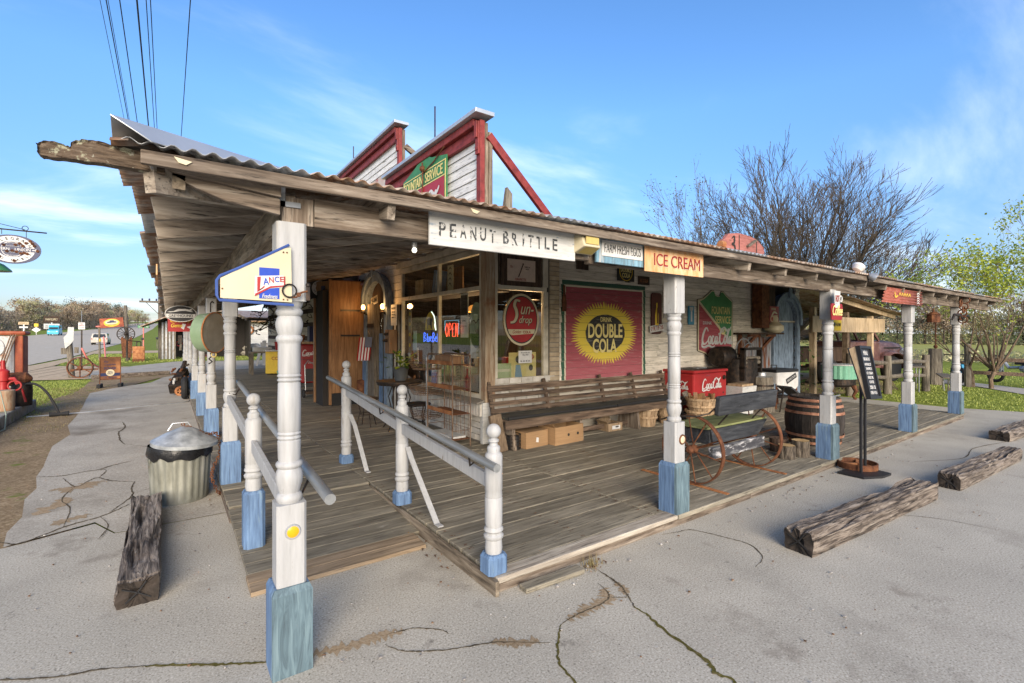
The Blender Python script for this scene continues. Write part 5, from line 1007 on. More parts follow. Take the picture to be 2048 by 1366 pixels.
s = sign('bottle_sign', 'rusty bottle shaped tin fixed to the left edge of the mural', 'bottle sign', (4.955, 5.575, 2.14)); b = MB(); b.lathe([(.03, -.2), (.045, -.19), (.048, -.05), (.03, .04), (.018, .1), (.02, .2)], n=10); o = b.build('bottle', M['rust'], s, smooth=True); o.scale.y = .4
M['thermo'] = mat('brown_red_enamel', [(.06, .02, .017), (.12, .035, .03)], freq=8, rough=.45, spots=[((.06, .03, .02), 7, .62, .1)])
def rr(w, h, r, n=4):
    out = []
    for cx_1, cz_1, a0 in ((w - r, h - r, 0), (-w + r, h - r, 90), (-w + r, -h + r, 180), (w - r, -h + r, 270)):
        out += [(cx_1 + r * math.cos(rad(a0 + 90 * i / n)), cz_1 + r * math.sin(rad(a0 + 90 * i / n))) for i in range(n + 1)]
    return out
s = sign('bottle_thermometer', 'tall brown thermometer sign with a yellow bottle on the siding', 'thermometer', (7.16, 5.58, 1.96)); flat(s, 'panel', M['thermo'], rr(.14, .37, .06), -.012, .01); b = MB(); b.lathe([(.045, -.22), (.05, -.2), (.05, -.02), (.018, .1), (.02, .19)], n=10); o = b.build('bottle', M['yellow'], s); o.scale.y = .3; o.location.y = -.014; flat(s, 'tube', M['thermo'], rect(-.012, .012, -.18, .1), -.036, -.03)
s = sign('licence_plate', 'tilted pale licence plate across the bottom of the brown thermometer', 'licence plate', (7.15, 5.56, 1.695)); s.rotation_euler.y = rad(-7); flat(s, 'plate', M['white'], rect(-.2, .2, -.06, .06), -.004, .0); words(s, M['ice_red'], [('7 R 19 25', .34, .07, 0, 0, (.01,))], -.006); words(s, M['navy'], [('ALABAMA', .2, .02, 0, .045)], -.006)
s = sign('dark_wall_sign', 'dark and cream sign half hidden behind the ice cream post', 'sign', (7.66, 5.58, 2.02)); flat(s, 'panel', M['iron'], rect(-.28, .29, -.02, .46), -.006, .01); flat(s, 'cream_panel', M['offwhite'], rect(-.31, .29, -.4, -.22), -.006, .01); flat(s, 'shade_panel', M['offwhite'], [(-.3, -.14), (.3, -.14), (.27, -.02), (-.27, -.02)], -.008, .01); words(s, M['black'], [('FRIED PIES', .4, .06, 0, -.28, (.01,)), ('FRIENDS ONLY', .4, .05, 0, -.36, (.01,))], -.008)
s = sign('blue_thermometer', 'small bright blue thermometer on the siding', 'thermometer', (8.2, 5.58, 1.95)); M['sky_enamel'] = plain('sky_blue_enamel', (.05, .25, .42), .4); flat(s, 'panel', M['sky_enamel'], rr(.09, .18, .02), -.01, .01); flat(s, 'tube', M['white'], rect(-.02, .025, -.12, .08), -.013, -.0105); flat(s, 'cap', M['offwhite'], [(-.06, .16), (.06, .16), (.05, .1), (0, .08), (-.05, .1)], -.013, -.0105)
# fountain service shield painted on the wall
s = sign('fountain_sign', 'green and red fountain service shield painted on the siding', 'sign', (9.05, 5.592, 1.83))
sh = [(-.6, .43), (-.42, .46), (-.25, .56), (-.14, .63), (-.06, .63), (-.02, .55), (.06, .53), (.14, .53), (.18, .62), (.26, .63), (.36, .56), (.6, .44)]
full = [(-.6, -.56)] + [(-.36, -.62), (-.2, -.72), (-.08, -.78), (.0, -.74), (.04, -.67), (.12, -.66), (.2, -.66), (.24, -.73), (.34, -.74), (.6, -.6)]
shield = full + sh[::-1]
flat(s, 'dark_edge', M['dark'], [(x * 1.05, z * 1.025) for x, z in shield], -.004, .006); flat(s, 'cream_border', M['cream'], [(x * 1.03, z * 1.012) for x, z in shield], -.006, -.0042)
flat(s, 'green_field', M['grn_paint'] if 0 else M['grn_sign'], [(x * .98, z * .975) for x, z in sh[::-1]][:-1] + [(-.55, .4), (.56, -.42)], -.008, -.0062)
flat(s, 'red_field', M['maroon'], [(x * .97, z * .975) for x, z in full[:-1]] + [(.575, -.57), (.575, -.47), (-.575, .36)], -.008, -.0062)
b = MB(); b.bar((-.58, -.0085, .40), (.59, -.0085, -.44), .003, .035, (0, 0, 1)); b.build('diagonal_band', M['cream'], s)
b = MB()
for k in range(12): b.bx(-.6, .6, -.0092, -.0082, -.6 + k * rh - .03, -.598 + k * rh - .03) if 0 else None
b2 = MB(); tx(b2, 'FOUNTAIN', .66, .15, (.18, -.010, .24), .005); tx(b2, 'SERVICE', .56, .15, (.25, -.010, .05), .005); stroke(b2, [(.1, -.04), (.14, -.17), (.24, -.24), (.32, -.2), (.31, -.14), (.27, -.17)], .025, -.010); b2.build('lettering', M['yellow_c'], s, recalc=False)
words(s, M['offwhite'], [('DRINK', .3, .06, -.3, -.02, (.01,))], -.010); b = MB(); cola(b, -.52, -.44, 1.1, -.011, k=.17); b.build('lettering', M['offwhite'], s, recalc=False)
# rusty flue and corrugated patch, shelf, cooler side clutter
s = thing('wall_bin', 'tall rusty brown chute and flue hung on the siding above the shelf', 'chute', (10.75, 5.45, 0)); b = MB(); b.bx(-.34, -.02, -.1, .12, 1.72, 2.95); b.build('chute', M['rust'], s, bevel=.01); b = MB(); b.bx(.04, .32, -.06, .12, 1.72, 2.95); b.build('chute', M['dark_wood'], s, bevel=.01)
s = thing('wall_shelf', 'wooden wall shelf on triangular brackets beside the arched door', 'shelf', (10.4, 5.45, 1.58)); b = MB(); b.bx(-.72, .78, -.2, .13, 0, .04); b.build('board', M['dark_wood'], s, bevel=.004)
for xx in (-.55, .2):
    b = MB(); b.bx(xx, xx + .06, .06, .12, -.42, -.001); b.bar((xx + .03, .1, -.4), (xx + .42, -.05, -.02), .05, .05); b.bx(xx + .06, xx + .42, -.1, -.05, -.05, -.001); b.build('bracket', M['rust'], s)
s = sign('tin_sheet', 'rust streaked corrugated tin sheet leaning under the wall shelf', 'tin sheet', (10.5, 5.52, .1)); b = MB(); k = 60; b.add([(-.65 + 1.3 * i / k, .012 * math.sin(i * .75) - .0, z) for i in range(k + 1) for z in (0, 1.42)], [(2 * i, 2 * i + 1, 2 * i + 3, 2 * i + 2) for i in range(k)]); M['tinstreak'] = mat('rust_streaked_tin', [(.16, .06, .025), (.3, .31, .32), (.4, .41, .42)], scale=(6, 1, .5), freq=2.6, rough=.5, metal=.4, lo=.4, hi=.6); o = b.build('sheet', M['tinstreak'], s, recalc=False, smooth=True); q = o.modifiers.new('t', 'SOLIDIFY'); q.thickness = .003
s = sign('small_sign', 'small red and cream sign above the jug on the wall shelf', 'sign', (10.95, 5.36, 2.02)); flat(s, 'panel', M['red_dk'], rect(-.2, .2, -.17, .18), -.005, .0); b = MB(); stroke(b, [(-.14, -.05), (-.02, .05), (.12, .02)], .05, -.007); tx(b, '5c', .12, .09, (.05, -.007, -.1), .01); tx(b, 'DRINK', .2, .05, (-.04, -.007, .12), .01); b.build('lettering', M['cream'], s, recalc=False)
s = thing('jug', 'cream two handled jug standing on the wall shelf', 'jug', (10.95, 5.36, 1.62)); b = MB(); b.lathe([(.13, 0), (.19, .05), (.19, .15), (.08, .24), (.06, .36), (.07, .38)], n=18); b.build('body', M['cream'], s, smooth=True); b = MB(); b.torus((.1, 0, .3), .06, .012, 'y', 14, 6); b.torus((-.1, 0, .3), .06, .012, 'y', 14, 6); b.build('handles', M['cream'], s)
# ================================================================== LONG BENCH
be = thing('long_bench', 'very long dark slatted bench against the store wall', 'bench', (3.5, 5.2, .1))
for k, z in enumerate((.46, .55, .65, .75)): b = MB(); b.bar((0, .20 + k * .028, z + .0), (3.74, .20 + k * .028, z), .022, .062 + (.02 if k == 3 else 0)); b.build('back_slat', M['bench'], be, bevel=.004)
for xx in (.04, 1.0, 2.15, 2.9, 3.7): b = MB(); b.bar((xx, .17, .3), (xx, .33, .84), .045, .05, (0, 1, 0)); b.build('back_post', M['bench'], be, bevel=.004)
for k in range(3): b = MB(); b.bx(-.03, 3.76, -.2 + k * .13, -.085 + k * .13, .37, .395); b.build('seat_slat', M['bench'], be, bevel=.004)
b = MB(); b.bx(-.05, 3.78, -.225, -.203, .285, .392); b.build('apron', M['bench'], be, bevel=.004)
for xx in (.12, 1.3, 2.52, 3.66):
    b = MB(); b.poly([(-.2, 0), (.26, 0), (.2, .36), (-.14, .36)], -.022, .022, Matrix.Translation((xx, 0, 0)) @ Matrix.Rotation(rad(90), 4, 'Z')); b.build('leg_panel', M['beam_z'], be, bevel=.004)
b = MB(); b.bx(1.35, 3.66, .03, .055, .05, .11); b.build('stretcher', M['bench'], be)
M['cush'] = mat('dark_olive_plaid_cushion', [(.012, .013, .015), (.05, .05, .045), (.1, .1, .06)], scale=(1, 9, 9), freq=3, rough=.9)
for i, (a, c) in enumerate(((.0, 1.98), (2.0, 3.6))):
    b = MB(); b.bx(a, c, -.21, .18, .398, .425); o = b.build('bench_pad', M['cush'], bevel=.01, loc=(3.5, 5.2, .1)); tag(o, ('dark plaid pad on the left half of the long bench', 'dark plaid pad on the right half of the long bench')[i], 'bench pad')
    b = MB(); b.tube([(a, -.205, .42), ((a + c) / 2, -.215, .43), (c, -.205, .42)], .02, 8); b.build('piping', M['rubber'], o, smooth=True)
# boxes and baskets under the bench
def carton(x, y, w, d, h, label, open_=True, rz=0, m='cardboard'):
    s = thing('cardboard_box', label, 'box', (x, y, .1), rz, 'boxes under the bench'); t = .006; b = MB()
    b.bx(-w, w, -d, -d + t, 0, h); b.bx(-w, w, d - t, d, 0, h); b.bx(-w, -w + t, -d + t, d - t, 0, h); b.bx(w - t, w, -d + t, d - t, 0, h); b.bx(-w + t, w - t, -d + t, d - t, 0, t); b.build('walls', M[m], s)
    b = MB()
    if open_:
        b.bar((-w - .04, 0, h + .04), (-w, 0, h), 2 * d, .004, (1, 0, 1)); b.build('flap', M[m], s)
        b = MB(); b.bar((-w * .9, d, h), (w * .9, d + .02, h + .05), .004, .09); b.build('flap', M[m], s)
    else: b.bx(-w - .004, w + .004, -d - .004, d + .004, h, h + .012); b.build('lid', M[m], s)
    return s
s = carton(3.96, 5.16, .2, .15, .2, 'closed brown carton with a white sticker under the bench', False, rad(6)); flat(s, 'sticker', M['white'], [(-.02, .07), (.025, .06), (.03, .12), (-.01, .13)], -.152, -.1505)
s = carton(4.47, 5.10, .27, .17, .24, 'large open brown carton with two hand holes under the bench', True, rad(3)); b = MB()
for xx in (-.02, .16): b.lathe([(.02, -.173), (.02, -.1705)], (xx, 0, .12), 12, 'y')
b.build('hand_hole', M['dark'], s)
s = carton(5.62, 5.26, .15, .12, .12, 'small mustard carton with a white label under the bench', True, rad(-2), 'straw'); flat(s, 'label', M['white'], rect(-.07, .1, .03, .085), -.123, -.1205); words(s, M['black'], [('IIIIIII', .06, .025, .03, .065, (.02,))], -.125)
s = thing('dark_basket', 'dark wire basket at the left end under the bench', 'basket', (3.66, 5.12, .1)); b = MB()
for k in range(5): b.torus((0, 0, .01 + k * .045), .1, .006, 'z', 16, 5)
for k in range(10): a = k * .628; b.cyl((.1 * math.cos(a), .1 * math.sin(a), 0), (.1 * math.cos(a), .1 * math.sin(a), .2), .005, 5)
b.build('wires', M['iron'], s); b = MB(); b.lathe([(.085, .01), (.09, .17), (.01, .19)], n=12); b.build('contents', M['rubber'], s)
def basket(x, y, r, h, label, z=.1, fill=None):
    s = thing('bushel_basket', label, 'basket', (x, y, z), U(0, 3), 'bushel baskets'); n = 16
    for k in range(n):
        a0, a1 = 2 * math.pi * k / n, 2 * math.pi * (k + .92) / n; b = MB(); o_ = .004 * (k % 2)
        def P(a, r_, z_): return (r_ * math.cos(a), r_ * math.sin(a), z_)
        r0, r1 = r * .72 + o_, r + o_
        b.add([P(a0, r0, 0), P(a1, r0, 0), P(a1, r1, h), P(a0, r1, h), P(a0, r0 - .006, 0), P(a1, r0 - .006, 0), P(a1, r1 - .006, h), P(a0, r1 - .006, h)], [(0, 1, 2, 3), (4, 7, 6, 5), (0, 3, 7, 4), (1, 5, 6, 2), (2, 6, 7, 3), (0, 4, 5, 1)]); b.build('splint', M['straw'], s)
    for zq, rq in ((.92, .985), (.5, .875)): b = MB(); b.rim((0, 0, h * zq), r * rq, r * rq + .016, .03, 'z', 24); b.build('hoop', M['straw'], s)
    b = MB(); b.lathe([(r * .7, .004), (r * .7, .012)], n=16); b.build('bottom', M['straw'], s)
    return s
basket(6.36, 5.16, .19, .3, 'bushel basket standing under the bench right end'); basket(6.85, 5.1, .18, .29, 'bushel basket half hidden behind the ice cream post')
basket(7.05, 4.6, .25, .27, 'lower bushel basket of the stack in front of the red cooler'); s = basket(7.07, 4.62, .24, .26, 'upper brown basket of slats stacked in front of the red cooler', .3)
b = MB()
for k in range(10): a = k * .63; b.bar((.17 * math.cos(a), .17 * math.sin(a), .08), (.2 * math.cos(a), .2 * math.sin(a), .3 + U(-.02, .05)), .07, .012, (math.cos(a), math.sin(a), 0))
b.build('loose_slats', M['ply'], s)
s = thing('leaning_boards', 'grey boards leaning at the right end of the long bench', 'boards', (7.33, 4.95, .1)); b = MB(); b.bar((0, -.1, 0), (-.12, .1, .5), .1, .02, (0, 1, 0)); b.bar((.1, -.1, 0), (-.05, .12, .5), .08, .02, (0, 1, 0)); b.build('boards', M['post_old'], s)
# ================================================================== RED COOLER
co = thing('soda_cooler', 'red enamel chest cooler with white soda script on two sides', 'cooler', (7.40, 4.98, .1))
b = MB(); b.bx(0, 1.02, 0, .62, .12, .80); b.build('body', M['red'], co, bevel=.03); b = MB(); b.bx(-.02, 1.04, -.02, .64, .803, .855); b.build('lid_rim', M['red'], co, bevel=.015)
b = MB(); b.bx(.06, .96, .05, .57, .80, .862); b.build('lid', M['iron'], co, bevel=.01); b = MB(); b.bx(.4, .7, .2, .34, .863, .88); b.build('lid_handle', M['galv'], co)
for xx, yy in ((.06, .06), (.96, .06), (.06, .56), (.96, .56)): b = MB(); b.bx(xx - .03, xx + .03, yy - .03, yy + .03, 0, .125); b.build('leg', M['red_dk'], co)
b = MB(); cola(b, .23, .52, .60, -.003, k=.15); b.build('lettering', M['white'], co, recalc=False); words(co, M['maroon'], [('DRINK', .12, .03, .42, .755)], -.003)
q = bpy.data.objects.new('side_lettering', None); b = MB(); cola(b, -.56, .52, .46, -.003, k=.15); o = b.build('lettering', M['white'], co, recalc=False); o.rotation_euler = (0, 0, RZL)
b = MB(); b.lathe([(.018, -.004), (.018, -.001)], (.9, 0, .42), 12, 'y'); b.build('drain_hole', M['black'], co); b = MB(); b.bx(.895, .94, -.03, -.002, .68, .72); b.torus((.91, -.02, .7), .035, .008, 'y', 12, 5); b.build('bottle_opener', M['iron'], co)
# ================================================================== WASHER CORNER
s = thing('wringer_washer', 'old black washing machine with a wringer under the shelf', 'washing machine', (9.2, 5.22, .1))
b = MB(); b.lathe([(.36, .5), (.36, 1.0), (.34, 1.02)], n=22, axis='z'); o = b.build('tub', M['iron'], s, smooth=True)
b = MB(); b.lathe([(.17, -.22), (.2, -.18), (.2, .18), (.17, .22)], (0, 0, 0), 22, 'x'); o = b.build('drum', M['iron'], s, smooth=True); o.location = (-.35, .1, 1.05)
b = MB(); b.bx(-.3, .35, -.3, -.2, .82, .86); b.bx(-.3, -.25, -.32, -.22, .6, 1.22); b.bx(.3, .35, -.32, -.22, .6, 1.22); b.bx(-.3, .35, -.32, -.22, 1.18, 1.23); b.build('wringer_frame', M['iron'], s, bevel=.006)
for z in (.94, 1.02): b = MB(); b.cyl((-.25, -.27, z), (.3, -.27, z), .038, 12); b.build('roller', M['post_old'], s, smooth=True)
b = MB(); b.torus((.15, -.05, 1.1), .3, .012, 'y', 24, 6); b.torus((.25, -.1, 1.05), .26, .01, 'y', 24, 6); b.build('hoops', M['galv'], s)
b = MB(); b.bx(-.3, .35, -.28, .25, .35, .5); b.build('base_box', M['dark_wood'], s, bevel=.01)
for xx in (-.26, .3): b = MB(); b.bx(xx - .03, xx + .03, -.25, -.19, 0, .35); b.bx(xx - .03, xx + .03, .15, .21, 0, .35); b.build('leg', M['iron'], s)
s = thing('flour_sack_box', 'cream tapered bin beside the red cooler', 'bin', (8.78, 4.92, .1)); b = MB(); b.add([(-.2, -.15, 0), (.18, -.15, 0), (.18, .15, 0), (-.2, .15, 0), (-.24, -.18, .52), (.26, -.18, .52), (.26, .18, .52), (-.24, .18, .52)], [(0, 3, 2, 1), (0, 1, 5, 4), (1, 2, 6, 5), (2, 3, 7, 6), (3, 0, 4, 7), (4, 5, 6, 7)]); b.build('body', M['offwhite'], s, bevel=.008); b = MB(); b.bx(-.2, .2, -.14, .14, .521, .56); b.build('contents', M['straw'], s)
s = thing('churn_barrel', 'greenish staved churn bucket in front of the washer', 'barrel', (9.42, 4.85, .1))
for k in range(14):
    a0, a1 = 2 * math.pi * k / 14, 2 * math.pi * (k + .93) / 14; b = MB(); b.add([(r * math.cos(a), r * math.sin(a), z) for z, r in ((0, .24), (.66, .2)) for a in (a0, a1)] + [(r * math.cos(a), r * math.sin(a), z) for z, r in ((0, .22), (.66, .18)) for a in (a0, a1)], [(0, 1, 3, 2), (4, 6, 7, 5), (2, 3, 7, 6), (0, 4, 5, 1), (0, 2, 6, 4), (1, 5, 7, 3)]); b.build('stave', M['post_old'], s)
for z, r in ((.12, .235), (.5, .212)): b = MB(); b.rim((0, 0, z), r - .002, r + .006, .035, 'z', 24); b.build('hoop', M['iron'], s)
b = MB(); b.lathe([(.18, .6), (.18, .66), (.08, .68), (.07, .74)], n=16); b.build('lid', M['galv'], s)
s = thing('gas_stove', 'small white enamel stove with scalloped apron and black top', 'stove', (10.2, 4.92, .1), rad(-10))
b = MB(); b.bx(-.34, .34, -.22, .26, .72, .78); b.build('top', M['black'], s, bevel=.008)
b = MB(); b.poly([(-.32, .72), (.32, .72), (.32, .44), (.25, .38), (.16, .36), (.07, .38), (0, .44), (-.07, .38), (-.16, .36), (-.25, .38), (-.32, .44)], -.22, -.2); b.build('front_apron', M['white'], s); b = MB(); b.bx(-.33, -.31, -.2, .25, .5, .72); b.bx(.31, .33, -.2, .25, .5, .72); b.build('side_apron', M['white'], s)
b = MB(); b.bar((-.05, -.223, .53), (.25, -.223, .66), .004, .1, (0, 0, 1)); b.build('name_plate', M['black'], s); b = MB(); tx(b, 'PERFECTION', .27, .045, (.1, -.2265, .595), .005, 0, .001, math.atan2(.13, .3)); b.build('lettering', M['white'], s, recalc=False)
for xx in (-.3, .3):
    for yy in (-.19, .23): b = MB(); b.tube([(xx, yy, .72), (xx * 1.02, yy, .3), (xx * 1.15, yy * 1.1, .1), (xx * 1.25, yy * 1.2, 0)], [.022, .018, .018, .024], 7); b.build('leg', M['rust'], s, smooth=True)
b = MB(); b.bx(-.28, .28, -.15, .2, .2, .23); b.cyl((-.25, .05, .3), (.2, .05, .3), .05, 10); b.build('burner', M['iron'], s); b = MB(); b.cyl((-.2, 0, .78), (-.2, 0, .86), .01, 6); b.cyl((.1, .1, .78), (.1, .1, .84), .008, 6); b.cyl((-.2, 0, .86), (.1, .1, .84), .008, 6); b.build('rail', M['iron'], s)
s = thing('cart_wheel', 'black spoked wheel rim leaning between the churn and stove', 'wheel', (9.85, 5.12, .1), rad(20)); b = MB(); b.rim((0, 0, .42), .37, .4, .03, 'y', 32); b.build('rim', M['rubber'], s); b = MB()
for k in range(10): a = k * .628; b.cyl((0, 0, .42), (.37 * math.cos(a), 0, .42 + .37 * math.sin(a)), .007, 5)
b.build('spokes', M['iron'], s)
s = thing('folded_cart', 'grey folded sack cart lying before the stove', 'cart', (9.75, 4.35, .1), rad(-20)); b = MB(); b.bar((-.3, 0, .5), (.4, .1, .1), .3, .03); b.build('bed', M['blackwood'], s); b = MB(); b.lathe([(.07, -.03), (.09, 0), (.07, .03)], (.4, .2, .09), 12, 'x'); b.lathe([(.07, -.03), (.09, 0), (.07, .03)], (.4, -.05, .09), 12, 'x'); b.build('wheels', M['galv'], s); b = MB(); b.cyl((-.3, 0, .5), (-.3, .1, .0), .015, 6); b.build('leg', M['iron'], s)
# ================================================================== WHEEL BENCH
wb = thing('wheel_bench', 'black buggy seat bench carried on two rusty iron wheels', 'bench', (0, 0, .1))
for i, X in enumerate((4.25, 5.36)):
    cy, cz, R_ = 2.88, .35, .34
    w_ = MB(); w_.rim((X, cy, cz), R_ - .012, R_, .05, 'x', 40); wo_ = w_.build('wheel', M['rust'], wb, smooth=False)
    b = MB(); b.lathe([(.02, -.07), (.04, -.05), (.045, 0), (.04, .05), (.02, .07)], (X, cy, cz), 12, 'x'); b.build('hub', M['rust'], wo_, smooth=True)
    for k in range(10): a = k * .628 + .2; b = MB(); b.cyl((X + .03 * (-1) ** k, cy, cz), (X, cy + (R_ - .012) * math.cos(a), cz + (R_ - .012) * math.sin(a)), .0065, 6); b.build('spoke', M['rust'], wo_)
    b = MB(); b.bar((X, 2.50, .006), (X, 3.5, .006), .045, .008); b.build('runner', M['rust_lt'], wb)
b = MB(); b.cyl((4.25, 2.88, .35), (5.36, 2.88, .35), .014, 8); b.build('axle', M['rust'], wb)
b = MB(); b.poly([(4.40, .4), (5.26, .4), (5.44, .55), (4.36, .55)], 2.74, 2.765); b.poly([(4.36, .4), (5.3, .4), (5.4, .52), (4.36, .52)], 3.13, 3.15); b.build('seat_box', M['blackwood'], wb, bevel=.004)
b = MB(); b.add([(4.36, 2.766, .4), (4.36, 3.13, .4), (4.36, 3.13, .52), (4.36, 2.766, .55), (4.39, 2.766, .4), (4.39, 3.13, .4), (4.39, 3.13, .52), (4.39, 2.766, .55)], [(0, 1, 2, 3), (4, 7, 6, 5), (0, 3, 7, 4), (1, 5, 6, 2), (2, 6, 7, 3), (0, 4, 5, 1)]); b.build('seat_side', M['blackwood'], wb)
M['olive'] = wood('olive_green_seat_paint', [(.12, .13, .05), (.2, .22, .09), (.26, .28, .13)], 'x', 6, 3)
b = MB(); b.bx(4.30, 5.45, 2.75, 3.16, .553, .573); b.build('seat', M['olive'], wb, bevel=.004)
b = MB(); b.bar((4.30, 2.64, .80), (5.40, 2.64, .80), .055, .19, (0, -.12, 1)); b.build('backrest', M['blackwood'], wb, bevel=.012)
for X in (4.55, 5.2): b = MB(); b.tube([(X, 2.78, .575), (X + .03, 2.72, .66), (X + .07, 2.66, .75)], .008, 6); b.build('back_iron', M['iron'], wb)
for X in (4.32, 5.38): b = MB(); b.tube([(X, 2.67, .78), (X - .03, 2.72, .72), (X - .12, 2.8, .69), (X - .22, 3.0, .68), (X - .2, 3.15, .62)], .008, 6); b.build('arm_iron', M['iron'], wb)
b = MB(); b.bar((4.30, 2.71, .33), (5.28, 2.71, .335), .05, .11); b.build('cross_beam', M['blackchip'], wb, bevel=.008)
b = MB(); b.bar((4.25, 3.2, .34), (5.2, 3.2, .34), .05, .08); b.build('cross_beam', M['blackchip'], wb, bevel=.008)
# ================================================================== BARREL, STUMPS, MENU STAND
br = thing('oak_barrel', 'dark oak barrel with coppery hoops behind the hot coffee post', 'barrel', (7.27, 3.02, .1)); br.scale.z = .78; bh = .82
prof = [(0, .29), (.12, .325), (.28, .35), (.41, .358), (.54, .35), (.7, .325), (bh, .29)]; ns_ = 22
for k in range(ns_):
    a0, a1 = 2 * math.pi * k / ns_, 2 * math.pi * (k + .96) / ns_; b = MB()
    b.add([(r * math.cos(a), r * math.sin(a), z) for z, r in prof for a in (a0, a1)] + [((r - .03) * math.cos(a), (r - .03) * math.sin(a), z) for z, r in prof for a in (a0, a1)], [(2 * i, 2 * i + 1, 2 * i + 3, 2 * i + 2) for i in range(6)] + [(14 + 2 * i, 14 + 2 * i + 2, 14 + 2 * i + 3, 14 + 2 * i + 1) for i in range(6)] + [(12, 13, 27, 26), (0, 14, 15, 1)] + [(2 * i, 2 * i + 2, 16 + 2 * i, 14 + 2 * i) for i in range(6)] + [(2 * i + 1, 15 + 2 * i, 17 + 2 * i, 2 * i + 3) for i in range(6)]); b.build('stave', M['barrel'], br)
for z, r0, r1 in ((.05, .307, .314), (.17, .337, .344), (.56, .349, .342), (.68, .333, .325), (.775, .31, .302)):
    b = MB(); n = 36; b.add([(q * math.cos(2 * math.pi * i / n), q * math.sin(2 * math.pi * i / n), zz2) for i in range(n) for q, zz2 in ((r0 + .003, z - .022), (r0 + .008, z - .022), (r1 + .008, z + .022), (r1 + .003, z + .022))], [(i * 4 + j, i * 4 + (j + 1) % 4, ((i + 1) % n) * 4 + (j + 1) % 4, ((i + 1) % n) * 4 + j) for i in range(n) for j in range(4)]); b.build('hoop', M['copper'], br)
b = MB(); b.lathe([(.26, .76), (.26, .775)], n=24); b.build('head', M['barrel'], br); b = MB(); b.cyl((-.15, -.1, .79), (.1, -.28, .86), .012, 6); b.build('rod', M['galv'], br)
def stump(x, y, r, h, label):
    s = thing('log_stump', label, 'log stump', (x, y, .1), U(0, 3), 'cut log stumps'); b = MB(); n = 26; rr_ = [r * U(.93, 1.05) for _ in range(n)]
    b.add([(rr_[j] * f * math.cos(2 * math.pi * j / n), rr_[j] * f * math.sin(2 * math.pi * j / n), z) for z, f in ((0, 1.04), (h * .4, 1), (h, .98)) for j in range(n)], [(i * n + j, i * n + (j + 1) % n, (i + 1) * n + (j + 1) % n, (i + 1) * n + j) for i in range(2) for j in range(n)]); b.build('bark', M['bark'], s)
    b = MB(); b.add([(rr_[j] * .955 * math.cos(2 * math.pi * j / n), rr_[j] * .955 * math.sin(2 * math.pi * j / n), h + .002) for j in range(n)], [tuple(range(n))]); b.build('cut_face', M['cutwood'], s, recalc=False)
stump(6.08, 2.83, .095, .155, 'shorter cut log stump left of the taller one'); stump(6.33, 2.78, .098, .19, 'taller cut log stump against the blue post base')
s = thing('dark_pail', 'low dark round pail behind the two log stumps', 'pail', (6.35, 3.05, .1)); b = MB(); b.lathe([(.1, 0), (.11, .17), (.1, .17), (.02, .15)], n=16); b.build('body', M['dark_wood'], s)
s = thing('menu_stand', 'black framed chalk menu board on two poles with a rusty hoop base', 'menu stand', (6.46, 2.17, 0), rad(-3))
b = MB()
b.poly([(-.02, -.2), (.2, -.2), (.24, .0), (.1, .16), (-.24, .16), (-.24, -.1)], -.025, 0, Matrix.Rotation(rad(-90), 4, 'X') @ Matrix.Translation((0, 0, 0))); b.build('base_plate', M['black'], s)
b = MB(); b.rim((.16, .12, .055), .185, .2, .07, 'z', 32); b.build('hoop', M['rust'], s); b = MB()
for k in range(3): a = k * 2.09 + .4; b.bar((.16, .12, .06), (.16 + .185 * math.cos(a), .12 + .185 * math.sin(a), .06), .03, .03)
b.build('hoop_spokes', M['rust_lt'], s)
for xx in (-.05, .05): b = MB(); b.bx(xx - .013, xx + .013, -.013, .013, .02, 1.3); b.build('pole', M['black'], s, bevel=.003)
tl_ = Matrix.Translation((0, -.05, 1.16)) @ Matrix.Rotation(rad(-12), 4, 'X') @ Matrix.Rotation(rad(3), 4, 'Y')
b = MB(); b.bx(-.115, .115, -.012, .012, -.27, .27, tl_); b.build('slate', M['black'], s); b = MB(); b.bx(-.14, -.115, -.03, .015, -.3, .3, tl_); b.bx(.115, .14, -.03, .015, -.3, .3, tl_); b.bx(-.115, .115, -.03, .015, .27, .3, tl_); b.bx(-.115, .115, -.03, .015, -.3, -.27, tl_); b.build('frame', M['black'], s)
for xx in (-.135, .125): b = MB(); b.add([tl_ @ Vector(v) for v in ((xx, .016, -.29), (xx + .01, .016, -.29), (xx, .016, .3), (xx + .01, .016, .3), (xx, .085, .28), (xx + .01, .085, .28), (xx, .04, -.29), (xx + .01, .04, -.29))], [(0, 1, 3, 2), (2, 3, 5, 4), (4, 5, 7, 6), (6, 7, 1, 0), (0, 2, 4, 6), (1, 7, 5, 3)]); b.build('side_panel', M['ply_pale'], s)
b = MB(); b.bar(tl_ @ Vector((0, .035, -.3)), tl_ @ Vector((0, .095, .29)), .28, .012, (0, 1, 0)); b.build('back_board', M['black'], s)
b = MB()
for t_, w, h, z in (('MENU', .2, .05, .22), ('BREAKFAST', .3, .035, .15), ('HAM BISCUIT', .3, .03, .09), ('SANDWICH', .27, .03, .04), ('ICE CREAM', .28, .03, -.01), ('FRIED PIE', .26, .03, -.06), ('COFFEE', .22, .03, -.11), ('SODA 1.50', .26, .04, -.17), ('OPEN 9 TO 5', .3, .035, -.23)):
    k0 = len(b.v); tx(b, t_, w * .5, h, (0, -.014, z)); b.v[k0:] = [tuple(tl_ @ Vector(v)) for v in b.v[k0:]]
b.build('chalk_lettering', M['white'], s, recalc=False)
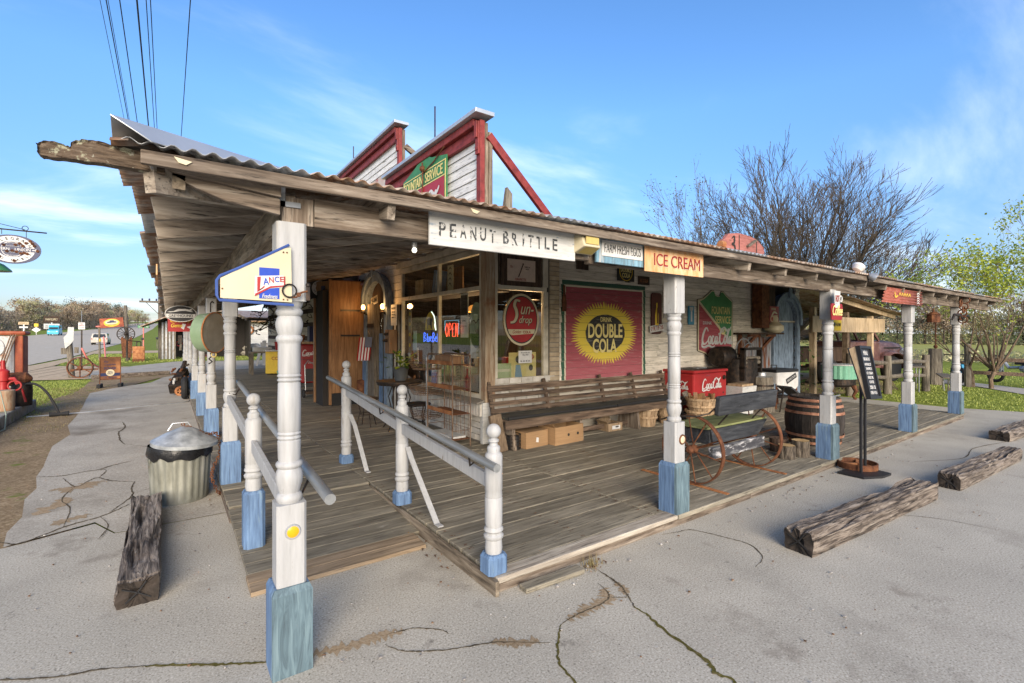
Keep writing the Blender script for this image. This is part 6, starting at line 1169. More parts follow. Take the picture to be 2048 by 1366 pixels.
# ================================================================== RAILINGS
from mathutils import noise as mn
M['pipe'] = mat('dull_galvanised_pipe', [(.17, .18, .18), (.27, .28, .28), (.36, .37, .37)], scale=(6, .5, 6), freq=3, rough=.45, metal=.45, bump=.05, var=.2)
def newel(x, y, z0, top, label, base_h, wide=False):
    n = thing('newel_post', label, 'newel post', (x, y, z0), 0, 'white ball topped newel posts of the ramp railing'); h = top - z0; r = .056
    b = MB(); b.lathe([(.05, base_h - .01), (r, base_h + .03), (r - .004, base_h + .085), (r + .006, base_h + .095), (r + .008, base_h + .11), (r - .004, base_h + .122), (r - .004, base_h + .13), (r + .006, base_h + .142), (r + .004, base_h + .155), (r - .005, base_h + .165), (r, base_h + .19), (r, h * .5), (r - .003, h * .505), (r, h * .515), (r - .003, h * .55), (r, h * .555), (r, h - .20), (r - .006, h - .185), (.04, h - .178), (.042, h - .15), (.038, h - .142), (.028, h - .135), (.024, h - .12), (.034, h - .112), (.034, h - .1), (.02, h - .092)] + [(max(.001, .047 * math.sin(math.pi * (.13 + .87 * k / 10))), h - .047 - .047 * math.cos(math.pi * (.13 + .87 * k / 10))) for k in range(11)], n=20); b.build('shaft', M['paint_w'], n, smooth=True)
    b = MB(); s_ = .07; c = .022; pr = [(s_ - c, -s_), (s_, -s_ + c), (s_, s_ - c), (s_ - c, s_), (-s_ + c, s_), (-s_, s_ - c), (-s_, -s_ + c), (-s_ + c, -s_)]
    vs = [(px, py, z) for z, f in ((0, 1), (base_h - .02, 1), (base_h, .82)) for px, py in [(a * f, q * f) for a, q in pr]]
    b.add(vs, [tuple(range(8)), tuple(range(16, 24))] + [(k * 8 + i, k * 8 + (i + 1) % 8, k * 8 + 8 + (i + 1) % 8, k * 8 + 8 + i) for k in range(2) for i in range(8)]); b.build('base', M['paint_b'], n)
    return n
newel(1.693, 5.70, .1, 1.285, 'newel post farthest up the right ramp rail by the booth', .1); newel(1.694, 4.06, .1, 1.145, 'middle newel post of the right ramp rail with a low blue foot', .11); n3 = newel(1.68, 2.56, .1, 1.03, 'nearest newel post at the deck corner with a split blue foot', .12)
newel(.51, 3.965, .045, 1.165, 'newel post left of the ramp with a tall blue base', .42)
b = MB(); b.tube([(1.60, 6.13, 1.063), (1.61, 4.06, .912), (1.60, 2.40, .795)], .026, 12); rr1 = b.build('handrail', M['pipe'], smooth=True); tag(rr1, 'long dull galvanised pipe rail sloping along the right side of the ramp', 'handrail')
b = MB(); b.tube([(.60, 5.75, 1.097), (.60, 4.0, .967), (.605, 2.28, .842)], .026, 12); rr2 = b.build('handrail', M['pipe'], smooth=True); tag(rr2, 'dull galvanised pipe rail sloping down behind the near corner post', 'handrail')
b = MB()
for a in ((1.65, 5.68, .985), (1.65, 4.4, .865), (1.65, 2.75, .75)): b.tube([a, (a[0] - .03, a[1], a[2] - .02), (1.61, a[1], a[2] + .045)], .007, 6)
b.build('rail_hook', M['iron'], rr1); b = MB()
for a in ((.5, 5.6, 1.0), (.5, 2.66, .79)): b.tube([a, (.56, a[1], a[2] - .02), (.60, a[1], a[2] + .06)], .007, 6)
b.build('rail_hook', M['iron'], rr2)
for lbl, segs in (('white lower rail boards along the right side of the ramp', (((1.685, 5.65, .925), (1.685, 4.10, .772)), ((1.685, 4.02, .765), (1.685, 2.60, .652)))), ('white lower rail boards along the left side of the ramp', (((.5, 5.6, .94), (.505, 4.0, .80)), ((.505, 3.92, .79), (.51, 2.58, .675))))):
    t = thing('lower_rail', lbl, 'rail')
    for a, c in segs: b = MB(); b.bar(a, c, .034, .088); b.build('rail_board', M['paint_w'], t, bevel=.004)
for i, (a, m_, c) in enumerate((((1.72, 5.64, .66), (1.73, 5.50, .55), (1.76, 5.19, .108)), ((1.72, 4.0, .60), (1.72, 3.9, .5), (1.72, 3.43, .108)))):
    b = MB(); b.bar(a, m_, .045, .01, (0, 1, .3)); b.bar(m_, c, .045, .01, (0, 1, .3)); b.bx(c[0] - .022, c[0] + .022, c[1] - .07, c[1] + .01, .1035, .112); tag(b.build('rail_brace', M['paint_w']), ('flat white brace strip propping the far newel post', 'flat white brace strip propping the middle newel post')[i], 'brace')
# ================================================================== RAILWAY TIES
def tie(a, c, w, h, label, seed, rot=0):
    a, c = Vector(a), Vector(c); L = (c - a).length; n = 130; prof = []
    m = 16
    for i in range(m + 1): prof.append((-w / 2 + w * i / m, h))
    for i in range(1, 4): prof.append((w / 2, h - h * i / 4))
    for i in range(m + 1): prof.append((w / 2 - w * i / m, 0))
    for i in range(1, 4): prof.append((-w / 2, h * i / 4))
    k = len(prof); vs = []
    for i in range(n + 1):
        x = L * i / n
        for (y, z) in prof:
            p = Vector((x * 1.1 + seed, y * 22, z * 16)); g_ = mn.fractal(p, .9, 2.1, 5)
            amp = .02 if z > h * .5 else .01; dz = 0
            if z > h - .001:
                cr_ = mn.noise(Vector((x * 1.5 + seed * 3, y * 30, 1.7))); dz = -.06 * max(0, cr_ - .1) / .5
                hole = mn.noise(Vector((x * 3.1 + seed * 5, y * 9, 8.3))); dz -= .045 * max(0, hole - .42)
            rnd = .92 if abs(abs(y) - w / 2) < .001 and (z > h - .001 or z < .001) else 1
            endf = 1 - .05 * (abs(i / n - .5) > .492)
            vs.append((x + (U(-.008, .008) if i in (0, n) else 0), (y + g_ * amp * (1 if y > 0 else -1)) * rnd * endf, max(0, (z * (1 - (1 - rnd) * .5) + g_ * amp * (z > .01) + dz) * endf)))
    t = thing('railway_tie', label, 'railway tie', a, math.atan2(c.y - a.y, c.x - a.x), 'weathered railway ties used as parking stops')
    b = MB(); b.add(vs, [(i * k + j, i * k + (j + 1) % k, (i + 1) * k + (j + 1) % k, (i + 1) * k + j) for i in range(n) for j in range(k)]); b.build('timber', M['timber'], t)
    for R_, s_ in ((vs[:k], -1), (vs[-k:], 1)):
        e = MB()
        cc = Vector((sum(v[0] for v in R_) / k, 0, h * .5)); pts = []
        for f in (1.0, .72, .4):
            for v in R_: q = cc.lerp(Vector(v), f); pts.append((q.x + s_ * .003 - s_ * .02 * max(0, mn.noise(Vector((q.y * 14, q.z * 14, seed)))), q.y, q.z))
        pts.append((cc.x - s_ * .03, 0, cc.z)); e.add(pts, [(r * k + j, r * k + (j + 1) % k, (r + 1) * k + (j + 1) % k, (r + 1) * k + j) for r in range(2) for j in range(k)] + [(2 * k + j, 2 * k + (j + 1) % k, 3 * k) for j in range(k)])
        e.build('end_grain', M['timber_end'], t)
    cb = MB()
    for cx_0 in (0,):
        for ang in (U(.2, .6), U(2.0, 2.5), U(3.6, 4.2), U(5, 5.5)):
            p0 = Vector((-.006, 0, h * .5)); p1 = p0 + Vector((0, math.cos(ang) * w * .4, math.sin(ang) * h * .42)); cb.bar(p0, p1, .006, .008, (1, 0, 0))
    cb.build('end_crack', M['rubber'], t)
    return t
tie((3.75, 1.66, 0), (6.05, 1.515, 0), .215, .165, 'nearest right railway tie with a rotted hollow in its top', 3.3)
tie((6.56, 1.445, 0), (8.78, 1.325, 0), .19, .155, 'second right railway tie beyond the rotted one', 9.1)
tie((10.1, 1.66, 0), (12.6, 1.45, 0), .24, .15, 'third railway tie at the right edge of the lot', 14.2)
tie((-.145, 3.60, 0), (-.15, 5.45, 0), .215, .155, 'left railway tie standing before the trash can', 21.7)
# ================================================================== TRASH CAN
tcn = thing('trash_can', 'ribbed galvanised trash can with a black liner and dented lid', 'trash can', (.10, 5.68, 0)); n = 96; vs = []
for z, r in ((.0, .225), (.03, .228), (.05, .228), (.47, .25), (.5, .252), (.53, .25)):
    for j in range(n):
        a = 2 * math.pi * j / n; q = r + (.0075 * math.sin(j * 2 * math.pi / 4) if .04 < z < .49 else 0); vs.append((q * math.cos(a), q * math.sin(a), z))
b = MB(); b.add(vs, [(i * n + j, i * n + (j + 1) % n, (i + 1) * n + (j + 1) % n, (i + 1) * n + j) for i in range(5) for j in range(n)] + [tuple(range(n))])
M['can'] = mat('greenish_weathered_zinc', [(.15, .15, .12), (.24, .24, .2), (.33, .33, .29)], scale=(1, 1, .4), freq=7, rough=.5, metal=.4, spots=[((.2, .1, .05), 9, .68, .06)]); b.build('body', M['can'], tcn, smooth=True)
b = MB(); vs = []; n = 48
for z, r in ((.425, .262), (.45, .268), (.5, .266), (.545, .258)):
    for j in range(n): a = 2 * math.pi * j / n; w_ = 1 + .03 * mn.noise(Vector((math.cos(a) * 3, math.sin(a) * 3, z * 9))); vs.append((r * w_ * math.cos(a), r * w_ * math.sin(a), z + (.05 * mn.noise(Vector((math.cos(a) * 2.4, math.sin(a) * 2.4, 4))) if z < .46 else 0)))
b.add(vs, [(i * n + j, i * n + (j + 1) % n, (i + 1) * n + (j + 1) % n, (i + 1) * n + j) for i in range(3) for j in range(n)]); M['liner'] = mat('black_plastic_liner', [(.008, .008, .009), (.02, .02, .022)], freq=9, rough=.25, bump=.6, bdist=.02); b.build('liner', M['liner'], tcn, smooth=True)
b = MB(); b.lathe([(.262, .535), (.275, .538), (.276, .57), (.268, .575), (.16, .64), (.05, .695), (.005, .70)], n=40); M['lid'] = mat('pale_dented_zinc_lid', [(.2, .21, .22), (.34, .36, .37), (.55, .57, .58)], freq=9, rough=.45, metal=.45, bump=.3); b.build('lid', M['lid'], tcn, smooth=True).rotation_euler = (rad(3), rad(4), 0)
b = MB(); b.tube([(-.1, 0, .668), (-.06, 0, .735), (.06, 0, .735), (.1, 0, .668)], .006, 6); b.build('lid_handle', M['galv_clean'], tcn)
b = MB(); b.torus((-.235, -.06, .42), .04, .005, 'x', 12, 5); b.torus((.235, .05, .42), .04, .005, 'x', 12, 5); b.build('side_handle', M['can'], tcn)
ch = thing('chain', 'rusty chain looping from the trash can to the porch post', 'chain', (0, 0, 0)); b = MB(); P_ = spline([(.12, 5.68, .72), (.3, 5.6, .62), (.4, 5.62, .6), (.42, 5.6, .42), (.36, 5.5, .3), (.35, 5.5, .2), (.4, 5.48, .06), (.45, 5.6, .02)], 8)
for i in range(0, len(P_) - 1, 1):
    b.torus(P_[i], .013, .004, 'yxz'[i % 3], 8, 4)
b.build('links', M['rust'], ch)
# ================================================================== FRONT PORCH HANGING THINGS
s = thing('hanging_tub', 'round pale green enamel tub hung on a hook between front posts', 'tub', (.43, 7.0, 1.61), rad(-38)); b = MB(); b.lathe([(.01, -.12), (.2, -.12), (.235, -.09), (.245, .05), (.25, .06)], n=32, axis='x')
M['isl_face'] = mat('grey_enamel_face', [(.2, .19, .17), (.3, .29, .26)], freq=6, rough=.5, spots=[((.2, .11, .05), 5, .66, .08)]); M['tubg'] = mat('chipped_pale_green_enamel', [(.2, .29, .17), (.28, .37, .23)], freq=5, rough=.4, spots=[((.36, .38, .33), 9, .6, .06), ((.1, .07, .04), 8, .72, .04)]); b.build('pan', M['tubg'], s, smooth=True)
b = MB(); b.lathe([(.247, .061), (.235, .064), (.01, .055)], n=32, axis='x'); b.build('face', M['isl_face'], s, smooth=True); b = MB(); b.torus((.06, 0, 0), .247, .009, 'x', 32, 6); b.build('rim', M['rust_lt'], s, smooth=True)
b = MB(); b.tube([(0, 0, .25), (0, 0, .36), (.0, .03, .39), (0, .06, .37)], .008, 6); b.tube([(0, 0, -.25), (0, .02, -.29), (0, -.03, -.32), (0, .03, -.36), (0, -.03, -.38)], .009, 6); b.build('hook', M['iron'], s, smooth=True); b = MB(); b.torus((.04, 0, -.27), .03, .008, 'y', 12, 5); b.build('brass_ring', M['lens'], s)
s = sign('bus_sign', 'oval black and white greyhound bus sign hung under the front eave', 'sign', (.22, 12.0, 2.005)); flat(s, 'rim', M['white'], oval(.27, .168), -.010, .01); flat(s, 'black_field', M['black'], oval(.258, .156), -.013, -.0102)
flat(s, 'white_band', M['white'], [(-.25, -.005), (.25, -.005), (.235, -.08), (-.235, -.08)], -.016, -.0132); words(s, M['black'], [('GREYHOUND', .41, .055, 0, -.042, (.02,))], -.018)
b = MB(); b.poly([(-.23, .035), (-.12, .05), (-.05, .095), (.08, .10), (.14, .085), (.17, .10), (.2, .08), (.16, .065), (.21, .04), (.15, .045), (.08, .06), (-.02, .055), (-.08, .04), (-.18, .025)], -.016, -.0132); b.build('running_dog', M['white'], s); b = MB(); b.cyl((-.1, 0, .16), (-.1, 0, .3), .006, 5); b.cyl((.12, 0, .16), (.12, 0, .3), .006, 5); b.build('hanger', M['iron'], s)
s = sign('gems_sign', 'red country gems sign hanging behind the oval bus sign', 'sign', (.225, 12.35, 1.78)); flat(s, 'panel', M['red'], rect(-.225, .225, -.14, .14), -.006, .006); words(s, M['yellow'], [('Country', .36, .09, .0, .08, (.01, .3)), ('Gems', .2, .08, -.07, -.01, (.015, .3))], -.009); b = MB(); b.poly([(.0, -.06), (.05, -.1), (.09, .02), (.03, .03)], -.01, -.007); b.poly([(.1, -.04), (.16, -.02), (.21, -.05), (.15, -.075)], -.01, -.007); b.build('gem_print', M['white'], s)
s = sign('amber_eave_sign', 'narrow orange edge of a flat sign fixed under the eave', 'sign', (-.07, 5.1, 2.13), RZL); flat(s, 'panel', M['ice'], [(-.1, -.1), (.1, -.04), (.1, .05), (-.1, .05)], -.01, .0)
s = thing('old_engine', 'rusty old engine block leaning by the front porch posts', 'engine', (.22, 15.2, .0)); b = MB(); b.bar((-.06, -.05, .16), (.06, .3, .34), .3, .26); b.bar((.0, .1, .38), (.14, .4, .6), .22, .2); b.bx(-.14, .0, .05, .2, .36, .46); b.cyl((.08, .2, .55), (.16, .4, .86), .07, 10, .05); b.bar((.05, .3, .7), (.25, .3, .78), .05, .05); b.build('block', M['iron'], s, bevel=.012); b = MB()
for k in range(4): b.bx(-.12 + .02 * k, -.08 + .02 * k, -.06 + .09 * k, -.02 + .09 * k, .3 + .045 * k, .4 + .045 * k)
b.build('spark_plugs', M['galv'], s); b = MB(); b.torus((.05, -.15, .12), .1, .03, 'y', 18, 6)
for k in range(6): a = k * 1.047; b.cyl((.05, -.15, .12), (.05 + .1 * math.cos(a), -.15, .12 + .1 * math.sin(a)), .015, 5)
b.build('flywheel', M['rust_lt'], s); b = MB()
for k in range(14): p = (U(-.15, .2), U(0, .35), U(.3, .8)); b.cyl(p, (p[0] + U(-.1, .1), p[1] + U(-.1, .1), p[2] + U(-.1, .1)), U(.012, .03), 6)
b.build('fittings', M['rust'], s)
for i, (x, y) in enumerate(((.33, 14.2), (.36, 14.6), (.38, 17))): b = MB(); b.torus((x, y, .27), .2, .065, 'x', 24, 8); tag(b.build('tire', M['rubber'], smooth=True), ('old black tire propped nearest against the front posts', 'second old black tire behind the nearest tire', 'old black tire farther down behind the engine')[i], 'tire', 'old tires by the front porch')
b = MB(); b.tube([(-1.3, 12.93, .012), (-.3, 13.3, .012), (.2, 13.4, .012), (.4, 13.6, .02), (.44, 13.9, .03)], .014, 6); b.tube([(-2.2, 12.92, -.0), (-1.28, 12.93, .012)], .014, 6); tag(b.build('ground_pipe', M['galv'], smooth=True), 'thin grey conduit lying across the concrete walk', 'conduit')
# ================================================================== PHONE BOOTH CORNER
pb = thing('phone_booth', 'tall orange brown plywood phone booth with a narrow open door', 'phone booth', (2.58, 10.3, .1))
b = MB(); b.bx(.18, 1.0, 0, .03, .26, 2.6); b.build('side_panel', M['ply'], pb, bevel=.004); b = MB(); b.bx(.18, 1.0, -.006, .03, .0, .257); b.build('kick_plate', M['rubber'], pb)
b = MB(); b.bx(.13, .178, .0, .06, .02, 2.62); b.bx(-.02, .03, .2, .9, .02, 2.62) if 0 else b.bx(-.02, .02, .62, .7, .02, 2.62); b.build('door_stile', M['ply'], pb, bevel=.004); b = MB(); b.bx(.02, .16, .06, .62, .0, 2.4); b.build('opening_shade', M['dark'], pb)  # solid dark block painted in for the shade inside the booth door
b = MB(); b.bar((.155, .06, 2.5), (.0, .62, 2.5), .03, .2); b.bar((.155, .06, 2.68), (0, .62, 2.68), .03, .04); b.build('header', M['ply'], pb); b = MB(); b.bx(.2, 1.0, .03, .7, 2.58, 2.62); b.bx(.2, 1.0, .66, .7, .02, 2.58); b.build('roof', M['ply'], pb)
for z in (1.44, 1.97): b = MB(); b.bx(.36, .76, -.012, -.001, z, z + .035); b.build('slot', M['black'], pb)
b = MB(); b.bar((.1, .2, 2.45), (.06, .35, 2.45), .012, .1); b.build('blue_label', M['navy'], pb)
s = thing('metal_can', 'rusty upright can standing beside the phone booth', 'can', (3.34, 10.12, .1)); b = MB(); b.lathe([(.1, 0), (.11, .02), (.11, .5), (.1, .52), (.05, .53)], n=16); b.build('body', M['rust'], s, smooth=True)
s = sign('telephone_sign', 'black flange sign with a round white public telephone disc', 'sign', (2.66, 10.85, 2.57)); flat(s, 'panel', M['black'], rect(-.2, .2, -.22, .22), -.006, .006); b = MB(); b.rim((0, -.008, 0), .085, .165, .006, 'y', 32); b.build('white_ring', M['white'], s); b = MB(); b.rim((0, -.008, .0), .0, .07, .004, 'y', 24); b.build('bell_disc', M['offwhite'], s)
b = MB(); arc_tx(b, 'PUBLIC', (0, -.013, 0), .125, .125, rad(150), rad(30), .04); arc_tx(b, 'TELEPHONE', (0, -.013, 0), .125, .125, rad(195), rad(345), .036, flip=True); b.build('lettering', M['black'], s, recalc=False)
s = thing('us_flag', 'small american flag hanging on the arched entry pillar', 'flag', (3.22, 9.62, 1.36), rad(-20)); b = MB(); b.tube([(.1, -.02, .22), (.06, -.06, .3)], .006, 5); b.build('stick', M['straw'], s)
for k in range(9):
    b = MB(); x0 = -.13 + k * .028; f = lambda t, z: (t + .18 * (.12 - z) * (-.6) + .02, -.03 + .012 * math.sin(t * 60), z)
    b.add([f(x0, -.3), f(x0 + .028, -.3), f(x0 + .028, .16), f(x0, .16)], [(0, 1, 2, 3)]); b.build('stripe', M['red'] if k % 2 == 0 else M['white'], s, recalc=False)
flat(s, 'canton', M['navy'], [(-.0, -.04), (.13, -.04), (.15, .17), (.01, .17)], -.056, -.046)
s = thing('greyhound_cutout', 'lilac running greyhound cutout above the phone booth', 'dog cutout', (3.38, 11.1, 2.79), RZL)
b = MB(); b.poly([(-1.25, -.08), (-.9, -.06), (-.75, .02), (-.55, .12), (-.2, .14), (.2, .17), (.5, .16), (.62, .22), (.72, .25), (.8, .21), (.98, .18), (.95, .14), (.75, .12), (.66, .04), (.6, -.08), (.78, -.11), (1.15, -.14), (1.15, -.16), (.7, -.16), (.5, -.12), (.42, -.04), (.3, -.1), (.1, -.06), (-.2, .0), (-.4, -.02), (-.55, -.08), (-.8, -.14), (-1.1, -.13)], -.02, 0); b.build('body', M['lilac'], s)
s = sign('poster', 'framed brown poster under the lilac greyhound', 'poster', (3.42, 10.75, 2.48), RZL); flat(s, 'poster_frame', M['dark'], rect(-.24, .26, -.3, .3), -.01, .0); flat(s, 'print', M['rust_lt'], rect(-.2, .2, -.27, .26), -.014, -.0102); words(s, M['cream'], [('SODA', .25, .1, 0, .1), ('5c', .15, .1, 0, -.05)], -.016)
d3 = thing('arched_doorway', 'weathered arched panel with pale blue paint behind the booth', 'panel', (3.44, 12.0, 0), RZL); arch(d3, .62, 2.2, .5, .1, .13, -.08, .0, M['blue_grey']); M['mural2'] = mat('pale_blue_and_brown_paint', [(.1, .07, .045), (.26, .24, .19), (.26, .33, .35)], freq=4, rough=.9, lo=.35, hi=.6); b = MB(); b.poly([(.49 * math.cos(math.pi * i / 12), 2.25 + .36 * math.sin(math.pi * i / 12)) for i in range(13)] + [(-.49, 1.9), (.49, 1.9)], -.02, .0); b.build('painted_top', M['mural2'], d3); b = MB(); b.bx(-.49, .49, -.02, 0, .1, 1.89); b.build('door_back', M['dark_wood'], d3)
s = sign('notice_board', 'framed paper notice on the wall right of the arched entry', 'notice', (3.44, 8.62, 1.95), RZL); flat(s, 'paper', M['offwhite'], rect(-.13, .15, -.2, .19), -.012, -.002); words(s, M['dark'], [('STORE HOURS', .2, .03, 0, .12), ('MON - SAT', .16, .025, 0, .05), ('9 AM - 6 PM', .18, .025, 0, .0), ('SUNDAY 1 - 6', .18, .025, 0, -.05)], -.014)
s = thing('wall_phone', 'small red brown wooden phone box on the wall below the notice', 'wall phone', (3.40, 8.62, 1.45), RZL); b = MB(); b.bx(-.1, .1, -.1, .06, -.22, .22); b.build('case', M['ply'], s, bevel=.01); b = MB(); b.lathe([(.02, -.18), (.035, -.1)], (0, 0, .02), 10, 'y'); b.ball((-.05, -.11, .14), .03, 8, 6); b.ball((.05, -.11, .14), .03, 8, 6); b.build('bells', M['iron'], s, smooth=True)
# cola machine, hand truck, clutter on the far porch
vm = thing('soda_machine', 'tall dark red upright soda vending machine beyond the booth', 'vending machine', (3.05, 14.3, .1), rad(-8)); b = MB(); b.bx(-.05, .62, 0, .6, .12, 1.2); b.build('body', M['red_dk'], vm, bevel=.05); b = MB(); b.bx(.05, .42, -.012, -.001, .16, .52); b.build('delivery_door', M['black'], vm); b = MB(); b.bx(-.05, .62, -.006, .6, .77, .78); b.build('seam', M['black'], vm)
b = MB(); cola(b, -.02, .9, .5, -.004, k=.15); tx(b, 'IN BOTTLES', .3, .035, (.3, -.004, .68)); b.build('lettering', M['white'], vm, recalc=False); b = MB(); b.bx(-.05, .62, .0, .6, .0, .115); b.build('plinth', M['black'], vm)
s = thing('hand_truck', 'small grey hand truck in front of the red soda machine', 'hand truck', (2.75, 11.9, .1)); b = MB()
for xx in (-.1, .12): b.tube([(xx, .2, .05), (xx, .3, .75)], .014, 6)
b.tube([(-.1, .3, .75), (-.02, .33, .85), (.12, .3, .75)], .014, 6); b.build('frame', M['galv'], s); b = MB(); b.bx(-.15, .2, -.1, .25, .1, .16); b.build('bed', M['dark_wood'], s); b = MB(); b.torus((-.17, .1, .1), .07, .03, 'x', 14, 6); b.torus((.2, .1, .1), .07, .03, 'x', 14, 6); b.build('wheels', M['rubber'], s)
s = thing('yellow_cooler', 'yellow enamel chest cooler far along the front porch', 'cooler', (3.15, 19.2, .1), rad(-10)); b = MB(); b.bx(-.3, .5, 0, .6, .05, .85); b.build('body', M['yellow'], s, bevel=.03); b = MB(); b.bx(-.32, .52, -.02, .62, .853, .9); b.build('lid', M['galv'], s, bevel=.01); words(s, M['red_dk'], [('COLA', .4, .12, .1, .6, (.01,))], -.003)
s = thing('wooden_table', 'old plank table with clutter left of the yellow cooler', 'table', (2.85, 20.0, .1)); b = MB(); b.bx(-.4, .5, -.3, .4, .78, .84); b.build('tabletop', M['post_old'], s)
for xx, yy in ((-.35, -.25), (.45, -.25), (-.35, .35), (.45, .35)): b = MB(); b.bx(xx - .04, xx + .04, yy - .04, yy + .04, 0, .78); b.build('leg', M['post_old'], s)
b = MB(); b.bx(-.3, .3, -.2, .2, .84, 1.0); tag(b.build('toolbox', M['galv'], loc=(2.85, 20.0, .1)), 'grey metal box standing on the old plank table', 'box')
s = thing('red_bucket', 'red bucket standing on the yellow cooler lid', 'bucket', (3.3, 19.3, 1.0)); b = MB(); b.lathe([(.11, 0), (.15, .3), (.14, .3), (.1, .03)], n=16); b.build('pail', M['red'], s, smooth=True)
s = thing('green_bucket', 'small mint green tub on the porch floor by the yellow cooler', 'bucket', (3.2, 18.2, .1)); b = MB(); b.lathe([(.1, 0), (.16, .22), (.15, .22), (.09, .02)], n=14); M['mint'] = plain('mint_green_paint', (.15, .36, .25), .5); b.build('pail', M['mint'], s, smooth=True)
s = thing('wooden_crate', 'dark crate with a loudspeaker on top of the soda machine', 'crate', (3.3, 14.5, 1.31)); b = MB(); b.bx(-.25, .2, -.15, .2, 0, .06); b.build('tray', M['straw'], s); b = MB(); b.bx(-.05, .2, -.1, .15, .06, .5); b.build('speaker_box', M['navy'], s)
s = thing('clay_pot', 'terracotta pot standing on the soda machine', 'pot', (3.02, 14.45, 1.31)); b = MB(); b.lathe([(.08, 0), (.12, .2), (.13, .2), (.13, .25), (.1, .25)], n=14); b.build('body', M['rust_lt'], s, smooth=True)
tg = thing('dead_vine', 'tangled dead vine branches hanging under the front porch ceiling', 'vine', (0, 0, 0)); b = MB()
for k in range(60):
    p = Vector((U(2.3, 3.3), U(13, 19), U(1.7, 2.7))); pts_ = [p]
    for q in range(5): pts_.append(pts_[-1] + Vector((U(-.15, .15), U(-.25, .25), U(-.16, .1))))
    b.tube(pts_, U(.008, .022), 5)
b.build('stems', M['twig'], tg)
for i in range(7):
    b = MB(); y = 12.4 + i * 1.1; zz_ = U(1.1, 2.3); w = U(.15, .3); h = U(.15, .35); b.bx(3.38, 3.49, y - w, y + w, zz_ - h, zz_ + h); tag(b.build('wall_box', M[['cream', 'dark_wood', 'offwhite', 'galv', 'rust', 'yellow', 'dark_wood'][i]], bevel=.01), ['cream tin nearest the telephone sign on the far front wall', 'dark wooden box beside the cream tin on the front wall', 'off white box hung on the wall before the soda machine', 'grey metal box on the wall above the soda machine', 'rusty tin on the wall behind the soda machine', 'yellow box hung on the wall past the soda machine', 'dark wooden box farthest along the front wall'][i], 'wall box', 'old boxes and tins on the far front wall')
b = MB(); b.bx(3.40, 3.44, 11.2, 13.8, 2.1, 2.5); o = b.build('shingle_panel', M['rust_lt']); tag(o, 'strip of brown shingles on the wall under the telephone sign', 'shingles')
# café set, plant, rack
s = thing('cafe_table', 'small round black cafe table below the front window', 'table', (2.98, 7.25, .1)); b = MB(); b.lathe([(.36, .74), (.36, .76), (.02, .765)], n=28); b.lathe([(.34, .70), (.35, .74)], n=28); b.build('tabletop', M['iron'], s)
for k in range(4): a = k * 1.57 + .6; b = MB(); b.tube([(.1 * math.cos(a), .1 * math.sin(a), .74), (.2 * math.cos(a), .2 * math.sin(a), .5), (.13 * math.cos(a), .13 * math.sin(a), .25), (.3 * math.cos(a), .3 * math.sin(a), 0)], .009, 6); b.build('leg', M['iron'], s, smooth=True)
def stool(x, y, label):
    s = thing('stool', label, 'stool', (x, y, .1), U(0, 3), 'black iron stools'); b = MB(); b.lathe([(.19, .43), (.2, .445), (.19, .46), (.02, .462)], n=22); b.build('seat', M['iron'], s)
    for k in range(4): a = k * 1.57 + .4; b = MB(); b.tube([(.15 * math.cos(a), .15 * math.sin(a), .43), (.1 * math.cos(a), .1 * math.sin(a), .25), (.17 * math.cos(a), .17 * math.sin(a), 0)], .008, 6); b.build('leg', M['iron'], s, smooth=True)
    b = MB(); b.torus((0, 0, .2), .11, .006, 'z', 20, 5); b.build('ring', M['iron'], s)
stool(2.62, 7.75, 'black iron stool left of the cafe table'); stool(3.05, 6.72, 'black iron stool right of the cafe table behind the newel')
pp = thing('potted_plant', 'leafy green plant in a grey pot on the cafe table', 'plant', (2.98, 7.2, .865)); b = MB(); b.lathe([(.09, 0), (.125, .2), (.13, .21), (.115, .21), (.1, .17)], n=20); M['potg'] = plain('dark_grey_pot', (.06, .065, .07), .6); b.build('pot', M['potg'], pp, smooth=True)
for k in range(46):
    a = U(0, 6.28); e_ = U(.1, 1.3); L_ = U(.1, .3); c = Vector((0, 0, .2)); d_ = Vector((math.cos(a) * math.cos(e_), math.sin(a) * math.cos(e_), math.sin(e_))); p = c + d_ * L_; sd_ = d_.cross(Vector((0, 0, 1))).normalized() * U(.02, .05); tip = p + d_ * U(.08, .15) - Vector((0, 0, U(.02, .1)))
    b = MB(); b.add([c + d_ * .02, c + d_ * .02 + Vector((.004, 0, 0)), p, p + Vector((.004, 0, 0))], [(0, 1, 3, 2)]); b.add([p, p.lerp(tip, .4) + sd_, tip, p.lerp(tip, .4) - sd_, p.lerp(tip, .45) - Vector((0, 0, .012))], [(0, 1, 4), (1, 2, 4), (2, 3, 4), (3, 0, 4)]); b.build('leaf', M['leaf_dk'] if k % 3 else M['leaf'], pp, recalc=False)
rk = thing('wire_rack', 'tall rusty wire bread rack with orange shelf fronts', 'rack', (3.02, 5.95, .1), RZL)   # local x along -y
RW, RD = .37, .27
M['wire'] = mat('brown_rusty_wire', [(.07, .04, .025), (.16, .1, .065), (.24, .18, .13)], freq=12, rough=.7, metal=.2)
for xx in (-RW, RW):
    for yy in (0, RD): b = MB(); b.cyl((xx, yy, 0), (xx, yy, 1.16 if yy == 0 else 1.22), .0085, 6); b.build('upright', M['wire'], rk)
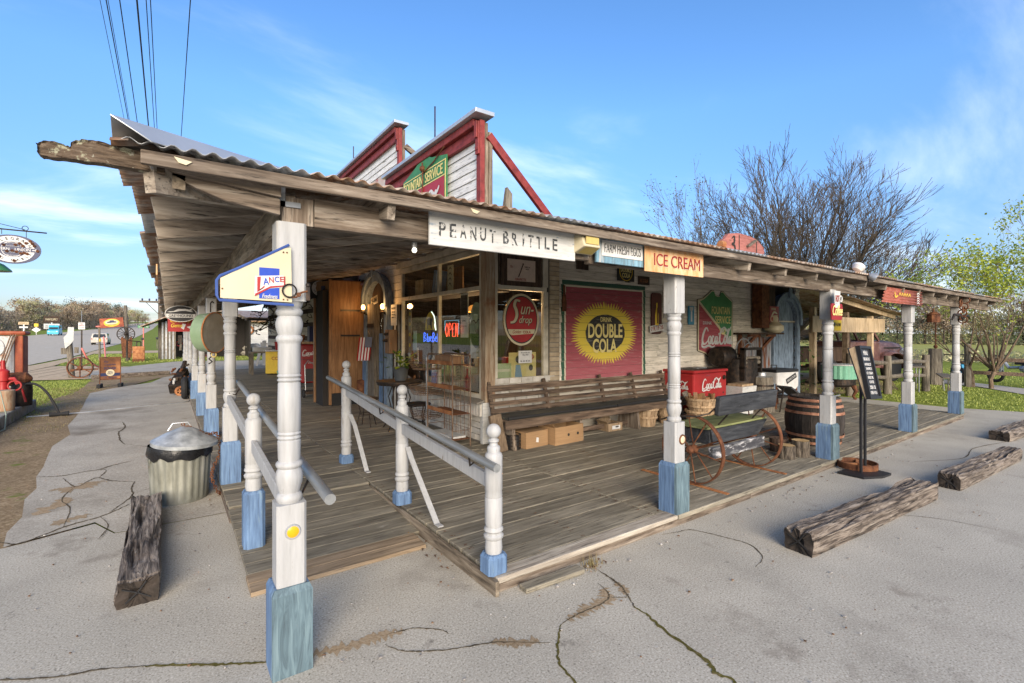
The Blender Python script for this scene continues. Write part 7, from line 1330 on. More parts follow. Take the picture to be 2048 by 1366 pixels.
for z in (.10, .43, .76, 1.08):
    b = MB(); b.bx(-RW, RW, -.004, .004, z, z + .05) if z > .2 else b.bx(-RW, RW, -.003, .003, z, z + .015); b.build('shelf_front', M['rust_lt'], rk); b = MB(); b.bx(-RW, RW, .006, RD, z, z + .006); b.build('shelf', M['rust'], rk)
    b = MB(); b.cyl((-RW, RD, z + .13), (RW, RD, z + .13), .004, 5); b.cyl((-RW, 0, z + .12), (-RW, RD, z + .12), .004, 5); b.cyl((RW, 0, z + .12), (RW, RD, z + .12), .004, 5)
    for k in range(1, 9): x = -RW + 2 * RW * k / 9; b.cyl((x, RD, z), (x, RD, z + .13), .0028, 4)
    b.build('guard_wires', M['wire'], rk)
b = MB()
for yy in (0, RD): b.tube([(-RW, yy, 1.16), (-RW + .04, yy, 1.22), (RW - .04, yy, 1.22), (RW, yy, 1.16)], .0085, 6)
for k in range(7): x = -RW + 2 * RW * (k + .5) / 7; b.cyl((x, RD, .1), (x, RD, 1.1), .0035, 4)
b.build('top_loop', M['wire'], rk); b = MB(); b.bx(-.2, .25, .03, .2, 1.09, 1.2); tag(b.build('rusty_tray', M['ply'], loc=(3.02, 5.95, .1)), 'brown wooden tray lying on the top shelf of the wire rack', 'tray'); bpy.context.scene.objects['rusty_tray'].rotation_euler = (0, 0, RZL)
b = MB(); b.bx(-.3, .3, .03, .24, .107, .13); o = b.build('newspaper_stack', M['offwhite'], loc=(3.02, 5.95, .1)); o.rotation_euler = (0, 0, RZL); tag(o, 'flattened newspapers on the bottom shelf of the wire rack', 'newspapers')
wr = thing('wire_basket_stand', 'round tiered wire basket stand behind the bread rack', 'basket stand', (3.1, 6.5, .1))
b = MB(); b.cyl((0, 0, 0), (0, 0, 1.15), .02, 8); b.build('pole', M['galv'], wr)
for z, r in ((.28, .26), (.62, .27), (.98, .27)):
    b = MB()
    for k in range(5): b.torus((0, 0, z + .03 * k), r - .015 * (4 - k), .0035, 'z', 22, 4)
    for k in range(14): a = k * .4488; b.cyl((.02 * math.cos(a), .02 * math.sin(a), z), ((r - .06) * math.cos(a), (r - .06) * math.sin(a), z), .003, 4); b.cyl(((r - .06) * math.cos(a), (r - .06) * math.sin(a), z), (r * math.cos(a), r * math.sin(a), z + .12), .003, 4)
    b.build('basket', M['wire'], wr)
s = thing('log_slab', 'brown split log slab leaning beside the bench end', 'log', (3.44, 5.05, .1)); b = MB(); b.bar((0, 0, 0), (-.06, .08, .47), .17, .07, (0, 1, 0)); b.build('slab', M['bark_b'], s, bevel=.015)
# ================================================================== ROADSIDE ON THE LEFT
isl = MB(); isl.bx(-4.2, -2.28, 9.0, 14.3, -.02, .2); M['isl'] = mat('stained_island_concrete', [(.13, .12, .09), (.26, .24, .2), (.33, .31, .27)], freq=6, spots=[((.14, .16, .05), 3, .6, .1)], rand=False); o = isl.build('pump_island', M['isl'], bevel=.02); tag(o, 'raised stained concrete island under the old fuel pump', 'pump island')
gp = thing('gas_pump', 'rusty red and white old fuel pump on the concrete island', 'fuel pump', (-2.68, 13.35, .2))
M['pumpw'] = mat('rust_stained_white_enamel', [(.42, .42, .4), (.55, .55, .53)], freq=4, rough=.5, spots=[((.25, .11, .05), 4, .56, .1), ((.3, .2, .13), 11, .62, .06)])
M['pumpr'] = mat('rusty_red_orange_paint', [(.16, .035, .02), (.3, .07, .03), (.34, .12, .05)], freq=6, rough=.65, spots=[((.09, .05, .035), 6, .6, .1)])
b = MB(); b.bx(-.32, .24, 0, .42, .1, 1.36); b.build('body', M['pumpw'], gp, bevel=.05); b = MB(); b.bx(-.36, .40, -.02, .46, 1.365, 1.45); b.build('top_cap', M['pumpr'], gp, bevel=.04); b = MB(); b.bx(.243, .36, -.005, .43, .12, 1.36); b.build('side_panel', M['pumpr'], gp, bevel=.02)
b = MB(); b.lathe([(.2, -.02), (.21, -.005), (.2, .0)], (-.1, 0, 1.13), 22, 'y'); b.build('dial', M['offwhite'], gp); b = MB(); b.bx(-.2, .0, -.03, -.001, .78, .95); b.build('window', M['pumpr'], gp); b = MB(); b.bx(-.34, .38, -.03, .46, 0, .1); b.build('plinth', M['pumpr'], gp); b = MB(); b.bar((-.1, -.024, 1.1), (-.07, -.024, 1.2), .03, .004); b.build('dial_hand', M['black'], gp)
b = MB()
for k in range(3): b.cyl((-.25 + k * .035, -.25, .2), (.02 + k * .035, -.05, 1.38), .012, 6)
o = b.build('leaning_pipes', M['wire']); o.location = (-2.50, 13.35, .2); tag(o, 'three thin pipes leaning against the fuel pump', 'pipes')
s = thing('hand_pump', 'red cast iron hand pump in front of the fuel pump', 'hand pump', (-2.50, 12.85, .2)); b = MB(); b.lathe([(.12, 0), (.1, .05), (.07, .1), (.07, .5), (.09, .52), (.09, .7), (.04, .74), (.03, .9)], n=14); b.tube([(0, 0, .55), (.15, -.02, .55), (.2, -.02, .45)], .035, 8); b.tube([(0, 0, .85), (-.2, 0, .9), (-.4, 0, .6)], .02, 6); b.tube([(.06, 0, .3), (.25, 0, .35), (.3, 0, .1)], .02, 6); b.torus((.16, -.05, .42), .09, .015, 'y', 16, 6); b.build('casting', M['red'], s, smooth=True)
s = thing('rusty_bucket', 'pale rusty square can standing on the island edge', 'can', (-2.42, 12.5, .2)); b = MB(); b.lathe([(.13, 0), (.14, .02), (.15, .36), (.14, .37), (.05, .37)], n=18); M['oldcan'] = mat('tan_rust_streaked_tin', [(.2, .1, .05), (.33, .25, .17), (.3, .14, .07)], scale=(3, 3, 1), freq=4); b.build('body', M['oldcan'], s, smooth=True)
s = thing('cream_can', 'dark brown milk can on the island beside the fuel pump', 'milk can', (-2.31, 13.18, .2)); b = MB(); b.lathe([(.15, 0), (.16, .3), (.15, .42), (.08, .5), (.08, .58), (.1, .6)], n=18); b.build('body', M['iron'], s, smooth=True); b = MB(); b.lathe([(.13, -.12), (.13, .12), (.03, .2)], (-.05, 0, .52), 14, 'x'); b.build('funnel', M['rust'], s)
b = MB(); b.tube(spline([(-2.32, 13.1, .6), (-2.1, 13.02, .62), (-1.9, 12.93, .42), (-1.72, 12.8, .03)], 6), .022, 8); b.lathe([(.05, -.14), (.03, .0), (.05, .14)], (-1.72, 12.78, .03), 8, 'x'); tag(b.build('island_hose', M['rubber'], smooth=True), 'black hose arching from the island down to the dirt', 'hose')  # black hose from the island to the dirt
b = MB(); b.tube([(-2.35, 11.9, .6), (-2.26, 11.8, .2), (-2.2, 11.4, .01), (-2.3, 10.6, .01)], .008, 5); M['cord'] = plain('pale_green_cord', (.2, .25, .2)); tag(b.build('hanging_string', M['cord'], smooth=True), 'thin pale green cord hanging over the island edge', 'string')
# oval telegraph sign on its bracket
s = sign('telegraph_sign', 'oval blue and white telegraph and cable sign pocked with rust', 'sign', (-1.665, 9.0, 2.71)); flat(s, 'navy_oval', M['navy'], oval(.275, .19), -.01, .01); 
b = MB(); n = 44; b.add([(q * math.cos(2 * math.pi * i / n), -.0115, q * .80 * math.sin(2 * math.pi * i / n)) for i in range(n) for q in (.135, .215)], [(2 * i, 2 * i + 1, (2 * i + 3) % (2 * n), (2 * i + 2) % (2 * n)) for i in range(n)]); b.build('white_ring', M['white'], s, recalc=False)
b = MB(); b.rim((0, -.012, 0), .098, .105, .003, 'y', 28); b.build('globe_ring', M['white'], s)
b = MB()
for k in range(-2, 3): b.poly(rect(-math.sqrt(.01 - (k * .04) ** 2), math.sqrt(.01 - (k * .04) ** 2), k * .04 - .0015, k * .04 + .0015), -.013, -.0105)
for q in (.3, .65): b.torus((0, -.0115, 0), .098, .0015, 'y', 26, 3); o_ = b.v[-78:]; b.v[-78:] = [(v[0] * q, v[1], v[2]) for v in o_]
b.build('globe_lines', M['white'], s); flat(s, 'name_band', M['navy'], rect(-.24, .24, -.025, .025), -.015, -.0135); words(s, M['white'], [('WESTERN', .2, .036, -.125, 0, (.015,)), ('UNION', .15, .036, .10, 0, (.015,))], -.0165)
b = MB(); b.poly([(.19, -.006), (.22, -.006), (.22, -.02), (.26, 0), (.22, .02), (.22, .006), (.19, .006)], -.0165, -.0145); b.poly([(.14, -.012), (.19, -.0)], -.016, -.015) if 0 else None; b.build('arrow_print', M['white'], s)
b = MB(); arc_tx(b, 'TELEGRAPH', (0, -.0135, 0), .176, .142, rad(168), rad(12), .036); arc_tx(b, 'AND CABLE', (0, -.0135, 0), .176, .142, rad(195), rad(345), .032, flip=True); b.build('lettering', M['black'], s, recalc=False)
b = MB()
for x, z in ((.03, .06), (.1, .05), (.13, .09), (.19, .09), (.24, -.005), (.04, -.03), (.0, -.02), (-.05, -.03), (.11, -.04), (.14, -.05), (.08, -.05), (.17, .12), (-.12, -.1), (.02, -.15), (.07, .08), (-.08, .05), (-.15, .02), (.21, .06)): b.lathe([(.018, -.019), (.018, -.016)], (x, 0, z), 10, 'y'); b.torus((x, -.0185, z), .008, .003, 'y', 10, 4)
b.build('rust_pock', M['rust'], s); b = MB(); b.tube([(-.9, 0, .265), (.33, 0, .25)], .009, 6); b.tube([(-.7, 0, .45), (.12, 0, .27)], .004, 5); b.torus((.12, 0, .29), .03, .004, 'y', 16, 4); b.cyl((-.1, 0, .26), (-.1, 0, .19), .004, 5); b.cyl((.13, 0, .26), (.13, 0, .165), .004, 5); b.cyl((-.9, 0, -2.7), (-.9, 0, .5), .05, 10); b.build('bracket', M['iron'], s)
s = thing('gooseneck_lamp', 'green enamel lamp shade below the oval telegraph sign', 'lamp', (-1.90, 9.2, 2.48)); b = MB(); b.lathe([(.2, -.05), (.19, -.03), (.12, .04), (.04, .08), (.03, .14)], n=20); b.build('shade', M['grn_sign'], s, smooth=True); b = MB(); b.tube([(0, 0, .12), (0, 0, .25), (-.3, -.1, .3), (-.6, -.2, .1)], .015, 6); b.build('arm', M['iron'], s)
# iron wheel on the wooden post
wp = thing('wooden_post', 'grey wooden post with a torn white sheet near the iron wheel', 'post', (-2.86, 23.7, 0)); b = MB(); b.cyl((0, 0, 0), (-.06, 0, 1.3), .1, 10, .085); b.build('shaft', M['post_old'], wp, smooth=True); b = MB(); b.poly([(-.16, 1.05), (-.02, 1.2), (.07, 1.35), (.08, 1.83), (-.08, 1.84), (-.1, 1.6), (-.2, 1.45)], -.12, -.1); b.build('torn_sheet', M['offwhite'], wp); b = MB(); b.bx(-.28, -.1, -.05, .0, .85, 1.08); b.bx(.08, .2, -.05, .0, .88, 1.1); b.build('cross_board', M['post_old'], wp)
s = thing('iron_wheel', 'big rusty iron wheel leaning against the wooden post', 'iron wheel', (-2.58, 23.3, .0), rad(-12)); b = MB(); b.rim((0, 0, .37), .345, .38, .09, 'y', 36); b.build('rim', M['rust'], s); b = MB()
for k in range(6): a = k * 1.047 + .5; b.bar((0, 0, .37), (.35 * math.cos(a), 0, .37 + .35 * math.sin(a)), .035, .03, (0, 1, 0))
b.build('spoke', M['rust'], s); b = MB(); b.lathe([(.06, -.07), (.07, 0), (.06, .07)], (0, 0, .37), 12, 'y'); b.bar((-.3, .05, .28), (.5, .05, .3), .05, .05); b.build('hub', M['rust'], s)
# standing easel sign
s = sign('easel_sign', 'rusty standing sign board on two timber feet beside the walk', 'sign', (-1.40, 18.75, 0)); s.rotation_euler.z = rad(6)
b = MB(); b.bx(-.23, .23, -.012, .012, .25, .86); M['rustsign'] = mat('burnt_orange_rusted_sign', [(.07, .03, .018), (.2, .08, .03), (.33, .15, .06)], freq=3, rough=.8); b.build('panel', M['rustsign'], s); b = MB(); b.bx(-.25, -.23, -.03, .03, .05, .9); b.bx(.23, .25, -.03, .03, .05, .9); b.bx(-.23, .23, -.03, .03, .865, .9); b.bx(-.23, .23, -.03, .03, .22, .248); b.build('frame', M['rust'], s)
for xx in (-.24, .24): b = MB(); b.bar((xx - .04, -.22, .05), (xx + .04, .22, .05), .08, .1); b.build('foot', M['rubber'], s)
words(s, M['navy'], [('The', .1, .05, -.1, .76, (.01, .3)), ('Complete', .26, .07, 0, .67, (.01, .3)), ('POWER', .28, .08, 0, .56, (.02,)), ('OIL SERVICE', .3, .04, 0, .28, (.01,))], -.015); flat(s, 'dark_band', M['navy'], rect(-.225, .225, .33, .42), -.016, -.0125); flat(s, 'cream_disc', M['cream'], oval(.1, .1, 20, 0, .43), -.02, -.0165); words(s, M['navy'], [('SEAL', .12, .045, 0, .455, (.015,)), ('FAST', .12, .045, 0, .40, (.015,))], -.022)
# signs, pole, rope
s = sign('parking_sign', 'small white no parking sign on a dark pole by the road', 'sign', (-3.05, 28, 0)); b = MB(); b.bx(-.025, .025, 0, .03, 0, 1.9); b.build('pole', M['iron'], s); flat(s, 'plate', M['white'], rect(-.11, .11, 1.78, 2.08), -.01, -.001); words(s, M['red'], [('NO', .1, .05, 0, 2.02, (.01,)), ('PARKING', .17, .045, 0, 1.95, (.01,)), ('ON GRASS', .17, .04, 0, 1.87, (.01,))], -.012); b = MB(); b.cyl((0, .015, 1.9), (0, .015, 2.6), .012, 5); b.build('rod', M['galv'], s)
M['pinkhose'] = plain('faded_pink_red_hose', (.6, .17, .14), .6)
b = MB(); b.tube(spline([(-3.03, 27.9, .95), (-3.0, 27.8, .9), (-2.85, 28, .5), (-2.6, 29, .08), (-2.5, 31, .05), (-2.75, 34, .5), (-2.98, 36, 1.4)], 6), .035, 6); tag(b.build('pink_hose', M['pinkhose'], smooth=True), 'long faded pink hose draped between two roadside poles', 'hose')
s = thing('thin_pole', 'thin grey roadside pole wrapped in yellow tape and the pink hose', 'pole', (-3.2, 36.6, 0)); b = MB(); b.cyl((0, 0, 0), (-.02, 0, 1.95), .05, 8); b.build('shaft', M['post_old'], s); b = MB(); b.cyl((0, 0, 1.15), (0, 0, 1.3), .055, 8); b.build('tape', M['yellow'], s); b = MB(); b.ball((-.05, -.05, 2.0), .1, 8, 5, (1.4, .6, .5)); b.build('fitting', M['pinkhose'], s)
s = wpost = thing('wagon_post', 'tall grey post carrying the red hanging sign and wagon wheel', 'post', (-1.98, 36.2, 0)); b = MB(); b.cyl((.08, 0, 0), (-.04, 0, 3.25), .11, 9, .08); b.build('shaft', M['post_old'], s); b = MB(); b.tube([(-.05, 0, 2.6), (-.5, 0, 2.45), (-1.2, 0, 2.4)], .02, 5); b.build('arm', M['iron'], s)
s = sign('hanging_red_sign', 'tilted red sign with a yellow oval hanging from the tall roadside post', 'sign', (-2.63, 36.1, 2.22)); s.rotation_euler.y = rad(-6); flat(s, 'panel', M['pumpr'], rect(-.53, .53, -.27, .27), -.015, .015); flat(s, 'yellow_oval', M['yellow'], oval(.36, .22), -.019, -.0155); flat(s, 'cream_oval', M['cream'], oval(.3, .13, 28, 0, .03), -.022, -.0195); flat(s, 'car_print', M['navy'], [(-.2, .0), (.2, .0), (.2, .07), (.12, .08), (.1, .14), (-.06, .14), (-.09, .08), (-.2, .07)], -.025, -.0225); words(s, M['red'], [('AUTO PARTS', .4, .06, 0, -.13, (.01,))], -.021)
wc = (0, -.25, 1.57); b = MB(); b.rim(wc, .38, .43, .06, 'y', 32); wo_ = b.build('wheel', M['iron'], wpost)
for k in range(14): a = k * .4488; b = MB(); b.cyl(wc, (.39 * math.cos(a), -.25, 1.57 + .39 * math.sin(a)), .018, 5); b.build('spoke', M['iron'], wo_)
b = MB(); b.ball(wc, .09, 8, 6); b.build('hub', M['iron'], wo_)
s = thing('rust_chute', 'dark rusty tapered chute below the wagon wheel', 'chute', (-1.93, 35.7, .2)); b = MB(); b.poly([(-.2, 0), (-.05, 0), (-.02, 1.0), (-.22, 1.25), (-.27, 1.1)], 0, .1); b.poly([(.06, 0), (.22, 0), (.26, 1.1), (.2, 1.25), (.05, 1.0)], 0, .1); b.build('plates', M['rust'], s)
s = thing('rust_box', 'square rusty box with a pump handle beside the wagon wheel', 'box', (-1.36, 35.2, 0)); b = MB(); b.bx(-.28, .28, -.2, .2, .12, .86); b.build('body', M['rust_lt'], s, bevel=.02); b = MB(); b.tube([(-.1, 0, .86), (-.1, 0, 1.1), (.1, 0, 1.12), (.1, 0, .86)], .03, 6); b.tube([(-.5, 0, 1.2), (.1, 0, 1.12)], .025, 6); b.build('handle', M['iron'], s); b = MB(); b.bx(-.28, .28, -.2, .2, -.03, .118); b.build('foot', M['rust'], s)
# utility poles, wires
up = thing('telegraph_pole', 'short grey telegraph pole with a cross arm beside the shed', 'utility pole', (-.32, 37.4, 0)); b = MB(); b.cyl((0, 0, 0), (-.05, 0, 4.7), .17, 12, .13); b.build('shaft', M['post_old'], up, smooth=True); b = MB(); b.bx(-1.1, .1, -.16, -.06, 3.5, 3.62); b.bar((-.75, -.1, 3.5), (-.05, -.15, 2.7), .05, .04); b.build('cross_arm', M['post_old'], up)
for xx in (-.95, -.6, -.25): b = MB(); b.lathe([(.03, 3.62), (.05, 3.68), (.035, 3.76)], (xx, -.11, 0), 8); b.build('insulator', M['navy'], up)
tp = thing('utility_pole', 'tall distant utility pole carrying the overhead wires', 'utility pole', (-.45, 63, 0)); b = MB(); b.cyl((0, 0, 0), (0, 0, 9.2), .16, 10, .11); b.build('shaft', M['post_old'], tp, smooth=True); b = MB(); b.bx(-1.2, 1.0, -.06, .06, 8.4, 8.52); b.build('cross_arm', M['post_old'], tp)
M['wirem'] = plain('dark_overhead_wire', (.02, .02, .022), .6)
WX_ = [(-1.1, .006, 'leftmost very thin overhead wire'), (-1.0, .011, 'second overhead wire from the left'), (-.97, .006, 'thin overhead wire close beside the second one'), (-.78, .011, 'overhead wire in the middle of the bundle'), (-.5, .017, 'thickest dark overhead wire'), (-.35, .009, 'first of the close pair right of the thick wire'), (-.28, .009, 'second of the close pair right of the thick wire'), (.37, .010, 'rightmost lone overhead wire')]
for x, r, lb in WX_: b = MB(); b.tube([(x, -30 + 10 * k, 8.5 - .25 * math.sin(math.pi * k / 9.3)) for k in range(9)] + [(x * .8, 62.9, 8.5)], r, 5); tag(b.build('power_line', M['wirem']), lb + ' crossing the sky', 'power line', 'overhead power lines')
# shed at the end of the front porch
sh_ = thing('tool_shed', 'open tin and plank shed full of hanging junk beyond the porch', 'shed', (.6, 37, 0)); b = MB(); b.add([(-1.9, -1.2, 2.0), (-1.9, 3, 2.0), (.2, 3, 3.0), (.2, -1.2, 3.0), (4, -1.2, 3.0), (4, 3, 3.0)], [(0, 1, 2, 3), (3, 2, 5, 4)]); o = b.build('roof', M['rusty'], sh_, recalc=False); q = o.modifiers.new('t', 'SOLIDIFY'); q.thickness = .06
for k in range(8): b = MB(); b.bx(-.9 + .09 * k, -.82 + .09 * k, 0, .04, 0, 2.3 + .03 * k); b.build('wall_plank', M['post_old'] if k % 2 else M['galv'], sh_)
b = MB(); b.bx(-.9, 4, 2.5, 2.6, 0, 2.8); b.bx(3.9, 4, 0, 2.5, 0, 2.8); b.build('back_wall', M['dark'], sh_); b = MB(); b.bx(.9, 1.0, -.05, .05, 0, 2.9); b.build('shed_post', M['post_old'], sh_)
for k in range(16):
    b = MB(); x = -.1 + U(0, 2.2); z = U(.3, 1.9); 
    if k % 3 == 0: b.torus((x, .3, z), U(.15, .35), .025, 'y', 18, 5)
    elif k % 3 == 1: b.bx(x, x + U(.1, .3), .2, .4, z, z + U(.2, .7))
    else: b.cyl((x, .3, z), (x + U(-.1, .1), .3, z + U(.5, 1)), U(.02, .07), 8)
    tag(b.build('shed_junk', M[['rust', 'iron', 'post_old', 'red_dk', 'galv', 'rubber'][k % 6]], loc=(.6, 37, 0)), f"{['rusty', 'black iron', 'grey wooden', 'dark red', 'silver', 'black rubber'][k % 6]} {['hoop', 'panel', 'rod'][k % 3]} in the open shed, {ORD[k]} junk piece along", 'junk', 'junk hanging in the shed')
# street sign, cars, roadside boards
s = sign('street_sign', 'green street name sign on a post with pink ribbon', 'sign', (-1.95, 60, 0)); b = MB(); b.cyl((0, .03, 0), (0, .03, 2.25), .05, 6); b.build('pole', M['pinkhose'], s); flat(s, 'blade', M['grn_sign'], rect(-.45, .45, 2.15, 2.4), -.01, .01); words(s, M['white'], [('COUNTY RD', .75, .13, 0, 2.275, (.01,))], -.012)
for i, (x, y, lb) in enumerate(((-1.9, 56, 'black mailbox on a post beside the street sign'), (-.9, 62, 'second black mailbox farther along the road'))): s = thing('mailbox', lb, 'mailbox', (x, y, 0), 0, 'roadside mailboxes'); b = MB(); b.bx(-.04, .04, 0, .08, 0, 1.0); b.build('post', M['post_old'], s); b = MB(); b.bx(-.1, .1, -.2, .25, 1.0, 1.22); b.build('box', M['black'], s, bevel=.05)
def car(label, cat, x, y, m, van=False, away=True):
    c = thing('parked_car' if 0 else ('delivery_van' if van else 'suv'), label, cat, (x, y, rise(x, y) + .0), 0 if away else math.pi)
    w, L, h = (1.05, 5.6, 2.5) if van else (.93, 4.5, 1.68); g_ = .3
    prof_ = [(-L / 2, g_), (-L / 2, h * .55), (-L / 2 + .25, h * .97), (-L / 2 + .5, h), (L * .08, h), (L * .28, h * .62), (L / 2 - .1, h * .52), (L / 2, h * .35), (L / 2, g_)] if not van else [(-L / 2, g_), (-L / 2, h - .1), (-L / 2 + .1, h), (L * .25, h), (L * .36, h * .6), (L / 2 - .1, h * .48), (L / 2, h * .3), (L / 2, g_)]
    mt = Matrix.Rotation(rad(90), 4, 'Z'); b = MB(); k = len(prof_); vs = []
    for sx in (-1, 1):
        for yy, zz2 in prof_: ww = w * (1 if zz2 < h * .6 else .86); vs.append((sx * ww, yy, zz2))
    b.add(vs, [tuple(range(k)), tuple(range(2 * k - 1, k - 1, -1))] + [(i, (i + 1) % k, (i + 1) % k + k, i + k) for i in range(k)]); b.build('body', m, c, bevel=.06)
    b = MB(); b.add([(sx * w * a, -L / 2 - .012 + dy, zz2) for sx, a, dy, zz2 in ((-1, .78, .03, h * .62), (1, .78, .03, h * .62), (1, .68, .22, h * .9), (-1, .68, .22, h * .9))], [(0, 1, 2, 3)]); M.setdefault('carglass', plain('dark_car_glass', (.03, .035, .04), .08)); b.build('rear_window', M['carglass'], c, recalc=False)
    b = MB(); fz = (L * .36, h * .6, L * .25, h * .96) if van else (L * .28, h * .62, L * .08, h * .97); b.add([(-w * .78, fz[0] + .02, fz[1] + .02), (w * .78, fz[0] + .02, fz[1] + .02), (w * .74, fz[2] + .04, fz[3]), (-w * .74, fz[2] + .04, fz[3])], [(0, 1, 2, 3)]); b.build('windscreen', M['carglass'], c, recalc=False)
    for sx in (-1, 1):
        b = MB(); b.bx(sx * w * .885 - .012, sx * w * .885 + .012, -L * .38, L * .12, h * .64, h * .9); b.build('side_window', M['carglass'], c)
        for yy in (-L * .3, L * .31): b = MB(); b.lathe([(.2, -.12), (.34, -.11), (.35, 0), (.34, .11), (.2, .12)], (sx * (w - .1), yy, .35), 16, 'x'); b.build('wheel', M['rubber'], c)
        b = MB(); b.bx(sx * w * .87 - .05, sx * w * .87 + .05, -L / 2 - .02, -L / 2 + .05, h * .45, h * .56); b.build('tail_light', M['red'], c); b = MB(); b.bx(sx * w * .7 - .14, sx * w * .7 + .14, L / 2 - .06, L / 2 + .02, h * .36, h * .44); b.build('headlight', M['white'], c)
    b = MB(); b.bx(-w * .95, w * .95, -L / 2 - .08, -L / 2 - .005, .32, .55); b.build('bumper', M['black'] if van else m, c, bevel=.03); b = MB(); b.bx(-.26, .26, -L / 2 - .03, -L / 2 - .002, h * .44, h * .53); b.build('number_plate', M['white'], c)
    return c
M['silver'] = plain('silver_beige_car_paint', (.36, .34, .3), .3, .3); M['turq'] = plain('turquoise_van_paint', (.04, .36, .5), .35)
car('silver beige suv driving away on the highway', 'suv', -7.9, 92, M['silver']); car('turquoise and white delivery van coming down the highway', 'van', -23.0, 165, M['turq'], True, False); car('small dark car far up the highway', 'car', -9, 330, M['black'])
def far_sign(x, y, w, z0, z1, label, m, words_=None):
    s = sign('roadside_sign', label, 'sign', (x, y, rise(x, y))); b = MB(); b.bx(-.12, .12, 0, .2, 0, z1); b.build('pole', M['galv_clean'], s); flat(s, 'panel', m, rect(-w, w, z0, z1), -.08, -.01)
    if words_: words(s, words_[1], [(words_[0], w * 1.5, (z1 - z0) * .35, 0, (z0 + z1) / 2)], -.09)
    return s
s = far_sign(-24.3, 170, 1.5, 3.2, 4.8, 'tall brown topped roadside sign far across the highway', M['dark_wood'], ('FARM SUPPLY', M['cream'])); flat(s, 'lower_panel', M['offwhite'], rect(-1.5, 1.5, 1.6, 2.9), -.08, -.01); words(s, M['black'], [('SALE TODAY', 2.4, .35, 0, 2.4), ('SEED AND FEED', 2.6, .35, 0, 1.95)], -.09)
s = far_sign(-30.5, 176, 1.0, 2.6, 3.3, 'small tan roadside sign left of the tall brown one', M['ply_pale'], ('EXIT', M['dark'])); flat(s, 'lower_panel', M['white'], rect(-.8, .8, 1.7, 2.1), -.08, -.01)
s = sign('diamond_sign', 'yellow and white diamond road sign across the highway', 'sign', (-27.5, 172, rise(-27, 172))); b = MB(); b.bx(-.06, .06, 0, .1, 0, 2.2); b.build('pole', M['galv'], s); flat(s, 'white_diamond', M['white'], [(0, .6), (.9, 1.3), (0, 2.0), (-.9, 1.3)], -.06, -.01); flat(s, 'yellow_tag', M['yellow'], rect(-.4, .4, 2.1, 2.9), -.06, -.01)
bb = thing('far_building', 'pale teal roofed building far at the left edge across the road', 'building', (-46, 190, rise(0, 190))); b = MB(); b.bx(-8, 4, 0, 8, 0, 2.6); b.build('wall', M['offwhite'], bb); b = MB(); b.bx(-8.4, 4.4, -.4, 8.4, 2.6, 3.3); M['tealroof'] = plain('teal_metal_roof', (.2, .36, .38), .5); b.build('roof', M['tealroof'], bb)
for k in range(4): b = MB(); b.bx(-6.5 + k * 2.6, -5.3 + k * 2.6, -.05, .0, .9, 2.0); b.build('window', M['carglass'], bb)
# house, posts and grass seen through the porch
hs = thing('white_house', 'small white clapboard outbuilding seen through the front porch', 'house', (6.3, 47, 0))
for r in range(12): b = MB(); b.bx(-3, 4.4, -.02, 0, .3 + r * .2, .3 + r * .2 + .19); b.build('siding_board', M['white'], hs)
b = MB(); b.bx(-3, 4.4, .001, 4, 0, 2.7); b.build('core', M['offwhite'], hs); b = MB(); b.add([(-3.4, -.8, 2.65), (4.8, -.8, 2.65), (4.8, 2, 3.5), (-3.4, 2, 3.5)], [(0, 1, 2, 3)]); o = b.build('roof', M['cardboard'], hs, recalc=False); q = o.modifiers.new('t', 'SOLIDIFY'); q.thickness = .1
b = MB(); b.bx(-1.9, -1.1, -.06, -.021, 1.3, 2.2); b.build('window', M['carglass'], hs); b = MB(); b.torus((-.6, -.15, 1.9), .3, .08, 'y', 14, 6); b.build('hung_wheel', M['rust_lt'], hs)
rp_ = MB()
for i in range(40): rp_.ball((U(4.6, 7.5), U(38, 40), U(.1, .8)), U(.15, .35), 6, 4, (1.4, 1, .7))
tag(rp_.build('rock_pile', M['isl']), 'heap of brown rocks before the white outbuilding', 'rock pile')
for x, lb in ((3.95, 'leaning white painted post pair past the porch end'), (5.0, 'white painted post farther right past the porch end')): s = thing('white_post', lb, 'post', (x, 27, 0), 0, 'white posts past the porch end'); b = MB(); b.bx(-.08, .08, -.08, .08, 0, 1.25); b.bar((-.35, 0, 0), (-.1, 0, 1.15), .12, .1, (0, 1, 0)); b.build('shaft', M['paint_w'], s)
s = thing('far_porch_roof', 'low tin roof on posts beyond the end of the front porch', 'roof', (4.5, 26, 0)); b = MB(); b.add([(-1.6, -1, 2.35), (4, -1, 2.35), (4, 5, 2.9), (-1.6, 5, 2.9)], [(0, 1, 2, 3)]); o = b.build('tin_roof', M['rusty'], s, recalc=False); q = o.modifiers.new('t', 'SOLIDIFY'); q.thickness = .04
for k in range(5): b = MB(); b.bx(-1.6, 4, -.8 + k * 1.2, -.7 + k * 1.2, 2.2 + k * .11, 2.33 + k * .11); b.build('purlin', M['post_old'], s)
for xx in (.6, 2.2): b = MB(); b.bx(xx, xx + .14, -.9, -.76, 0, 2.2); b.build('roof_post', M['post_old'], s)
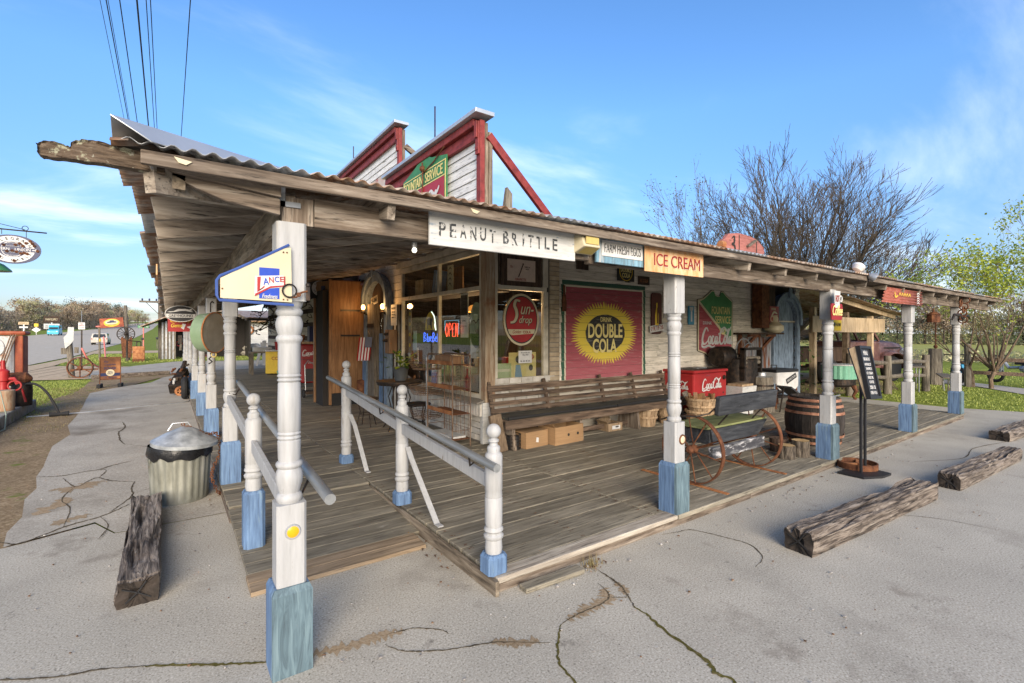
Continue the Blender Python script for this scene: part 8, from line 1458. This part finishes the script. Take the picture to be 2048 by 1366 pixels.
# ================================================================== RIGHT SIDE YARD
s = thing('green_washtub', 'mint green ribbed washtub on a brown iron stand with curved legs', 'washtub', (13.45, 5.02, 0)); n = 80; vs = []
for z, r in ((.5, .36), (.83, .36)):
    for j in range(n): a = 2 * math.pi * j / n; q = r + .008 * math.sin(j * math.pi / 2); vs.append((q * math.cos(a), q * math.sin(a), z))
b = MB(); b.add(vs, [(j, (j + 1) % n, n + (j + 1) % n, n + j) for j in range(n)]); b.build('tub', M['mint'], s); b = MB(); b.lathe([(.3, .82), (.38, .825), (.38, .85), (.01, .86)], n=28); b.build('lid', M['offwhite'], s)
b = MB(); b.lathe([(.22, .3), (.34, .36), (.34, .49)], n=24); b.build('stove_base', M['iron'], s)
for k in range(3): a = k * 2.09 - 1.2; b = MB(); b.tube([(.28 * math.cos(a), .28 * math.sin(a), .34), (.34 * math.cos(a), .34 * math.sin(a), .2), (.28 * math.cos(a), .28 * math.sin(a), .08), (.34 * math.cos(a), .34 * math.sin(a), 0)], [.06, .045, .03, .04], 7); b.build('leg', M['rust'], s, smooth=True)
b = MB(); b.bar((.3, 0, .35), (.6, .05, .55), .03, .03); b.build('handle', M['iron'], s)
s = thing('flowering_shrub', 'tall dark shrub with red blooms beside the coffee post', 'shrub', (13.6, 6.3, 0)); b = MB(); b2 = MB()
for k in range(420):
    p = Vector((random.gauss(0, .26), random.gauss(0, .26), U(.1, 1.35))); (b if k % 12 else b2).add([p, p + Vector((U(-.07, .07), U(-.07, .07), U(-.05, .07))), p + Vector((U(-.07, .07), U(-.07, .07), U(-.05, .07)))], [(0, 1, 2)])
b.build('foliage', M['leaf_dk'], s, recalc=False); b2.build('bloom', M['pinkhose'], s, recalc=False)
# ---- carport with the truck
cp = thing('carport', 'open lean-to carport with a sagging tin roof and a plywood band', 'carport', (0, 0, 0)); b = MB(); n = 110; vs = []
for i in range(n + 1):
    y = 5.35 + 5.2 * i / n; a = .012 * math.sin(i * 1.2)
    for x in (12.62, 19.6): vs.append((x, y, 2.82 - (x - 12.62) * .09 + a + .0 * y))
b.add(vs, [(2 * i, 2 * i + 1, 2 * i + 3, 2 * i + 2) for i in range(n)]); o = b.build('tin_roof', M['rusty'], cp, recalc=False); q = o.modifiers.new('t', 'SOLIDIFY'); q.thickness = .004
for k in range(6): b = MB(); b.bar((12.62, 5.6 + k * .95, 2.74), (19.3, 5.6 + k * .95, 2.13), .05, .12); b.build('rafter', M['ply_pale'] if k == 0 else M['rafter_x'], cp)
for x in (13.95, 16.05, 17.9): b = MB(); b.bx(x - .07, x + .07, 5.75, 5.89, 0, 2.3 - (x - 14) * .04); b.build('carport_post', M['ply_pale'] if x != 16.05 else M['bark_b'], cp, bevel=.006)
for x0, x1 in ((13.65, 14.33), (14.82, 16.0), (16.01, 17.07), (17.08, 18.75)): b = MB(); b.bx(x0, x1, 5.70, 5.73, 1.635, 2.06); b.build('plywood_panel', M['ply_pale'], cp)
b = MB(); b.bx(13, 21.5, 10.9, 11.0, 0, 2.6); b.build('back_wall', M['dark_wood'], cp)
for x0, x1, z0, z1 in ((14.0, 15.6, 1.2, 2.0), (17.2, 18.0, 1.3, 2.1), (18.6, 20.2, 1.35, 2.0)): b = MB(); b.bx(x0, x1, 10.86, 10.89, z0, z1); M.setdefault('daylight', plain('daylight_colour_pane', (.4, .45, .42), .3)); b.build('pane', M['daylight'], cp); b = MB(); b.bx(x0 - .08, x1 + .08, 10.84, 10.895, z0 - .08, z0 - .001); b.build('window_frame', M['dark'], cp)  # opaque pale panes: the daylight behind them is put into the colour
s = sign('yellow_sign', 'small yellow tin sign on the plywood band', 'sign', (15.1, 5.69, 1.85)); flat(s, 'panel', M['yellow'], rect(-.27, .27, -.17, .17), -.01, .01); words(s, M['black'], [('FARM', .36, .1, .03, 0, (.02,))], -.013); flat(s, 'black_bar', M['black'], oval(.06, .06, 14, -.17, 0), -.013, -.0105)
for x, y, w, h, m, lb in ((14.2, 8.0, .35, .9, 'dark_wood', 'dark wooden chair back standing in the carport shade'), (14.9, 9.0, .5, .7, 'rust', 'brown bench with slatted back in the carport'), (14.45, 7.0, .25, .5, 'cardboard', 'brown cardboard box on the carport floor'), (16.6, 9.5, .4, 1.2, 'iron', 'dark machine under the carport left of the truck'), (17.4, 8.6, .3, 1.1, 'dark_wood', 'dark cabinet under the carport by the truck cab')):
    s = thing('yard_clutter' if 0 else ('box' if 'box' in lb else 'cabinet' if 'cabinet' in lb else 'machine' if 'machine' in lb else 'seat'), lb, 'furniture' if 'box' not in lb else 'box', (x, y, 0)); b = MB(); b.bx(-w, w, -.2, .2, .0, h * .5); b.build('base', M[m], s, bevel=.01)
    for k in range(5): b = MB(); b.bx(-w + k * w * .4, -w + k * w * .4 + w * .34, .15, .2, h * .5, h); b.build('slat', M[m], s)
s = thing('side_table', 'thin pale table with slim legs inside the carport', 'table', (13.75, 7.6, 0)); b = MB(); b.bx(-.4, .4, -.25, .25, .72, .75); b.build('tabletop', M['offwhite'], s)
for xx in (-.36, .36): b = MB(); b.bx(xx - .02, xx + .02, -.22, -.18, 0, .72); b.build('leg', M['offwhite'], s); b = MB(); b.bx(xx - .02, xx + .02, .18, .22, 0, .72); b.build('leg', M['offwhite'], s)
s = thing('blue_cooler_box', 'small white and blue picture board beside the shrub', 'board', (13.7, 6.9, 1.15)); b = MB(); b.bx(-.18, .18, 0, .03, -.15, .2); b.build('panel', M['white'], s); b = MB(); b.bx(-.1, .16, -.006, -.001, -.02, .17); b.build('print', M['sky_enamel'], s); b = MB(); b.bx(-.02, .02, .03, .06, -1.15, .1); b.build('pole', M['iron'], s)
# truck
tk = thing('old_truck', 'faded maroon old truck nosing out of the carport', 'truck', (-.7, 5.2, -.04), rad(-14)); M['truckp'] = mat('faded_maroon_truck_paint', [(.075, .035, .03), (.125, .06, .052), (.2, .13, .115)], freq=4, rough=.4, var=.25, spots=[((.25, .1, .04), 4, .62, .12)])
def xsec(name, secs, m, smooth=True):
    b = MB(); k = len(secs[0][1]); vs = []
    for x, pr in secs: vs += [(x, y, z) for y, z in pr]
    b.add(vs, [(i * k + j, i * k + j + 1, (i + 1) * k + j + 1, (i + 1) * k + j) for i in range(len(secs) - 1) for j in range(k - 1)] + [tuple(range(k)), tuple(range(len(vs) - k, len(vs)))]); return b.build(name, m, tk, smooth=smooth)
def hood_pr(w, zb, zt): return [(6.5 - w, zb), (6.5 - w, zt - .2), (6.5 - w * .85, zt - .07), (6.5 - w * .4, zt), (6.5 + w * .4, zt), (6.5 + w * .85, zt - .07), (6.5 + w, zt - .2), (6.5 + w, zb)]
xsec('hood', [(19.5, hood_pr(.66, .8, 1.42)), (20.4, hood_pr(.6, .75, 1.39)), (21.0, hood_pr(.5, .7, 1.34)), (21.3, hood_pr(.42, .7, 1.22)), (21.38, hood_pr(.35, .75, 1.1))], M['truckp'])
b = MB(); b.bx(19.7, 20.7, 5.86, 5.875, 1.12, 1.17); b.build('hood_vent', M['dark'], tk).rotation_euler = (0, 0, 0)
b = MB(); b.bx(21.34, 21.42, 6.1, 6.9, .55, 1.05); b.build('grille', M['dark'], tk); 
for k in range(6): b = MB(); b.bx(21.415, 21.445, 6.08, 6.92, .58 + k * .08, .62 + k * .08); b.build('grille_bar', M['galv'], tk, bevel=.008)
for yy in (5.9, 7.1): b = MB(); b.lathe([(.01, .12), (.13, .1), (.17, .02), (.16, -.08), (.08, -.2)], (21.05, yy, .98), 16, 'x'); b.build('headlight', M['offwhite'], tk, smooth=True)
for yy, s_ in ((5.78, -1), (7.22, 1)):
    b = MB(); n = 14; vs = []
    for i in range(n + 1):
        a = rad(-8 + 190 * i / n)
        for r, dy in ((.50, -.2), (.56, .0), (.50, .2)): vs.append((20.05 + r * math.cos(a) * 1.25, yy + dy * .95, .5 + r * math.sin(a) * .98))
    b.add(vs, [(i * 3 + j, i * 3 + j + 1, i * 3 + j + 4, i * 3 + j + 3) for i in range(n) for j in range(2)]); o = b.build('fender', M['truckp'], tk, smooth=True, recalc=False); q = o.modifiers.new('t', 'SOLIDIFY'); q.thickness = .03
    for xx in (20.05, 16.9):
        b = MB(); b.lathe([(.24, -.11), (.41, -.1), (.44, -.03), (.44, .03), (.41, .1), (.24, .11)], (xx, yy, .44), 24, 'y'); o = b.build('wheel', M['rubber'], tk, smooth=True); b = MB(); b.lathe([(.02, -.1), (.1, -.09), (.14, -.04), (.24, -.09)], (xx, yy, .44), 16, 'y'); b.build('rim', M['rust_lt'], o)
    b = MB(); b.bx(18.0, 19.3, yy - .14, yy + .14, .5, .56); b.build('running_board', M['truckp'], tk)
b = MB(); b.bx(21.6, 21.7, 5.7, 7.3, .42, .6); b.build('bumper', M['galv'], tk, bevel=.02); b = MB(); b.bx(16, 21.6, 6.1, 6.2, .45, .55); b.bx(16, 21.6, 6.8, 6.9, .45, .55); b.build('chassis', M['iron'], tk)
def cabw(x, w, z): return [(x, 6.5 - w, z), (x, 6.5 + w, z)]
b = MB(); b.add([(19.5, 5.75, .6), (19.5, 7.25, .6), (18.0, 7.25, .6), (18.0, 5.75, .6), (19.5, 5.78, 1.38), (19.5, 7.22, 1.38), (18.0, 7.22, 1.38), (18.0, 5.78, 1.38)], [(0, 1, 2, 3), (4, 5, 6, 7), (0, 1, 5, 4), (1, 2, 6, 5), (2, 3, 7, 6), (3, 0, 4, 7)]); b.build('cab', M['truckp'], tk, bevel=.06); b = MB(); b.bx(17.95, 19.05, 5.85, 7.15, 1.98, 2.08); b.build('cab_roof', M['truckp'], tk, bevel=.05)
for a, c in (((19.48, 5.82, 1.38), (19.05, 5.9, 2.0)), ((19.48, 7.18, 1.38), (19.05, 7.1, 2.0)), ((18.0, 5.82, 1.38), (18.0, 5.9, 2.0)), ((18.0, 7.18, 1.38), (18.0, 7.1, 2.0)), ((19.48, 6.5, 1.38), (19.05, 6.5, 2.0))): b = MB(); b.bar(a, c, .06, .06); b.build('pillar', M['truckp'], tk)
for y0, y1 in ((5.88, 6.46), (6.54, 7.12)): b = MB(); b.add([(19.46, y0, 1.42), (19.46, y1, 1.42), (19.07, y1, 1.97), (19.07, y0, 1.97)], [(0, 1, 2, 3)]); M.setdefault('windscreen', glass_mat('pale_dusty_windscreen', (.6, .66, .64), 3)); b.build('windscreen', M['windscreen'], tk, recalc=False)
b = MB(); b.bx(15.6, 17.9, 5.75, 7.25, .75, 1.2); b.build('truck_bed', M['dark_wood'], tk)
# log rail fence, picnic bench, pole stump
fc = thing('log_fence', 'grey log rail fence in front of the old truck', 'fence', (0, 0, 0)); FP = [(14.46, 5.15), (15.78, 4.74), (17.45, 4.35)]
for i, (x, y) in enumerate(FP): b = MB(); b.cyl((x, y, -.03), (x + .02, y, 1.0 if i else 1.08), .10, 10, .085); b.build('fence_post', M['post_old'], fc, smooth=True)
for (x0, y0), (x1, y1) in zip(FP, FP[1:]):
    for z in (.82, .43): b = MB(); b.tube([(x0, y0, z), ((x0 + x1) / 2, (y0 + y1) / 2, z + .02), (x1, y1, z - .02)], [.055, .06, .05], 8); b.build('fence_rail', M['post_old'], fc, smooth=True)
s = thing('picnic_bench', 'small weathered trestle bench on thin metal legs behind the third right post', 'bench', (17.4, 3.9, 0), rad(18))
b = MB(); b.bx(-.8, .9, -.12, .14, .42, .45); b.build('seat', M['post_old'], s); b = MB(); b.bx(-.6, .7, .45, .75, .66, .69); b.build('tabletop', M['post_old'], s)
for xx in (-.5, .6): b = MB(); b.cyl((xx - .25, .0, 0), (xx + .2, .0, .42), .014, 5); b.cyl((xx + .25, 0, 0), (xx - .2, 0, .42), .014, 5); b.cyl((xx, .6, 0), (xx, .6, .66), .016, 5); b.build('leg', M['galv'], s)
s = thing('pole_stump', 'thick sawn grey pole stump standing in the yard', 'stump', (20.0, 4.75, 0)); b = MB(); b.cyl((0, 0, -.03), (.03, 0, 1.12), .19, 12, .17); b.build('shaft', M['post_old'], s); b = MB(); b.cyl((.05, 0, 1.1), (.08, 0, 2.3), .02, 6); b.ball((.05, 0, 1.18), .06, 8, 5); b.build('rod', M['rust'], s)
fd = thing('dark_rail_fence', 'dark two rail fence running off the right edge of the yard', 'fence', (0, 0, 0)); DP = [(19.9, 3.95), (20.5, 2.3), (21.1, .6)]
for i, (x, y) in enumerate(DP): b = MB(); b.cyl((x, y, -.03), (x - (.06 if i == 0 else 0), y, 1.28 if i == 0 else .95), .09, 9, .08); b.build('fence_post', M['post_old'], fd, smooth=True)
for (x0, y0), (x1, y1) in zip(DP, DP[1:]):
    for z in (.83, .42): b = MB(); b.bar((x0, y0, z), (x1, y1, z - .03), .05, .11); b.build('fence_rail', M['bench'], fd, bevel=.01)
for x, y, m, lb, rz_ in ((21.4, 4.5, 'sky_enamel', 'pale blue old motorbike leaning behind the yard tree', .4), (21.9, 3.2, 'galv', 'grey old scooter parked beyond the dark rail fence', 1.2)):
    s = thing('motorbike', lb, 'motorbike', (x, y, 0), rz_); 
    for yy in (-.55, .55): b = MB(); b.torus((yy, 0, .25), .2, .05, 'y', 18, 6); b.build('wheel', M['rubber'], s)
    b = MB(); b.tube([(-.55, 0, .3), (-.3, 0, .55), (.2, 0, .5), (.4, 0, .8)], .05, 7); b.ball((-.3, 0, .5), .2, 10, 6, (1.3, .6, .8)); b.bx(.37, .43, -.07, .07, .25, .75); b.build('body', M[m], s, smooth=False); b = MB(); b.bx(-.5, .0, -.1, .1, .62, .7); b.build('seat', M['black'], s); b = MB(); b.cyl((.4, -.28, .88), (.4, .28, .88), .02, 6); b.build('handlebar', M['iron'], s)
s = thing('marker_stake', 'thin pale stake in the field beyond the rail fence', 'stake', (26.5, 1.2, 0)); b = MB(); b.bx(-.03, .03, -.03, .03, 0, .9); b.build('stake', M['ply_pale'], s)
# ================================================================== TREES
RAT = .76
def branch(mb, p, d, L, r, depth, kids, spread, up, tips, sides, rmin, wob=.18):
    pts, rs = [p], [r]; q = p.copy(); dd = d.copy(); n = 4 if depth > 1 else 3
    for i in range(n):
        dd = (dd + Vector((random.gauss(0, wob), random.gauss(0, wob), random.gauss(0, wob * .6) + up)) * .55).normalized(); q = q + dd * L / n; pts.append(q.copy()); rs.append(max(rmin, r * (1 - .45 * (i + 1) / n)))
    mb.tube(pts, rs, max(3, sides), False)
    if depth == 0: tips.append((pts[-1], dd)); tips.append((pts[-2], dd)); return
    for k in range(kids + (1 if random.random() < .4 else 0)):
        i = random.randint(1, n) if k else n; a = U(0, 6.28); o = dd.orthogonal().normalized(); o = (Matrix.Rotation(a, 3, dd) @ o)
        nd = (dd + o * U(.35, 1) * spread).normalized(); branch(mb, pts[i].copy(), nd, L * U(RAT - .1, RAT + .12), max(rmin, rs[i] * U(.55, .8)), depth - 1, kids, spread, up, tips, sides - 1, rmin, wob)
def fit(t, w, h):
    vs = [v.co for o in t.children for v in o.data.vertices]; hx = sorted(v.z for v in vs)[int(len(vs) * .995)]; r = sorted(abs(v.x) for v in vs)[int(len(vs) * .99)]; q = sorted(abs(v.y) for v in vs)[int(len(vs) * .99)]
    for o in t.children:
        for v in o.data.vertices: v.co.x *= w / r; v.co.y *= w / q; v.co.z *= h / hx
def tree(label, x, y, limbs, L, r, depth, kids, spread, up, leafm=None, leaf=.05, per=3, bark='bark', rmin=.012, fan=.8, lean=(0, 0), z0=0, base_h=.0, seed=1, name='tree', only=None):
    random.seed(seed); t = thing(name, label, 'tree', (x, y, z0)); tr = MB(); cr_ = MB(); tips = []
    top = Vector((lean[0] * base_h, lean[1] * base_h, base_h))
    if base_h: tr.tube([(0, 0, -.1), (U(-.05, .05), U(-.05, .05), base_h * .5), top], [r * 1.5, r * 1.2, r * 1.15], 8, False)
    for k in range(limbs):
        a = 2 * math.pi * k / limbs + U(-.3, .3); f = fan * U(.35, 1.15); d = Vector((math.cos(a) * f + lean[0], math.sin(a) * f + lean[1], 1)).normalized()
        branch(cr_ if base_h else tr, top + Vector((math.cos(a), math.sin(a), 0)) * r * .5, d, L * U(.8, 1.1), r * U(.6, .9), depth, kids, spread, up, tips, 6, rmin)
    if base_h: tr.build('trunk', M[bark], t, recalc=False, smooth=True); cr_.build('branches', M[bark] if leafm else M['twig'], t, recalc=False, smooth=True)
    else: tr.build('trunk', M[bark], t, recalc=False, smooth=True)
    if leafm:
        lf = MB(); vs, fs = [], []
        for p, d in tips:
            for k in range(per):
                c = p + Vector((random.gauss(0, .6), random.gauss(0, .6), random.gauss(0, .6))) * leaf * 4; a = Vector((U(-1, 1), U(-1, 1), U(-1, 1))).normalized() * leaf * U(.6, 1.3); e_ = a.orthogonal().normalized() * leaf * U(.4, .8); i0 = len(vs); vs += [c - a, c + e_, c + a, c - e_]; fs.append((i0, i0 + 1, i0 + 2, i0 + 3))
        lf.add(vs, fs); lf.build('crown', M[leafm], t, recalc=False)
    return t
random.seed(42); big = thing('bare_tree', 'huge bare spreading tree rising behind the porch roof and carport', 'tree', (32.3, 14.6, 0)); tr = MB(); cb_ = MB(); tips_ = []
tr.tube([(0, 0, -.2), (0, 0, .8), (.05, 0, 1.7)], [.42, .34, .3], 10, False)
for k in range(34):
    a = 2.4 * k + U(-.3, .3); ph = rad(8 + 70 * ((k + .5) / 34) ** .75); d = Vector((math.sin(ph) * math.cos(a), math.sin(ph) * math.sin(a), math.cos(ph))); Ln = 9.4 / math.sqrt((math.sin(ph) * 9.4 / 6.9) ** 2 + math.cos(ph) ** 2) * U(.9, 1.04); o0 = Vector((0, 0, 1.2 + U(0, .5))); sag = U(.02, .12)
    P = [o0 + d * Ln * t + Vector((U(-.08, .08), U(-.08, .08), -sag * Ln * math.sin(math.pi * t) * math.sin(ph))) for t in [q / 12 for q in range(13)]]
    tr.tube(P, [.13 * (1 - t / 13) ** .9 + .012 for t in range(13)], 6, False)
    for q in range(3, 13):
        for w_ in range(3):
            e = (P[min(q + 1, 12)] - P[q - 1]).normalized(); n_ = Matrix.Rotation(U(0, 6.28), 3, e) @ e.orthogonal().normalized(); t = q / 12
            branch(cb_, P[q].copy(), (e + n_ * U(.3, .65) + Vector((0, 0, .12))).normalized(), Ln * (.25 - .13 * t) * U(.8, 1.2), .032 * (1.1 - t) + .011, 3 if q > 6 else 2, 2, .45, .05, tips_, 4, .010)
tr.build('trunk', M['twig'], big, recalc=False, smooth=True); cb_.build('branches', M['twig'], big, recalc=False)
tree('smaller sparsely leafed tree left of the huge bare tree', 36, 23, 6, 3.2, .13, 5, 2, .55, .12, 'leaf_olive', .085, 2, rmin=.012, fan=.4, base_h=3.0, seed=9, name='budding_tree')
tree('multi stemmed tree with fresh yellow green leaves at the right edge', 19.75, 3.4, 9, 1.35, .042, 5, 2, .5, .12, 'leaf', .05, 4, 'bark_b', .003, .95, (-.02, -.12), 0, .5, 21, 'leafy_tree')
s_ = tree('second leaning stem of the yellow green tree by the dark fence post', 19.95, 3.85, 3, 1.2, .04, 4, 2, .5, .1, 'leaf', .05, 4, 'bark_b', .004, .8, (-.2, .1), 0, .6, 33, 'leafy_tree')
random.seed(77)
def clump_tree(x, y, h, w, m, label, name='tree', group=None, cards=700, trunk=True, z0=None, size=.28):
    z0 = rise(x, y) if z0 is None else z0; t = thing(name, label, 'tree', (x, y, z0), 0, group); vs, fs = [], []
    cs = [(Vector((random.gauss(0, w * .3), random.gauss(0, w * .3), h * U(.35, .95))), U(.12, .26) * w) for _ in range(11)]
    for k in range(cards):
        c, r = random.choice(cs); p = c + Vector((random.gauss(0, 1), random.gauss(0, 1), random.gauss(0, .8))) * r * .6; a = Vector((U(-1, 1), U(-1, 1), U(-1, 1))).normalized() * size * U(.5, 1.3); e_ = a.orthogonal().normalized() * size * U(.4, .9); i0 = len(vs); vs += [p - a, p + e_, p + a, p - e_]; fs.append((i0, i0 + 1, i0 + 2, i0 + 3))
    b = MB(); b.add(vs, fs); b.build('crown', M[m], t, recalc=False)
    b = MB(); b.tube([(0, 0, -.2), (U(-.1, .1), 0, h * .4), (U(-.3, .3), U(-.3, .3), h * .85)], [.02 * h, .016 * h, .005 * h], 6, False)
    for c, r in cs[:7]: b.tube([(0, 0, h * U(.25, .5)), c * .7 + Vector((0, 0, h * .15)), c], [.008 * h, .005 * h, .002 * h], 4, False)
    b.build('trunk', M['twig'], t, recalc=False); return t
clump_tree(58, 27, 5.6, 4.2, 'wood_far2', 'rounded pale green tree beyond the carport roof end', 'round_tree', None, 900)
# far woods: individual trees where one can tell them apart, the mass behind as stuff
k = 0
def wood_row(nm, pts, n, hgt, depth, mats, lab, seed, name, cards=420, size=.34):
    random.seed(seed); protos = []
    for q in range(6):
        m = mats[q % len(mats)]; x, y = pts[0]; protos.append(clump_tree(0, 0, 1.0 * hgt, hgt * .62, m, lab, name, nm, cards, True, 0, size))
    used = [False] * 6
    for i in range(n):
        t = i / (n - 1) * (len(pts) - 1); j = min(int(t), len(pts) - 2); f = t - j; x = pts[j][0] * (1 - f) + pts[j + 1][0] * f + U(-depth, depth); y = pts[j][1] * (1 - f) + pts[j + 1][1] * f + U(-depth, depth); q = i % 6; r = protos[q] if not used[q] else dup(protos[q], (0, 0, 0)); used[q] = True
        s_2 = U(.75, 1.15); r.location = (x, y, rise(x, y) - .1); r.rotation_euler = (0, 0, U(0, 6.28)); r.scale = (s_2, s_2, s_2 * U(.9, 1.1))
wood_row('trees of the left hillside wood', [(-120, 190), (-72, 205), (-50, 235), (-38, 280), (-30, 350), (-26, 430), (-20, 560)], 84, 11, 6, ['wood_far', 'wood_far', 'wood_far2'], 'grey brown spring tree of the wood along the far side of the highway', 4, 'wood_tree', 1300, .27)
wood_row('dark pines of the left wood', [(-44, 300), (-36, 330), (-30, 370), (-27, 400)], 12, 13.5, 4, ['pine'], 'dark green pine topping the wood beyond the highway', 8, 'pine_tree', 900, .28)
wood_row('trees on the right of the far road', [(8, 320), (10, 420), (4, 520), (0, 640)], 18, 12, 5, ['wood_far2', 'wood_far'], 'pale tree lining the right side of the far highway', 12, 'roadside_tree', 700, .3)
wood_row('trees of the right field edge', [(78, 84), (90, 60), (95, 35), (97, 13), (95, -8), (90, -30)], 64, 7.2, 4, ['wood_far', 'wood_far2', 'wood_far'], 'grey budding tree of the wood beyond the yellow field', 15, 'field_edge_tree', 1300, .16)
random.seed(3)
def mass(name, pts, n, h, spread, m, size):
    b = MB(); vs, fs = [], []
    for i in range(n):
        t = U(0, len(pts) - 1.001); j = int(t); f = t - j; x = pts[j][0] * (1 - f) + pts[j + 1][0] * f + random.gauss(0, spread); y = pts[j][1] * (1 - f) + pts[j + 1][1] * f + random.gauss(0, spread); z = rise(x, y) + h * U(0, 1) ** 1.3; p = Vector((x, y, z)); a = Vector((U(-.5, .5), U(-.5, .5), U(-1, 1))).normalized() * size * U(.5, 1.5); e_ = a.orthogonal().normalized() * size * U(.2, .6); i0 = len(vs); vs += [p - a, p + e_, p + a, p - e_]; fs.append((i0, i0 + 1, i0 + 2, i0 + 3))
    b.add(vs, fs); o = b.build(name, M[m], recalc=False); o['kind'] = 'stuff'
mass('wood_undergrowth', [(-120, 188), (-74, 200), (-52, 228), (-40, 275), (-32, 345), (-27, 430)], 45000, 7, 4, 'wood_far', .34)
mass('field_edge_undergrowth', [(80, 82), (92, 59), (97, 35), (99, 13), (97, -8), (92, -32)], 60000, 4.6, 2.6, 'wood_far2', .2)
mass('field_brush', [(44, 28), (38, 12), (37, 0), (38, -20)], 5000, .6, 1.4, 'wood_far2', .12)
